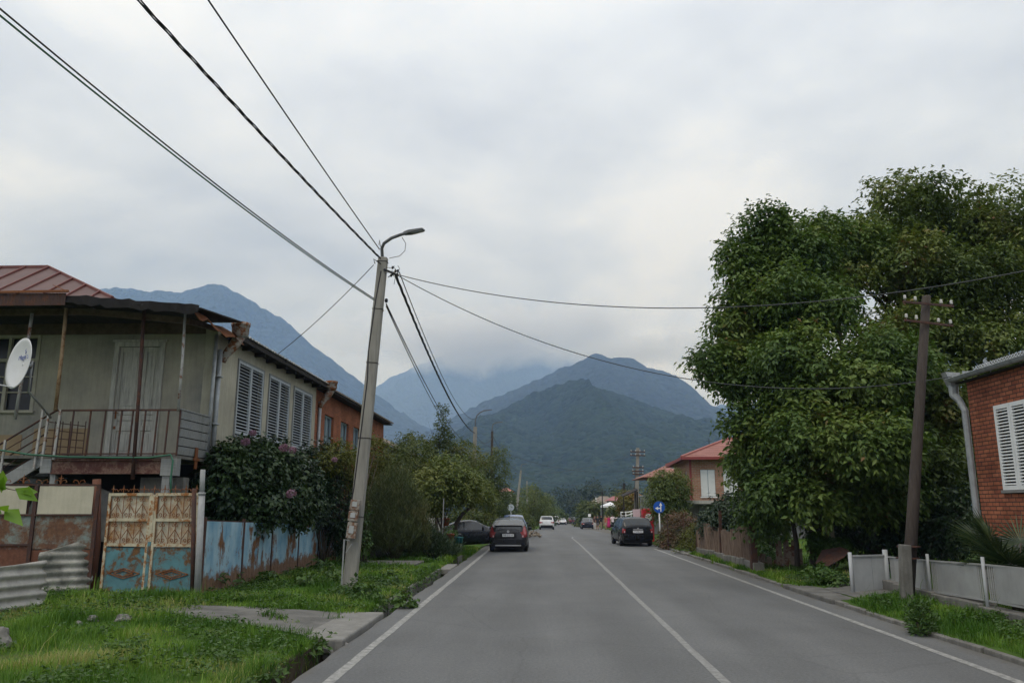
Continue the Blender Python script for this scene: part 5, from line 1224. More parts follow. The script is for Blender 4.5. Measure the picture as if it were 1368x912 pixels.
# ------------------------------------------------------------------ vehicles
def sm(a, b, x): t = max(0, min(1, (x - a) / (b - a))); return t * t * (3 - 2 * t)
def pl(pts, x):
    for (x0, y0), (x1, y1) in zip(pts, pts[1:]):
        if x <= x1: 
            t = (x - x0) / (x1 - x0) if x1 > x0 else 0; t = max(0, min(1, t)); return y0 + (y1 - y0) * t
    return pts[-1][1]
def car(label, cat, spec, paint, loc, rz, plate=None, group=None, name='parked_car', detail=True):
    """a lofted body: y forward, stations along the length; glass is cut from the same loft"""
    L, W, top, belt, wb, wr_ = spec['L'], spec['W'], spec['top'], spec['belt'], spec['axles'], spec.get('wr', .31)
    t = thing(name, label, cat, (0, 0, 0), group)
    WL[t.name] = Vector((0, 0, 0))
    N = 64; ys = [-L / 2 + L * k / N for k in range(N + 1)]
    hw = W / 2; sill = spec.get('sill', .24)
    rows = []
    for y in ys:
        e = min((y + L / 2) / .45, (L / 2 - y) / .75, 1); wd = hw * (1 - spec.get('round', .16) * (1 - max(0, e)) ** 2)
        zt = sum(pl(top, y + q) for q in (-.05, -.025, 0, .025, .05)) / 5; zb = min(pl(belt, y), zt - .03); g = max(0, zt - zb - .08); b_ = sm(0, .2, g)
        zs = sill + .10 * (1 - min(1, max(0, (y + L / 2) / .3))) + .05 * (1 - min(1, max(0, (L / 2 - y) / .3)))
        za = zs
        for a in wb:
            q = (wr_ + .055) ** 2 - (y - a) ** 2
            if q > 0: za = max(za, wr_ + math.sqrt(q))
        tum = spec.get('tum', .21) * min(1, g / .42)
        def P(f, z): return (wd * f, z)
        mid = lambda q: za + (zb - za) * q
        sec = [P(.88, za), P(.96, min(za + .06, zb)), P(.995, mid(.35)), P(1.0, mid(.65)), P(.985, mid(.88)), P(.955, zb)]
        zw0, zw1 = zb + .025 * b_ + .004, zb + (zt - zb) * (.4 + .42 * b_)
        sec += [P(.945 - .03 * (1 - b_), zw0), P((.945 - tum) * b_ + .84 * (1 - b_), zw1), P((.89 - tum) * b_ + .66 * (1 - b_), zt - .035 * b_ - .012), P(.42 * (1 if b_ < .5 else .9), zt - .004), P(0, zt)]
        rows.append(sec)
    ns = len(rows[0]); vs = []
    for y, sec in zip(ys, rows):
        for x, z in sec: vs.append((x, y, z))
        for x, z in sec[-2::-1]: vs.append((-x, y, z))
    n2 = 2 * ns - 1
    body = MB(); gl = {'side_window': MB(), 'rear_window': MB(), 'windscreen': MB()}
    tr_ = spec.get('tail', (3, 4)); gl['tail_light_l'] = MB(); gl['tail_light_r'] = MB()
    bf = []; gf = {k: [] for k in gl}
    for i in range(N):
        y = (ys[i] + ys[i + 1]) / 2
        for j in range(n2 - 1):
            f = (i * n2 + j, i * n2 + j + 1, (i + 1) * n2 + j + 1, (i + 1) * n2 + j)
            jj = j if j < ns - 1 else n2 - 2 - j
            where = None
            if jj == 6 and any(a < y < c for a, c in spec['side']): where = 'side_window'
            if jj in (8, 9) and spec['rear'][0] < y < spec['rear'][1]: where = 'rear_window'
            if jj in (8, 9) and spec['front'][0] < y < spec['front'][1]: where = 'windscreen'
            if where is None and j < n2 and jj in tr_ and y < -L / 2 + spec.get('tail_len', .26): where = 'tail_light_' + ('l' if j < ns - 1 else 'r')
            (gf[where] if where else bf).append(f)
    body.v = vs; body.f = bf + [tuple(range(n2))[::-1], tuple(N * n2 + k for k in range(n2))]
    bo = body.build('body', paint, t, True)
    md = bo.modifiers.new('es', 'EDGE_SPLIT'); md.split_angle = R(38)
    for k in gl:
        if not gf[k]: continue
        used = sorted({i for f in gf[k] for i in f}); mp = {u: q for q, u in enumerate(used)}
        gl[k].v = [vs[u] for u in used]; gl[k].f = [tuple(mp[i] for i in f) for f in gf[k]]
        if k.startswith('tail'):                      # the lamp wraps the corner and runs onto the tail panel
            sg = 1 if k.endswith('l') else -1; sec = rows[0]; js = list(range(tr_[0], tr_[-1] + 2)); fi = spec.get('tail_in', .68)
            outer = [(sg * sec[j][0] * .99, -L / 2 - .012, sec[j][1]) for j in js]; inner = [(sg * sec[j][0] * fi, -L / 2 - .012, sec[j][1]) for j in js[::-1]]
            gl[k].prism(outer + inner, (0, .016, 0)); gl[k].build('tail_light', M['taillamp'], t, False)
            if spec.get('rev', True):
                c_ = MB(); ja, jb = sec[js[0]], sec[js[1]]; xo, xi = sg * ja[0] * .93, sg * ja[0] * (fi + .03); zq = (ja[1], ja[1] + (jb[1] - ja[1]) * .8); c_.bb(xo, xi, -L / 2 - .022, -L / 2 - .008, zq[0] + .015, zq[1]); c_.build('reversing_light', M['clearlamp'], t)
            continue
        gl[k].build(k, spec.get('glass', M['carglass']), t, True, fix=False)
    ub = MB(); ub.bb(-hw * .84, hw * .84, -L / 2 + .12, L / 2 - .15, .17, .62); ub.build('underbody', M['black'], t)
    for a in wb:
        for s in (-1, 1):
            wm = MB(); x = s * (hw - .115)
            wm.lathe([(wr_ * .62, -.1), (wr_ * .93, -.1), (wr_, -.06), (wr_, .06), (wr_ * .93, .1), (wr_ * .62, .1)], (x, a, wr_), 'X', 24)
            wo = wm.build('wheel', M['rubber'], t, True)
            wo.modifiers.new('es', 'EDGE_SPLIT').split_angle = R(50)
            rm = MB(); rm.lathe([(wr_ * .6, .0), (wr_ * .62, .105 * s), (wr_ * .52, .085 * s), (wr_ * .2, .07 * s), (.04, .095 * s)], (x, a, wr_), 'X', 20)
            for q in range(5):
                an = q * 2 * math.pi / 5; rm.bar((x + .085 * s, a + .05 * math.cos(an), wr_ + .05 * math.sin(an)), (x + .098 * s, a + wr_ * .58 * math.cos(an), wr_ + wr_ * .58 * math.sin(an)), .07, .03, ref=(1, 0, 0))
            rm.build('rim', M['rim'], wo)
    for nm, mb_, mt in spec['extras'](L, W, hw): mb_.build(nm, mt, t, nm in ('antenna',), bevel=0 if nm in ('antenna', 'badge') else .012)
    if plate:
        c = spec['plate']; pm = MB(); pm.box(c, (.52, .012, .12)); po_ = pm.build('number_plate', M['plate'], t)
        tm = MB(); tm.add(*text_mesh(plate, .1, (c[0], c[1] - .009, c[2]), (1, 0, 0), (0, 0, 1), .002)); tm.build('lettering', M['ink'], po_)
    mi = MB()
    ym, zm = spec['mirror']
    for s in (-1, 1): mi.box((s * (hw + .07), ym, zm), (.17, .1, .13)); mi.box((s * (hw - .01), ym + .02, zm - .04), (.08, .05, .04))
    mi.build('mirror', spec.get('mirror_mat', M['black']), t, bevel=.02)
    t.location = loc; t.rotation_euler = (0, 0, rz)
    return t
def lamp_box(c, d, rz=0, tilt=0):
    b_ = MB(); m_ = Matrix.Rotation(rz, 3, 'Z') @ Matrix.Rotation(tilt, 3, 'X'); b_.box(c, d, m=m_); return b_
def prius_x(L, W, hw):
    r = []; yb = -L / 2
    for s in (-1, 1):
        h_ = lamp_box((s * .62, L / 2 - .22, .68), (.34, .22, .14), -s * .5); r.append(('headlight', h_, M['clearlamp']))
    g = MB(); g.prism([(-.56, yb - .012, .87), (.56, yb - .012, .87), (.60, yb + .07, 1.11), (-.60, yb + .07, 1.11)], (0, .02, 0)); r.append(('lower_rear_window', g, M['carglass']))
    sp_ = MB(); sp_.box((0, yb + .12, 1.145), (1.24, .16, .04)); r.append(('spoiler', sp_, M['black']))
    tg = MB(); tg.box((0, yb - .004, .73), (.74, .03, .22)); r.append(('plate_recess', tg, M['carpaint_black']))
    bu = MB(); bu.box((0, yb - .02, .47), (1.36, .13, .2)); r.append(('bumper', bu, M['carpaint_grey'])); lo = MB(); lo.box((0, yb + .01, .29), (1.16, .1, .06)); r.append(('diffuser', lo, M['silvertrim']))
    bl_ = MB(); bl_.box((0, yb - .075, .385), (1.2, .03, .02)); r.append(('bumper_trim', bl_, M['black']))
    bd = MB(); bd.lathe([(.06, -.01), (.06, .0), (.035, .002)], (0, yb - .012, .90), 'Y', 14); r.append(('badge', bd, M['silvertrim']))
    an = MB(); an.tube([(0, -.9, 1.47), (0, -1.05, 1.60)], .014, 6); r.append(('antenna', an, M['black']))
    return r
def wagon_x(L, W, hw):
    r = []; yb = -L / 2
    for s in (-1, 1):
        h_ = lamp_box((s * .6, L / 2 - .16, .66), (.32, .16, .16), -s * .35); r.append(('headlight', h_, M['clearlamp']))
        rl_ = MB(); rl_.tube([(s * .58, -1.7, 1.44), (s * .59, -1.55, 1.5), (s * .59, .1, 1.52), (s * .58, .25, 1.47)], .018, 6); r.append(('roof_rail', rl_, M['black']))
    bu = MB(); bu.box((0, yb - .02, .47), (1.5, .16, .24)); r.append(('bumper', bu, M['carpaint_black'])); bd = MB(); bd.lathe([(.05, -.012), (.05, .0)], (0, yb - .012, .89), 'Y', 14); r.append(('badge', bd, M['silvertrim']))
    ha = MB(); ha.box((0, yb - .012, .86), (.5, .02, .025)); r.append(('tailgate_trim', ha, M['silvertrim'])); wp = MB(); wp.tube([(0, yb + .02, .98), (.3, yb + .04, 1.04)], .012, 5); r.append(('wiper', wp, M['black']))
    return r
def plain_x(tail=None, bumper='carpaint_dark', tz=.78, tw=.3):
    def f(L, W, hw):
        r = []
        for s in (-1, 1): r.append(('headlight', lamp_box((s * (hw - .2), L / 2 - .10, .68), (.3, .16, .15), -s * .4), M['clearlamp']))
        bu = MB(); bu.box((0, -L / 2 - .01, .46), (W * .8, .14, .22)); r.append(('bumper', bu, M[bumper])); gr = MB(); gr.box((0, L / 2 - .02, .55), (.8, .06, .14)); r.append(('grille', gr, M['black']))
        return r
    return f
M['carpaint_grey'] = gloss('dark_slate_paint', (.008, .009, .013), .18, 0, .25, .3)
M['carpaint_black'] = gloss('black_paint', (.007, .008, .010), .18, 0, .25, .3)
M['carpaint_dark'] = gloss('dark_navy_paint', (.010, .012, .018), .2, 0, .3, .35)
M['carpaint_white'] = gloss('white_paint', (.66, .67, .68), .3, 0, .8)
M['carpaint_blue'] = gloss('blue_paint', (.03, .07, .2), .25, .2, 1.)
M['carpaint_silver'] = gloss('silver_paint', (.4, .41, .42), .3, .5, .8)
M['carpaint_red'] = gloss('maroon_paint', (.16, .03, .03), .3, .2, .8)
M['silvertrim'] = gloss('silver_trim', (.5, .5, .5), .3, .6)
PRIUS = dict(L=4.46, W=1.76, top=[(-2.23, .90), (-2.16, 1.12), (-2.05, 1.175), (-1.35, 1.40), (-.5, 1.47), (.1, 1.485), (.6, 1.40), (1.35, 1.03), (1.9, .84), (2.23, .66)], belt=[(-2.23, .80), (-1.9, .96), (-1.0, .94), (1.0, .88), (1.4, .86), (2.23, .6)],
             axles=(-1.38, 1.33), side=[(-1.35, -.35), (-.28, .72)], rear=(-2.0, -1.05), front=(.62, 1.3), plate=(0, -2.23 - .024, .735), tail=(3, 4, 5, 6), tail_in=.84, tail_len=.27, extras=prius_x, mirror=(.78, .96), tum=.2, mirror_mat=M['carpaint_grey'], glass=M['carglass'])
WAGON = dict(L=4.3, W=1.70, top=[(-2.15, .92), (-2.12, 1.02), (-1.92, 1.36), (-1.8, 1.43), (-1.0, 1.47), (.2, 1.46), (.45, 1.42), (1.1, 1.02), (1.9, .86), (2.15, .66)], belt=[(-2.15, .86), (-1.8, .93), (1.0, .88), (1.2, .86), (2.15, .6)],
             axles=(-1.3, 1.3), side=[(-1.75, -1.05), (-.98, -.2), (-.12, .62)], rear=(-2.11, -1.88), front=(.42, 1.06), plate=(0, -2.15 - .012, .74), tail=(3, 4, 5), tail_in=.86, tail_len=.16, extras=wagon_x, mirror=(.68, .98), tum=.17, round=.10)
SEDAN = dict(L=4.5, W=1.74, top=[(-2.25, .80), (-2.2, .96), (-1.55, 1.0), (-.95, 1.32), (-.5, 1.42), (.1, 1.43), (.45, 1.36), (1.1, 1.0), (1.9, .86), (2.25, .64)], belt=[(-2.25, .74), (-1.6, .93), (1.0, .88), (1.2, .86), (2.25, .6)],
             axles=(-1.38, 1.36), side=[(-1.12, -.28), (-.2, .72)], rear=(-1.5, -.93), front=(.45, 1.05), plate=(0, -2.27, .74), extras=plain_x(bumper='carpaint_dark'), mirror=(.74, .98), tum=.2)
SUV = dict(L=4.6, W=1.86, top=[(-2.3, .98), (-2.27, 1.15), (-2.0, 1.56), (-1.7, 1.64), (.1, 1.68), (.5, 1.6), (1.15, 1.12), (1.95, 1.0), (2.3, .75)], belt=[(-2.3, .95), (-1.9, 1.06), (1.1, .99), (2.3, .7)],
           axles=(-1.35, 1.4), wr=.36, sill=.32, side=[(-1.85, -1.1), (-1.0, -.2), (-.1, .7)], rear=(-2.24, -1.95), front=(.5, 1.1), plate=(0, -2.36, .8), extras=plain_x(bumper='black', tz=.98, tw=.4), mirror=(.74, 1.1), tum=.16)
VAN = dict(L=4.9, W=1.85, top=[(-2.45, 1.0), (-2.43, 1.7), (-2.3, 1.93), (-1.9, 1.98), (1.0, 1.96), (1.3, 1.85), (1.95, 1.1), (2.3, .95), (2.45, .7)], belt=[(-2.45, .98), (1.6, 1.05), (2.0, .98), (2.45, .66)],
           axles=(-1.5, 1.55), wr=.33, side=[(.2, 1.2)], rear=(-2.44, -2.38), front=(1.28, 1.92), plate=(0, -2.5, .7), extras=plain_x(bumper='black', tz=1.0, tw=.14), mirror=(1.4, 1.2), tum=.1, round=.05)
car('dark grey hatchback seen from behind, parked over the left edge line', 'car', PRIUS, M['carpaint_grey'], (-1.46, 36.8 + 2.2, 0), R(0), 'MB-515-VF')
car('black estate car parked in front of the red stall by the right verge', 'car', WAGON, M['carpaint_black'], (4.86, 42.2 + 2.1, bz(44)), R(3.5), 'TT-848-NT')
sdn = car('dark saloon car parked askew behind the pots and the grey hatchback', 'car', SEDAN, M['carpaint_dark'], (-3.75, 43.4, -.12), R(-86), None); sdn.rotation_euler = (R(3.2), 0, R(-86))
def far_car(px0, px1, pyb, spec, paint, label, Y=None, heading=0, cat='car', name='parked_car'):
    xm = (px0 + px1) / 2
    if Y is None:
        lo_, hi_ = 40., 420.
        for _ in range(40):
            Y = (lo_ + hi_) / 2
            if ay(xm, pyb, Y).z > bz(Y): lo_ = Y
            else: hi_ = Y
    p = ay(xm, pyb, Y); return car(label, cat, spec, paint, (p.x, Y + spec['L'] / 2, bz(Y + 2)), heading, None, 'cars farther along the street', name)
far_car(723, 738, 707, SUV, M['carpaint_white'], 'white off road car driving on the left, nearest of the far cars', name='car')
far_car(737, 746, 701, VAN, M['carpaint_white'], 'small white van behind the white off road car', cat='van', name='van')
far_car(749, 754.5, 700, SEDAN, M['carpaint_white'], 'white saloon just right of the white van', Y=185)
far_car(755.5, 760.5, 698.6, SEDAN, M['carpaint_silver'], 'silver saloon between white saloon and maroon car', Y=232)
far_car(759.5, 764.5, 699, SUV, M['carpaint_red'], 'maroon car in the middle of the far row', Y=214)
far_car(763.5, 768.5, 698.4, VAN, M['carpaint_white'], 'white van among the far row before the dark car', Y=258, cat='van', name='van')
far_car(767.5, 774, 699.5, SUV, M['carpaint_dark'], 'dark car closing the far row on the right', Y=196)
far_car(781, 791, 707, SEDAN, M['carpaint_dark'], 'navy blue saloon parked beside the standing people', Y=105.5)
p = ay(683, 700, 51); car('blue car with only its roof showing beyond the grey hatchback', 'car', dict(SEDAN, top=[(a, z * 1.09) for a, z in SEDAN['top']]), M['carpaint_blue'], (p.x, 55, bz(55)), R(3), None)

# ================================================================== RIGHT SIDE
def rotz(mb, c, a):
    m_ = Matrix.Rotation(a, 3, 'Z'); c = Vector(c); mb.v = [tuple(c + m_ @ (Vector(v) - c)) for v in mb.v]; return mb
# ---- red brick house at the right frame edge
XR = 9.5; YR = 17.9
RH = thing('house', 'red brick house with white louvred shutters and grey gutter, nearest on the right', 'house', (13, 12, .2))
sa, sb_ = ax_(1336.5, 595, XR).y, None
sy1 = sa; sy0 = sa - 1.12; SZ0, SZ1 = 2.31, 4.03
mb = MB(); mb.bb(XR, XR + .3, sy1, YR, 1.37, 4.72); mb.bb(XR, XR + .3, sy0, sy1, 1.37, SZ0); mb.bb(XR, XR + .3, sy0, sy1, SZ1, 4.72); mb.bb(XR, XR + .3, 6, sy0, 1.37, 4.72); mb.bb(XR + .3, 18, YR - .3, YR, 1.37, 4.72)
mb.bb(XR + .3, 18, 6, 6.3, 1.37, 4.72); mb.build('wall', M['brick_right'], RH)
mb = MB(); mb.bb(XR - .04, 18, 5.95, YR + .04, -.2, 1.37); mb.build('plinth', M['stucco_grey'], RH)
s = MB(); louvre_shutter(s, XR - .005, sy0, sy1, SZ0, SZ1, -1, 24, .07, .05); so_ = s.build('shutter', M['whiteshutter'], RH)
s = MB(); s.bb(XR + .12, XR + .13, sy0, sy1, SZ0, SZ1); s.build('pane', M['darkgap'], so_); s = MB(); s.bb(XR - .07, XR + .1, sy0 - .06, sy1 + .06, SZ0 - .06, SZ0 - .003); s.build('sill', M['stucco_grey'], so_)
rf = MB(); vs = []; fs = []; n = 120
for k in range(n + 1):
    y = 5.6 + (YR + .25 - 5.6) * k / n; wv = .022 * math.sin(y * 2 * math.pi / .17)
    for dz in (0, -.02): vs += [(XR - .2, y, 4.80 + wv + dz), (14, y, 6.15 + wv + dz), (18.4, y, 4.9 + wv + dz)]
for k in range(n):
    a = k * 6; fs += [(a, a + 6, a + 7, a + 1), (a + 1, a + 7, a + 8, a + 2), (a + 3, a + 4, a + 10, a + 9), (a + 4, a + 5, a + 11, a + 10), (a, a + 3, a + 9, a + 6)]
rf.add(vs, fs); ro = rf.build('roof', M['asbestos'], RH)
gb = MB(); gb.prism([(14, YR - .02, 6.0), (XR + .05, YR - .02, 4.72), (17.9, YR - .02, 4.72)], (0, -.25, 0)); gb.build('gable', M['brick_right'], RH)
e = MB(); e.bb(XR - .14, XR - .003, 5.7, YR + .2, 4.68, 4.71); e.build('eaves', M['darkwood'], ro)
gt = MB(); n = 10; prof = [(XR - .22 + .07 * math.cos(math.pi + math.pi * k / 8), 4.80 + .08 * math.sin(math.pi + math.pi * k / 8)) for k in range(9)]
vs = [(x, y, z) for y in (5.6, YR + .3) for x, z in prof]; gt.add(vs, [(k, k + 1, 9 + k + 1, 9 + k) for k in range(8)]); gt.tube([(XR - .15, 5.6, 4.80), (XR - .15, YR + .3, 4.80)], .014, 6); gt.tube([(XR - .29, 5.6, 4.80), (XR - .29, YR + .3, 4.80)], .014, 6)
go = gt.build('gutter', M['galv'], RH); go.modifiers.new('s', 'SOLIDIFY').thickness = .006
tl = MB(); rg = random.Random(7)                     # pierced tin edge above the gutter
y = 5.7
while y < 17.2: tl.bar((XR - .16, y, 4.85), (XR - .09, y, 4.95), .03, .012); tl.bar((XR - .16, y, 4.85), (XR - .14, y + .1, 4.93), .012, .012); y += .1
tl.build('tin_edging', M['galv'], ro)
hp = MB(); hz = 4.56; hy = YR + .2; hx = XR - .13
hp.prism([(hx - .20, hy, hz + .40), (hx + .12, hy, hz + .38), (hx + .10, hy, hz + .25), (hx + .07, hy, hz + .08), (hx - .09, hy, hz + .08)], (0, .22, 0))
hp.tube([(hx, hy + .12, hz + .1), (hx, hy + .12, hz - .12), (hx + .04, hy + .0, hz - .26), (XR - .06, hy - .12, hz - .5), (XR - .06, hy - .12, 1.2)], [.11, .1, .075, .07, .07], 10)
hp.bb(hx + .13, hx + .3, hy - .1, hy - .07, hz + .28, hz + .4)
hp.build('downpipe', M['galv'], RH, False)
an = MB(); p = ay(1318, 482, YR - 1.2); p.z = 5.2; a = ay(1316, 478, 17.0); an.prism([a, a + Vector((.05, 0, -.09)), a + Vector((.12, .05, -.17)), a + Vector((.02, .06, -.2)), a + Vector((-.03, .03, -.05))], (0, .02, 0)); an.tube([a + Vector((.06, 0, -.15)), a + Vector((.1, 0, -.45))], .012, 5); an.build('tin_vane', M['signback'], RH)

# ---- pale metal fence on its rough plinth, and the gate
def flx(y): return float(np.interp(y, [5, 13.2, 19.0], [7.38, 7.56, 7.84]))
RF = thing('fence', 'low silver grey panel fence with slotted panels and white posts on rough plinth', 'fence', (7.6, 14, .2))
posts = [6.5, 9.6]
for px in (1317, 1243):
    yy = 14
    for _ in range(20): yy = ax_(px, 765, flx(yy)).y
    posts.append(yy)
posts.append(18.85)
for ya, yb in zip(posts, posts[1:]):
    def zt(y): return float(np.interp(y, [6, 13.3, 17.5, 19], [1.12, 1.04, .90, .87]))
    s = MB(); g_ = .30
    def pan(y0, y1, x_off, mbx, z0=None, z1=None, th=.012):
        n = 12; vs = []; fs = []
        for k in range(n + 1):
            y = y0 + (y1 - y0) * k / n; x = flx(y) + x_off
            vs += [(x, y, (zt(y) - .58) if z0 is None else zt(y) + z0), (x, y, zt(y) - .015 if z1 is None else zt(y) + z1)]
            if k: q = k * 2; fs.append((q - 2, q, q + 1, q - 1))
        mbx.add(vs, fs)
    pan(ya + g_, yb - g_, 0, s)
    so_ = s.build('panel', M['fencegrey'], RF); so_.modifiers.new('s', 'SOLIDIFY').thickness = .012
    s = MB()
    for q in (ya + .03, yb - g_):
        w_ = g_ - .03; k = 0
        while k < 4:
            y0 = q + w_ * k / 4; s.bb(flx(y0) - .006, flx(y0) + .006, y0, y0 + w_ / 4 - .04, zt(y0) - .57, zt(y0) - .02); k += 1
        s.build('slat', M['fencegrey'], RF); s = MB()
    s = MB(); s.bar((flx(ya), ya, zt(ya)), (flx(yb), yb, zt(yb)), .035, .03); s.build('rail', M['fencegrey'], RF); s = MB(); s.bar((flx(ya), ya, zt(ya) - .59), (flx(yb), yb, zt(yb) - .59), .035, .03); s.build('rail', M['fencegrey'], RF)
for y in posts[:-1]:
    s = MB(); s.tube([(flx(y) - .03, y, .12), (flx(y) - .03, y, zt(y) + .13)], .03, 9); s.build('post', M['fencewhite'], RF, True)
s = MB()
rg = random.Random(3); y = 6.3
while y < 18.7: l = rg.uniform(.5, 1.1); s.box((flx(y) + .08, y + l / 2, .1), (.3 + rg.uniform(0, .08), l - .02, .48 + rg.uniform(-.08, .06)), rg.uniform(-.03, .03)); y += l
s.build('plinth', M['old_concrete'], RF, bevel=.02)
a, c2 = az(1141, 792, .1), az(1186, 790, .1); a = Vector((a.x, a.y, .06)); c2 = Vector((c2.x, c2.y, .06))
GT = thing('gate', 'pale grey metal double gate beside the broken brown sheet', 'gate', (a + c2) / 2); u = (c2 - a).normalized()
for t0, t1 in ((.03, .58), (.59, .97)):
    s = MB(); p, q = a.lerp(c2, t0), a.lerp(c2, t1); s.bar(p + Vector((0, 0, .44)), q + Vector((0, 0, .44)), .02, .80); lo_ = s.build('leaf', M['fencewhite'], GT)
    for z in (.06, .84): s = MB(); s.bar(p + Vector((0, -.02, z)), q + Vector((0, -.02, z)), .03, .035); s.build('rail', M['fencewhite'], lo_)
for p, h_, r_ in ((a - u * .03, .92, .04), (c2 + u * .02, .96, .055)):
    s = MB(); s.tube([p - Vector((0, 0, .2)), p + Vector((0, 0, h_))], r_, 10); s.build('post', M['fencewhite'], GT, True)
# ---- old wooden pole with insulators
pb = az(1212, 806, .1); pt = ay(1237.5, 395, pb.y); WP = thing('utility_pole', 'old wooden pole with two insulator crossarms strapped to a concrete stub', 'utility pole', pb)
s = MB(); d_ = (pt - pb); s.tube([pb - d_ * .06, pb.lerp(pt, .3), pb.lerp(pt, .65), pt - Vector((0, 0, .02)), pt], [.128, .114, .10, .085, .07], 12); s.build('shaft', M['polewood'], WP, True)
s = MB(); b0, b1 = az(1203, 806, .1), ay(1208.5, 727, pb.y - .22); b0 = Vector((b0.x, pb.y - .22, .0)); s.bar(b0 - Vector((0, 0, .3)), b1, .22, .18, .2, .17, ref=(0, 1, 0)); s.build('concrete_stub', M['old_concrete'], WP, bevel=.02)
s = MB(); 
for t in (.10, .135): q = pb.lerp(pt, t + .04); s.lathe([(.22, -.012), (.22, .012)], q + Vector((-.08, -.08, 0)), n=14)
s.build('strap', M['darkrust'], WP)
for (c0, c1, ins) in (((1206, 403), (1274, 409), ((1209, 400), (1223, 402), (1257.5, 406), (1271, 407))), ((1208, 427.5), (1273, 435), ((1211, 425), (1224.5, 427), (1254, 431), (1270, 433)))):
    s = MB(); s.bar(ay(*c0, pb.y - .14), ay(*c1, pb.y - .14), .04, .045); co_ = s.build('crossarm', M['darkrust'], WP)
    for q in ins:
        i_ = MB(); c_ = ay(*q, pb.y - .14); i_.lathe([(.012, -.03), (.010, .015), (.03, .015), (.033, .035), (.023, .05), (.03, .062), (.027, .088), (.013, .098)], c_, n=10); i_.build('insulator', M['porcelain'], co_, True)
# ---- fan palm behind the fence
pc = Vector((8.6, 15.3, .45)); PT = thing('fan_palm', 'fan palm spreading over the low grey fence', 'palm', pc)
rg = np.random.default_rng(8); C = []; D = []; N_ = []; Ls = []; st = MB(); rp = random.Random(5)
for k in range(17):
    az_ = k * 2.4 + rp.uniform(-.2, .2); el = rp.uniform(.1, 1.1); d0 = Vector((math.cos(az_) * math.cos(el), math.sin(az_) * math.cos(el), math.sin(el))); L0 = rp.uniform(.45, .85)
    h0 = pc + d0 * L0 + Vector((0, 0, .25)); st.tube([pc, pc + d0 * L0 * .5 + Vector((0, 0, .17)), h0], [.02, .014, .01], 5)
    s_ = d0.cross(Vector((0, 0, 1))).normalized(); nn = s_.cross(d0)
    for q in range(26):
        an = (q / 25 - .5) * 3.9; dd = d0 * math.cos(an) + s_ * math.sin(an) + nn * .12 + Vector((0, 0, -.12)); C.append(h0); D.append(dd.normalized()); N_.append(nn); Ls.append(.76 * (1 - .25 * abs(q / 25 - .5)) * rp.uniform(.85, 1.1))
V, Fi = leaf_block(np.array(C), np.array(D), np.array(N_), np.array(Ls), np.full(len(C), .036), .3); npmesh('frond', V, Fi, 3, GREEN['palm'], PT, attr=np.repeat(rg.random(len(C)), 4))
st.tube([pc - Vector((0, 0, .4)), pc + Vector((0, 0, .1))], [.14, .1], 9); st.build('stem', M['bark'], PT, True)
# ---- the walnuts
wk = dict(spread=.28, droop=.45, rag=.36, shell=.5, sub=8, subr=.44)
A = [lob(1032, 300, 25, 30, 46), lob(1004, 352, 25, 34, 40), lob(1066, 348, 25.5, 46, 50), lob(1096, 330, 26, 38, 38), lob(1128, 335, 27, 44, 44), lob(1000, 400, 25.2, 34, 40), lob(1060, 410, 24.2, 60, 60), lob(985, 440, 25, 30, 36), lob(958, 484, 24.5, 26, 24), lob(1000, 500, 24.3, 40, 44),
     lob(1090, 490, 22.6, 76, 60, 70), lob(1160, 500, 22.6, 70, 60, 70), lob(1050, 560, 23.2, 66, 56, 60), lob(1130, 580, 22.4, 84, 60, 70), lob(1020, 620, 24.4, 44, 50), lob(1075, 655, 23.4, 60, 44), lob(985, 610, 25, 18, 14), lob(1020, 680, 25, 28, 30), lob(1150, 650, 23.4, 64, 40)]
tree('walnut_tree', 'tall walnut tree with broad leaves, its left side open to the sky', (ay(1092, 740, 25).x, 25, .1), A, GREEN['walnut'], 12500, 8, .19, .095, .22, 41, group='walnut trees by the brick house', trunk_top=(ay(1088, 640, 25).x, 25, 2.6), **wk)
B = [lob(1146, 338, 27.5, 52, 46), lob(1106, 365, 26.0, 52, 50), lob(1270, 365, 27.5, 70, 60), lob(1335, 350, 28.5, 60, 44), lob(1226, 284, 28, 54, 54), lob(1172, 320, 28, 46, 42), lob(1285, 300, 28.5, 60, 54), lob(1345, 300, 28, 66, 60), lob(1410, 330, 28, 70, 70), lob(1215, 370, 27, 70, 60), lob(1320, 395, 28, 70, 54), lob(1400, 430, 27, 60, 60), lob(1260, 440, 27, 66, 50), lob(1195, 440, 25.5, 60, 50), lob(1340, 460, 26.5, 60, 44), lob(1235, 520, 25, 64, 56), lob(1290, 540, 25.4, 50, 50), lob(1215, 600, 24, 60, 56), lob(1260, 640, 24.5, 50, 50), lob(1200, 665, 24, 56, 40), lob(1300, 610, 25.5, 50, 54)]
tree('walnut_tree', 'taller wide walnut tree behind the wooden pole and red brick house', (ay(1262, 740, 28).x, 28, .1), B, GREEN['walnut2'], 12500, 8, .19, .095, .25, 42, group='walnut trees by the brick house', trunk_top=(ay(1262, 610, 28).x, 28, 3.4), **wk)
tree('plum_tree', 'thin small leaved tree with greyish foliage against the left side of the walnut', (ay(1005, 735, 26.5).x, 26.5, .1), [lob(1000, 440, 26.5, 36, 34), lob(1018, 400, 26.5, 24, 30), lob(1015, 480, 26.3, 36, 40), lob(1040, 455, 26.5, 26, 40), lob(1005, 560, 26.5, 26, 44)], leafmat('small_grey_leaf', [(0, (.03, .042, .028)), (1, (.09, .11, .085))], .2, .4), 1700, 6, .09, .045, .09, 43, spread=.16, droop=.2, rag=.4)
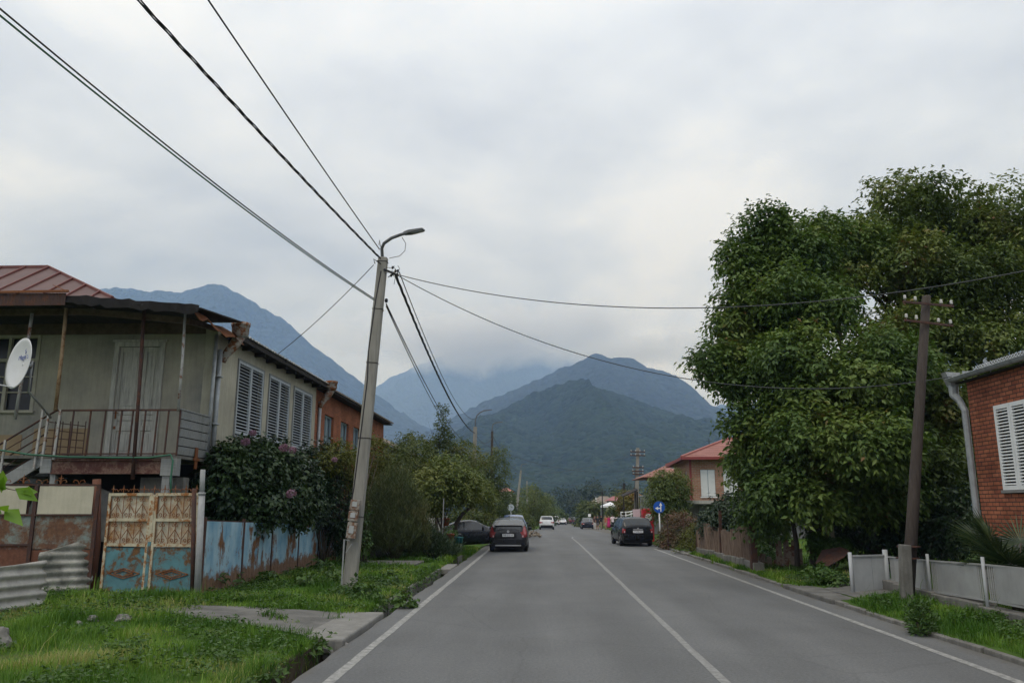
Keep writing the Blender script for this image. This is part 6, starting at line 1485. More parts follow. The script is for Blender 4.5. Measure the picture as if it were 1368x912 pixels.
# undergrowth under the walnuts
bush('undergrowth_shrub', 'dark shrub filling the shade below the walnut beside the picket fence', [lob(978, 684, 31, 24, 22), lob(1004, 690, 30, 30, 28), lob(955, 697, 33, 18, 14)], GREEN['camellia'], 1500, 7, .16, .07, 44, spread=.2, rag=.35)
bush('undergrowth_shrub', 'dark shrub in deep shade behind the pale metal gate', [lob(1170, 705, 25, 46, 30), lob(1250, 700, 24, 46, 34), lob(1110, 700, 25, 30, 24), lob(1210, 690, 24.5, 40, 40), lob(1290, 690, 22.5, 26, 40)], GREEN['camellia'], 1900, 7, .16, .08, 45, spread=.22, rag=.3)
bush('sunny_shrub', 'light green shrub in the gap right of the picket fence', [lob(1022, 722, 29, 16, 22), lob(1034, 705, 30, 18, 16), lob(1018, 742, 28, 16, 14)], GREEN['weed'], 360, 6, .14, .07, 46, spread=.14)
bush('ivy_mound', 'bright ivy mound on the stump beside the brown sheet', [lob(1097, 733, 24, 12, 18), lob(1092, 722, 24, 10, 10), lob(1118, 727, 23.5, 16, 7), lob(1128, 735, 23, 10, 8)], GREEN['weed'], 330, 6, .10, .075, 47, spread=.09, cat='ivy')
bush('verge_bush', 'low leafy plants in front of the stones by the pale gate', [lob(1105, 770, 20.6, 20, 12), lob(1118, 778, 20, 16, 9), lob(1092, 765, 21.6, 14, 10)], GREEN['weed'], 260, 6, .12, .07, 48, spread=.1)
bush('verge_bush', 'rounded weed tuft at the right road edge below the wooden pole', [lob(1229, 825, 13.6, 11, 15), lob(1232, 838, 13.4, 12, 8)], GREEN['weed'], 160, 6, .1, .03, 49, spread=.08, droop=-.3)
bush('burgundy_shrub', 'reddish brown shrub by the blue arrow sign', [lob(904, 700, 41, 16, 16), lob(915, 708, 40, 18, 20), lob(892, 720, 42, 12, 14), lob(905, 724, 39.5, 22, 12), lob(925, 718, 38.6, 12, 12)], GREEN['burgundy'], 1100, 7, .14, .06, 50, spread=.18, rag=.35)
bush('verge_bush', 'yellow green tall weeds at the near end of the picket fence far side', [lob(925, 725, 36, 13, 16), lob(918, 735, 35.5, 12, 8), lob(933, 712, 36, 8, 10)], GREEN['yellowish'], 260, 6, .14, .04, 51, spread=.14, droop=-.2)
# ---- picket fence, posts, brown sheet, stones
PKA, PKB = Vector((ay(934, 735, 34.2).x, 34.2, .12)), Vector((ay(1010, 758, 25.2).x, 25.2, .1)); PK = thing('fence', 'weathered uneven picket fence on a low stone base', 'fence', PKB); u = (PKB - PKA).normalized(); L_ = (PKB - PKA).length
s = MB(); rg = random.Random(2); x = .05
while x < L_ - .05:
    w_ = rg.uniform(.09, .16); p = PKA + u * (x + w_ / 2); h_ = rg.uniform(.98, 1.2) + .08 * math.sin(x); s.bar((p.x + rg.uniform(-.015, .015), p.y, .33), (p.x + rg.uniform(-.03, .03), p.y + rg.uniform(-.05, .05), .1 + h_), .02, w_ * .95, ref=(1, 0, 0)); x += w_ + rg.uniform(.0, .045)
s.build('picket', M['picket'], PK)
s = MB(); s.bar(PKA + Vector((.04, 0, .75)), PKB + Vector((.04, 0, .75)), .05, .06); s.build('rail', M['polewood'], PK); s = MB(); s.bar(PKA + Vector((.04, 0, .38)), PKB + Vector((.04, 0, .38)), .05, .06); s.build('rail', M['polewood'], PK)
s = MB(); x = 0
while x < L_: l = rg.uniform(.4, .8); p = PKA + u * (x + l / 2); s.box((p.x + .05, p.y, .14), (.34, l - .02, .46 + rg.uniform(-.08, .05)), rg.uniform(-.06, .06)); x += l
s.build('stone_base', M['old_concrete'], PK, bevel=.03)
for t, h_, w_ in ((0.0, 1.15, .13), (.5, 1.85, .11), (1.0, 1.62, .2)):
    p = PKA.lerp(PKB, t); s = MB(); s.bar((p.x - .06, p.y, -.2), (p.x - .03, p.y, h_), w_, w_, w_ * .8, w_ * .8); s.build('post', M['darkrust'], PK)
s = MB(); rg = random.Random(5); a, c2 = az(1016, 760, .1), az(1072, 765, .1)
for k in range(17):
    t = k / 16; p = a.lerp(c2, t); hgt = rg.uniform(.25, .5) if t < .42 else rg.uniform(.7, .95); s.bar((p.x + .15, p.y + .6, .05), (p.x + .15 + rg.uniform(-.07, .07), p.y + .6, .05 + hgt), rg.uniform(.08, .17), .02, ref=(0, 1, 0))
tag(s.build('fence', rusty('bleached_broken_boards', (.27, .22, .18), .45, 4, rust=(.12, .055, .035), rust2=(.2, .1, .07)), loc=a), 'broken bleached boards with rust stains under the walnut', 'fence')
s = MB(); p = az(1070, 766, .1); s.tube([(p.x, p.y + .3, 0), (p.x + .03, p.y + .3, .9), (p.x - .05, p.y + .35, 1.9)], [.09, .075, .06], 8); tag(s.build('fence_post', M['polewood'], smooth=True, loc=p), 'dark leaning post right of the broken boards', 'post')
s = MB(); p = ay(1108, 705, 24.3); s.box((p.x, 24.3, 1.0), (.2, .18, 2.0), .2); s.box((p.x - .02, 24.28, 2.03), (.28, .24, .06), .2); tag(s.build('gate_pillar', plain('pale_render', (.42, .38, .29), .9, .3, 3), bevel=.02, loc=(p.x, 24.3, .1)), 'pale rendered pillar half hidden by ivy', 'pillar')
s = MB(); q = [ay(1089, 752, 22.4), ay(1104, 757, 22.2), ay(1128, 744, 22.0), ay(1134, 736, 22.2), ay(1122, 731, 22.6), ay(1098, 735, 22.8)]; s.prism(q, (.03, .05, .02)); tag(s.build('metal_sheet', M['darkrust'], loc=q[0]), 'bent brown rusty sheet leaning beside the pale gate', 'metal sheet')
for k, (px, py, r, l) in enumerate(((1131, 772, .16, 'flat grey stone on top of the stack beside the pale gate'), (1128, 780, .2, 'wide grey stone lowest in the stack beside the pale gate'), (1134, 764, .13, 'dark stone behind the stack beside the pale gate'), (1060, 752, .22, 'mossy stone under the broken boards'), (1076, 757, .2, 'grey stone at the foot of the dark leaning post'))):
    p = az(px, py, .16); rock('stone', p, (r * 1.3, r, r * .55), M['old_concrete'], 30 + k, l, group='stones below the walnut')
s = MB(); p = ay(951, 728, 34.5); s.tube([p, ay(962, 695, 34.8), ay(975, 650, 35.2)], [.03, .026, .02], 6); s.tube([ay(962, 695, 34.8), ay(968, 672, 35)], .012, 4); tag(s.build('bean_pole', plain('pale_stick', (.4, .42, .33), .8, .2, 5), loc=p), 'pale slanting garden stick behind the picket fence', 'stick')
s = MB()
for px in (893, 914): 
    p = ay(px, 728, 38.8); s.tube([(p.x, 38.8, 0), (p.x, 38.8, 1.55)], .025, 6)
p, q = ay(893, 706, 38.8), ay(914, 700, 38.8); s.tube([p, q], .018, 5); tag(s.build('plant_support', M['darkrust'], loc=p), 'thin rusty plant support standing in the reddish shrub', 'plant support')

# ---- pale brick house with the pink red roof
HC = ay(922, 640, 47.0); HXc = HC.x; ROT = R(-3.5); hc = (HXc, 47.0, 0)
def hl(px, py): p = ay(px, py, 47.0); return p.x - HXc, p.z
BH = thing('house', 'pale brick house with pink red hipped roof and closed white shutters', 'house', (HXc + 4, 51, 0))
ze = hl(922, 611)[1]; zs = hl(922, 668)[1]
win = [(hl(936, 645)[0], hl(955.5, 645)[0]), (hl(966, 645)[0], hl(985, 645)[0]), (hl(1001, 645)[0], hl(1020, 645)[0])]; z0, z1 = hl(940, 663)[1], hl(940, 627)[1]
def hb(x0, x1, y0, y1, z0_, z1_, mb): mb.bb(HXc + x0, HXc + x1, 47 + y0, 47 + y1, z0_, z1_); return mb
mb = MB(); pv_ = 0.0
for a, c2 in win: hb(pv_, a, 0, .3, zs, ze, mb); hb(a, c2, 0, .3, zs, z0, mb); hb(a, c2, 0, .3, z1, ze, mb); pv_ = c2
hb(pv_, 9.5, 0, .3, zs, ze, mb)
for y0, y1 in ((.3, 1.6), (2.5, 4.3), (5.2, 8.5)): hb(0, .3, y0, y1, zs, ze, mb)
for y0, y1 in ((1.6, 2.5), (4.3, 5.2)): hb(0, .3, y0, y1, zs, z0, mb); hb(0, .3, y0, y1, z1, ze, mb)
hb(9.2, 9.5, .3, 8.5, zs, ze, mb); rotz(mb, hc, ROT).build('wall', M['brick_pale'], BH)
for a, c2 in win:
    s = MB()
    for k in range(2):
        m0 = a + (c2 - a) * k / 2 + .015; m1 = a + (c2 - a) * (k + 1) / 2 - .015; hb(m0, m1, .03, .06, z0 + .02, z1 - .02, s)
        for q in range(14): zq = z0 + .06 + q * (z1 - z0 - .1) / 14; hb(m0 + .04, m1 - .04, .018, .03, zq, zq + .05, s)
    hb(a - .05, c2 + .05, -.06, .05, z0 - .07, z0 - .003, s)
    rotz(s, hc, ROT).build('shutter', M['whiteshutter'], BH)
for y0, y1 in ((1.6, 2.5), (4.3, 5.2)):
    s = MB(); hb(.1, .13, y0, y1, z0, z1, s); wo = rotz(s, hc, ROT).build('window', M['window_glass'], BH); s = MB(); hb(.05, .1, y0, y0 + .07, z0, z1, s); hb(.05, .1, y1 - .07, y1, z0, z1, s); hb(.05, .1, y0, y1, z1 - .07, z1, s); rotz(s, hc, ROT).build('frame', M['whitewood'], wo)
s = MB(); hb(-.02, .10, -.012, -.002, zs, ze - .05, s); rotz(s, hc, ROT).build('corner_pipe', M['redmetal'], BH)
M['tile'] = brickmat('roof_tile', (.38, .19, .165), (.32, .155, .13), (.16, .07, .06), bw=.42, bh=.17, dirt=.12)
x0, x1, y0, y1 = -.5, 10, -.5, 9; rz_ = 7.0; rx0, rx1 = hl(977, 590)[0] + .55, 7.3
cs = [Vector((HXc + x, 47 + y, z)) for x, y, z in ((x0, y0, ze), (x1, y0, ze), (x1, y1, ze), (x0, y1, ze), (rx0, 4.25, rz_), (rx1, 4.25, rz_))]
# ridge height read where the photo shows it
kz = ay(977, 586, 47 + 4.25).z; cs[4].z = cs[5].z = kz
s = MB(); s.add(cs, [(0, 1, 5, 4), (1, 2, 5), (2, 3, 4, 5), (3, 0, 4)]); s.add([c - Vector((0, 0, .08)) for c in cs], [(4, 5, 1, 0), (5, 2, 1), (5, 4, 3, 2), (4, 0, 3)])
ro = rotz(s, hc, ROT).build('roof', M['tile'], BH, fix=False)
s = MB()
for a, c2 in ((0, 1), (1, 2), (2, 3), (3, 0)): s.bar(cs[a] - Vector((0, 0, .06)), cs[c2] - Vector((0, 0, .06)), .06, .16)
rotz(s, hc, ROT).build('fascia', M['redmetal'], ro); s = MB()
for a, c2 in ((0, 4), (1, 5), (4, 5), (3, 4)): s.bar(cs[a] + Vector((0, 0, .04)), cs[c2] + Vector((0, 0, .04)), .16, .09)
rotz(s, hc, ROT).build('ridge_cap', M['pinkroof'], ro)
s = MB(); hb(.5, 9.4, .4, 8, -1, zs - .22, s); hb(.25, .5, .4, 8, -1, 1.0, s); rotz(s, hc, ROT).build('basement_wall', M['stucco_grey'], BH)
s = MB(); hb(-.75, 9.6, -.6, 8.6, zs - .2, zs - .003, s); rotz(s, hc, ROT).build('floor_slab', plain('pale_slab', (.42, .41, .38), .9, .2, 2, streak=.3), BH)
s = MB(); q = ay(947, 586, 51); s.tube([ay(948, 605, 51), q], .02, 5); s.tube([q + Vector((-.2, 0, -.15)), q + Vector((.2, 0, -.15))], .012, 4); s.build('aerial', M['cable'], BH)
# ---- annexe with balcony beyond it
AX = thing('house', 'low annexe with small red hipped roof beyond the pale brick house', 'house', (ay(880, 690, 60).x, 60, -.2))
x0, x1 = ay(862, 640, 60).x, ay(900, 640, 60).x; zt_ = ay(862, 637, 60).z
s = MB(); s.bb(x0 + 1.2, x1 + 1, 60.6, 67, -1, zt_); s.bb(x0 + .3, x1 + 1, 60.3, 67, 1.7, 1.9); s.bb(x0 + .3, x0 + .5, 60.3, 60.5, 1.9, zt_); s.bb(x0 + .3, x0 + .5, 60.3, 60.5, -1, 1.7); s.build('wall', M['stucco_grey'], AX)
s = MB(); rr = [Vector((x0 - .2, 59.8, zt_)), Vector((x1 + 1.5, 59.8, zt_)), Vector((x1 + 1.5, 67.5, zt_)), Vector((x0 - .2, 67.5, zt_)), Vector((x0 + 2.0, 63.6, zt_ + 1.0)), Vector((x1, 63.6, zt_ + 1.0))]; s.add(rr, [(0, 1, 5, 4), (1, 2, 5), (2, 3, 4, 5), (3, 0, 4), (3, 2, 1, 0)]); s.build('roof', M['tile'], AX)
s = MB(); s.bb(x0 + 1.15, x0 + 1.19, 61, 62.4, 2.2, zt_ - .4); s.build('window', M['window_glass'], AX)
s = MB()
for k in range(12): s.bb(x0 + .3, x0 + .33, 60.5 + k * .5, 60.53 + k * .5, 1.9, 2.8)
s.bb(x0 + .28, x0 + .35, 60.4, 66.8, 2.8, 2.86); s.build('railing', M['signback'], AX)
s = MB(); p = ay(845, 657, 62); s.prism([ay(832, 664, 62), ay(852, 655, 62), ay(852, 653.6, 62), ay(832, 662.6, 62)], (.0, 1.2, .15)); s.tube([ay(851, 656, 62), Vector((ay(851, 656, 62).x, 62, -.3))], .07, 6); s.tube([ay(851, 656, 62) + Vector((0, 1.1, .1)), Vector((ay(851, 656, 62).x, 63.1, -.3))], .05, 6); s.tube([ay(833, 664, 62), Vector((ay(833, 664, 62).x, 62, -.3))], .05, 6); tag(s.build('lean_to', M['darkwood'], loc=(p.x, 62, 0)), 'dark sloping shelter roof on posts left of the annexe', 'shelter')
tree('garden_tree', 'round green tree half covering the pale brick house wall', (ay(893, 700, 47).x - .2, 46.2, 0), [lob(893, 655, 45.8, 24, 26), lob(880, 668, 46, 16, 18), lob(905, 648, 45.8, 14, 20), lob(898, 678, 45.6, 20, 16), lob(886, 640, 46, 12, 12)], GREEN['fruit'], 1100, 7, .2, .06, .08, 61, spread=.24, droop=.6, rag=.3)
bush('vine_arbour', 'orange tinged vine above the gate by the dark pole', [lob(838, 664, 78, 14, 9), lob(832, 672, 78, 8, 10), lob(846, 670, 76, 10, 8)], leafmat('autumn_vine_leaf', [(0, (.06, .07, .015)), (.6, (.13, .12, .025)), (1, (.22, .09, .03))]), 260, 6, .28, .16, 62, spread=.3, cat='vine')
bush('street_bush', 'bright green bush behind the standing people', [lob(824, 682, 111, 10, 5), lob(816, 684, 111, 6, 6), lob(832, 686, 111, 8, 6)], GREEN['willow'], 220, 6, .34, .17, 63, spread=.3)
bush('street_bush', 'dark green bush at the foot of the dark pole', [lob(840, 693, 96, 8, 9), lob(832, 698, 110, 6, 6)], GREEN['mixed'], 220, 6, .3, .15, 64, spread=.3)
PG = thing('garden_gate', 'pale pipe framed gate with curved rails before the vine', 'gate', (ay(840, 690, 74).x, 74, bz(74)))
s = MB()
for (a, c2) in (((829, 684), (850, 681)), ((829, 689), (850, 684))): s.tube([ay(*a, 74), ay((a[0] + c2[0]) / 2, (a[1] + c2[1]) / 2 + 1, 74), ay(*c2, 74)], .045, 6)
for px in (829.5, 836, 843, 850): s.tube([ay(px, 683, 74), Vector((ay(px, 683, 74).x, 74, bz(74) - .1))], .04, 6)
s.build('frame', M['signwhite'], PG); s = MB(); s.bar(Vector((ay(830, 690, 74).x, 74.05, .5)), Vector((ay(850, 690, 74).x, 74.05, .5)), .03, 1.1); s.build('panel', M['galv'], PG)
# red stall with its white round
ks = ay(866.5, 700, 47.2); KS = thing('stall', 'red street stall cabinet with white roundel beside the black estate car', 'stall', (ks.x, 47.2, 0)); k0 = Vector((ks.x, 47.2, bz(47)))
s = MB(); s.box(k0 + Vector((.0, .4, .95)), (.66, .7, 1.9)); s.build('cabinet', M['kioskred'], KS, bevel=.06); s = MB(); s.lathe([(.16, 0), (.2, 0), (.2, .015), (.16, .015)], k0 + Vector((.02, .02, 1.42)), 'Y', 20); s.tube([k0 + Vector((-.02, .03, 1.24)), k0 + Vector((-.06, .03, .7))], .05, 6); s.build('roundel', M['signwhite'], KS)
s = MB(); s.box(k0 + Vector((-.62, .5, 1.55)), (.42, .05, .62)); s.tube([k0 + Vector((-.62, .5, 0)), k0 + Vector((-.62, .5, 1.3))], .03, 6); s.build('side_board', plain('pink_white_board', (.62, .5, .53), .6, .12, 3), KS)
# blue arrow sign
sp0 = ay(880.5, 677, 43.0); SG = thing('road_sign', 'round blue sign with white straight and left arrows', 'road sign', (sp0.x, 43, bz(43)))
s = MB(); s.tube([(sp0.x, 43.03, bz(43) - .1), (sp0.x, 43.03, sp0.z + .28)], .035, 8); s.build('post', M['signwhite'], SG, True)
s = MB(); s.lathe([(.30, -.02), (.30, .0)], (sp0.x, 42.99, sp0.z), 'Y', 32); so_ = s.build('sign_face', M['signblue'], SG)
s = MB()
def fl(pts): s.prism([(sp0.x + a * .9, 42.962, sp0.z + b_ * .9) for a, b_ in pts], (0, .006, 0))
fl([(.06, -.26), (.12, -.26), (.12, .1), (.06, .1)]); fl([(.0, .09), (.18, .09), (.09, .26)]); fl([(-.08, -.1), (.061, -.1), (.061, -.035), (-.08, -.035)]); fl([(-.24, -.07), (-.07, .03), (-.07, -.17)])
s.build('arrow', M['signwhite'], so_)
# grey back of a sign on the left
sp1 = ay(682.5, 677.5, 84); S2 = thing('road_sign', 'round grey back of a road sign on the left verge', 'road sign', (sp1.x, 84, bz(84))); s = MB(); s.tube([(sp1.x, 83.95, bz(84) - .1), (sp1.x, 83.95, sp1.z + .3)], .04, 7); s.build('post', M['signback'], S2); s = MB(); s.lathe([(.34, 0), (.34, .02)], (sp1.x, 84, sp1.z), 'Y', 24); s.build('sign_face', M['signback'], S2)

# ---- far poles
def lamp_pole(label, px0, py0, px1, py1, Y, w0, w1, mat, arm=None, name='utility_pole', cross=None):
    b_ = ay(px0, py0, Y); b_.z = bz(Y) if b_.z > bz(Y) + .3 else b_.z; t_ = ay(px1, py1, Y); T = thing(name, label, 'utility pole', b_, 'utility poles down the street'); b0 = b_ - (t_ - b_).normalized() * .4
    s = MB(); s.bar(b0, t_, w0, w0 * .9, w1, w1 * .9, ref=(0, 1, 0)); s.build('shaft', mat, T)
    if arm:
        s = MB(); s.tube([t_ - Vector((0, 0, .2))] + [ay(*a, Y) for a in arm], .05, 6); ao = s.build('lamp_arm', M['lampgrey'], T, True); e = ay(*arm[-1], Y); s = MB(); s.bar(e, e + Vector((.65, -.05, .08)), .22, .08, .16, .05); s.build('lamp_head', M['lampgrey'], ao)
    if cross:
        for (xa, xb, y_) in cross:
            s = MB(); s.bar(ay(xa, y_, Y - .2), ay(xb, y_ + .3, Y - .2), .08, .09); c_ = s.build('crossarm', M['darkrust'], T); s = MB()
            n = max(2, int((xb - xa) / 5))
            for k in range(n): p = ay(xa + (xb - xa) * (k + .2) / (n - .6), y_ - .8, Y - .2); s.lathe([(.03, -.06), (.055, 0), (.055, .07), (.03, .11)], p, n=8)
            s.build('insulator', M['galv'], c_)
    return t_
PA = lamp_pole('second concrete lamp pole, rising behind the garden crowns', 630, 712, 635, 570, 61, .36, .26, M['pole_concrete'], [(635, 562), (637, 555), (641, 551), (646, 548.5)])
PB = lamp_pole('third lamp pole with dark brown upper shaft inside the loose tree', 656, 706, 657.5, 576, 73, .34, .2, M['polewood'], [(657.5, 571), (659, 566), (662, 564.5)])
PC = lamp_pole('leaning pale pole at the far left verge near the grey sign back', 687, 706, 696, 628, 100, .4, .22, M['pole_concrete'], [(696, 624), (697, 620)])
PD = lamp_pole('slender grey lamp pole in the far left row, nearest of the thin ones', 717, 704, 717, 656, 150, .3, .2, M['pole_concrete'], [(717, 654), (719, 653)])
PE = lamp_pole('slender bare pole between the far left treetops', 713, 703, 713, 653, 165, .3, .2, M['pole_concrete'])
PF2 = lamp_pole('thin pole peeking over the far left trees behind leaning pale pole', 704, 703, 704, 642, 135, .28, .16, M['pole_concrete'])
PR = lamp_pole('tall pole with insulator tiers on the right by the annexe', 850, 712, 852, 598, 69, .36, .24, M['pole_concrete'], cross=[(842, 862, 603), (842, 862, 608), (845, 860, 624), (844, 860, 629), (845, 860, 633)])
s_leg = None
PW = lamp_pole('dark wooden pole beside the vine on the right', 828, 708, 834, 645, 92, .34, .26, M['darkwood'])
PX2 = lamp_pole('thin dark pole above the standing people', 805, 706, 804.5, 656, 112, .16, .12, M['darkwood'])
PL = lamp_pole('far lamp pole with white lamp heads above the right trees', 797, 703, 796, 664, 150, .2, .12, M['signwhite'], [(795.5, 662.5), (794, 662.5)])
s = MB(); q0 = ay(846, 712, 69.6); s.tube([(q0.x, 69.6, bz(69) - .2), tuple(PR.lerp(Vector((q0.x, 69.6, bz(69))), .25))], .12, 7); s.build('strut', M['polewood'], [o for o in COL.objects if o.get('label', '').startswith('tall pole with insulator')][0])

# ---- wires
def wire(label, A, B, ext=1.0, sag=.3, r=.012, mat=None, name='power_line', n=40, twist=0):
    """sagging line from A through B; it runs on past B when ext > 1"""
    A, B = Vector(A), Vector(B); t = 1 / ext; C = A + (B + Vector((0, 0, sag * 4 * t * (1 - t))) - A) * ext; L = (C - A).length
    P = [A.lerp(C, k / n) - Vector((0, 0, sag * 4 * (k / n) * (1 - k / n))) for k in range(n + 1)]
    mb = MB()
    if twist:
        n2 = n * 8; side = (C - A).cross(Vector((0, 0, 1))).normalized(); up2 = side.cross((C - A).normalized())
        for ph in (0, 2.09, 4.18):
            q = []
            for k in range(n2 + 1):
                f = k / n2; c_ = A.lerp(C, f) - Vector((0, 0, sag * 4 * f * (1 - f))); an = ph + f * L * twist; q.append(c_ + (side * math.cos(an) + up2 * math.sin(an)) * r * .9)
            mb.tube(q, r * .75, 4)
    else: mb.tube(P, r, 6)
    o = mb.build(name, mat or M['cable'], None, True, loc=A, fix=False); return tag(o, label, 'wire', 'overhead wires')
py_ = K1.y; pole_t = ay(511, 345, py_)
wire('thick twisted overhead cable running from the near concrete pole over the camera', ay(508, 345, py_ - .1), az(185, 0, 8.1), 2.2, .25, .019, M['cable'], twist=3.2)
wire('thin overhead wire above the thick twisted cable at the near pole', ay(507, 333, py_ - .1), az(278, 0, 8.3), 2.2, .12, .013, M['cable'])
wire('lower of the twin wires leaving the near pole to the upper left', ay(500, 401, py_ - .15), az(0, 21, 7.6), 1.6, .35, .013, M['greenhose'])
wire('upper of the twin wires leaving the near pole to the upper left', ay(500, 399, py_ - .15), az(0, 12, 7.65), 1.6, .37, .012, M['cable'])
wire('house drop wire from the near pole to the shuttered wing', ay(499, 354, py_ - .1), ay(363, 479, 23.9), 1, .12, .010)
wire('upper thin wire crossing the street to the right frame edge', K1, ay(1368, 362, 13.8), 1.5, 1.75, .011, M['thinwire'])
wb_ = ay(1368, 362, 13.8); wt_ = 1 / 1.5; wc_ = K1 + (wb_ + Vector((0, 0, 1.75 * 4 * wt_ * (1 - wt_))) - K1) * 1.5
s = MB(); s.tube([(wc_.x, wc_.y, 5.3), (wc_.x, wc_.y, wc_.z + .15)], .035, 8); s.build('wire_mast', M['galv'], RH, True)
wire('lower thin wire crossing the street to the red brick house', K1, (XR - .2, 18.1, 4.85), 1, 1.25, .011, M['thinwire'])
wire('thick bundled cable sagging from the near pole to the second pole', K1, ay(634, 578, 61), 1, .75, .024, twist=2.5)
wire('thin wire just right of the bundled cable to the second pole', K1 + Vector((.1, 0, .05)), ay(634, 560, 61), 1, .95, .013)
wire('pair wire from the near pole, left of the bundled cable', ay(516, 406, py_ - .15), ay(612, 582, 56), 1.2, .5, .017)
wire('second pair wire from the near pole, left of the bundled cable', ay(516, 409, py_ - .15), ay(604, 578, 56), 1.25, .5, .015)
wire('wire from the second lamp pole to the third lamp pole', PA - Vector((0, 0, .5)), PB - Vector((0, 0, .6)), 1, .6, .02)
wire('upper wire from the third lamp pole to the leaning pale pole', PB - Vector((0, 0, .3)), PC - Vector((0, 0, .3)), 1, .7, .02)
wire('wire crossing before the wooded hill to the tall insulator pole', PC - Vector((0, 0, .4)), ay(845, 608, 69), 1, .5, .016, M['thinwire'])
wire('faint wire from the second lamp pole across to the tall insulator pole', PA - Vector((0, 0, 1)), ay(846, 627, 69), 1, 1.0, .014, M['thinwire'])
wire('faint low wire over the street toward the dark wooden pole', PC - Vector((0, 0, .8)), PW - Vector((0, 0, .2)), 1, .5, .016, M['thinwire'])

# ---- far houses
def small_house(label, x0, x1, yw, yt, yb, Y, D_, wall, roof, px_over=1.0, rise=4, gable=False):
    a, c2 = ay(x0, yb, Y), ay(x1, yb, Y); ze_ = ay(x0, yw, Y).z; zr = ay(x0, yt, Y + D_ / 2).z; T = thing('house', label, 'house', ((a.x + c2.x) / 2, Y, bz(Y)), 'houses far down the street')
    s = MB(); s.bb(a.x, c2.x, Y, Y + D_, bz(Y) - .5, ze_); s.build('wall', wall, T)
    ov = .5; rr = [Vector((a.x - ov, Y - ov, ze_)), Vector((c2.x + ov, Y - ov, ze_)), Vector((c2.x + ov, Y + D_ + ov, ze_)), Vector((a.x - ov, Y + D_ + ov, ze_))]
    w_ = (c2.x - a.x); i_ = 0.02 if gable else min(w_ * .35, 3); rr += [Vector((a.x - (ov if gable else -i_), Y + D_ / 2, zr)), Vector((c2.x + (ov if gable else -i_), Y + D_ / 2, zr))]
    s = MB(); s.add(rr, [(0, 1, 5, 4), (1, 2, 5), (2, 3, 4, 5), (3, 0, 4), (3, 2, 1, 0)]); s.build('roof', roof, T)
    s = MB(); xm = a.x + w_ * .3; s.bb(xm, xm + 1.0, Y - .04, Y, max(bz(Y) + 1.0, ze_ - 2.2), ze_ - .7); s.build('window', M['window_glass'], T)
small_house('red roofed pale house behind the white tent', 817, 833, 668.5, 662.5, 690, 125, 8, M['plaster'], M['redmetal'])
small_house('red roofed house behind the orange tinged vine', 838, 856, 662.5, 655.5, 690, 105, 8, M['stucco_grey'], M['redmetal'])
small_house('wide grey brown roofed house above the standing people', 793, 826, 672, 662.5, 690, 165, 10, M['tan'], M['brownroof'])
small_house('small red roof peeping out left of the leaning pale pole', 668, 682, 656, 651.5, 690, 120, 8, M['plaster'], M['pinkroof'])
tn0 = ay(813.5, 678, 113); TN = thing('market_tent', 'white pointed market tent behind the people', 'tent', (tn0.x, 113, bz(113)))
s = MB(); w_ = 1.05; zt0, zt1 = ay(808, 675, 113).z, ay(813, 670, 113).z; s.add([(tn0.x - w_, 112, zt0), (tn0.x + w_, 112, zt0), (tn0.x + w_, 114.1, zt0), (tn0.x - w_, 114.1, zt0), (tn0.x + .2, 113.05, zt1)], [(0, 1, 4), (1, 2, 4), (2, 3, 4), (3, 0, 4)]); s.bb(tn0.x - w_, tn0.x + w_, 111.98, 112.0, zt0 - .25, zt0); s.bb(tn0.x - w_ - .02, tn0.x - w_, 112, 114.1, zt0 - .25, zt0); s.build('canopy', M['canvas'], TN)
s = MB()
for x, y in ((-w_, 112), (w_, 112), (w_, 114), (-w_, 114)): s.tube([(tn0.x + x * .97, y + .04, bz(113) - .1), (tn0.x + x * .97, y + .04, zt0)], .04, 6)
s.build('leg', M['signback'], TN)
sb0 = ay(787.5, 688, 106); SB = thing('sign_board', 'small white board on a post behind the navy saloon', 'sign', (sb0.x, 106, bz(106))); s = MB(); s.box(sb0, (.36, .04, .36)); s.build('board', M['signwhite'], SB); s = MB(); s.tube([(sb0.x, 106.05, bz(106)), (sb0.x, 106.05, sb0.z)], .03, 6); s.build('post', M['signback'], SB)

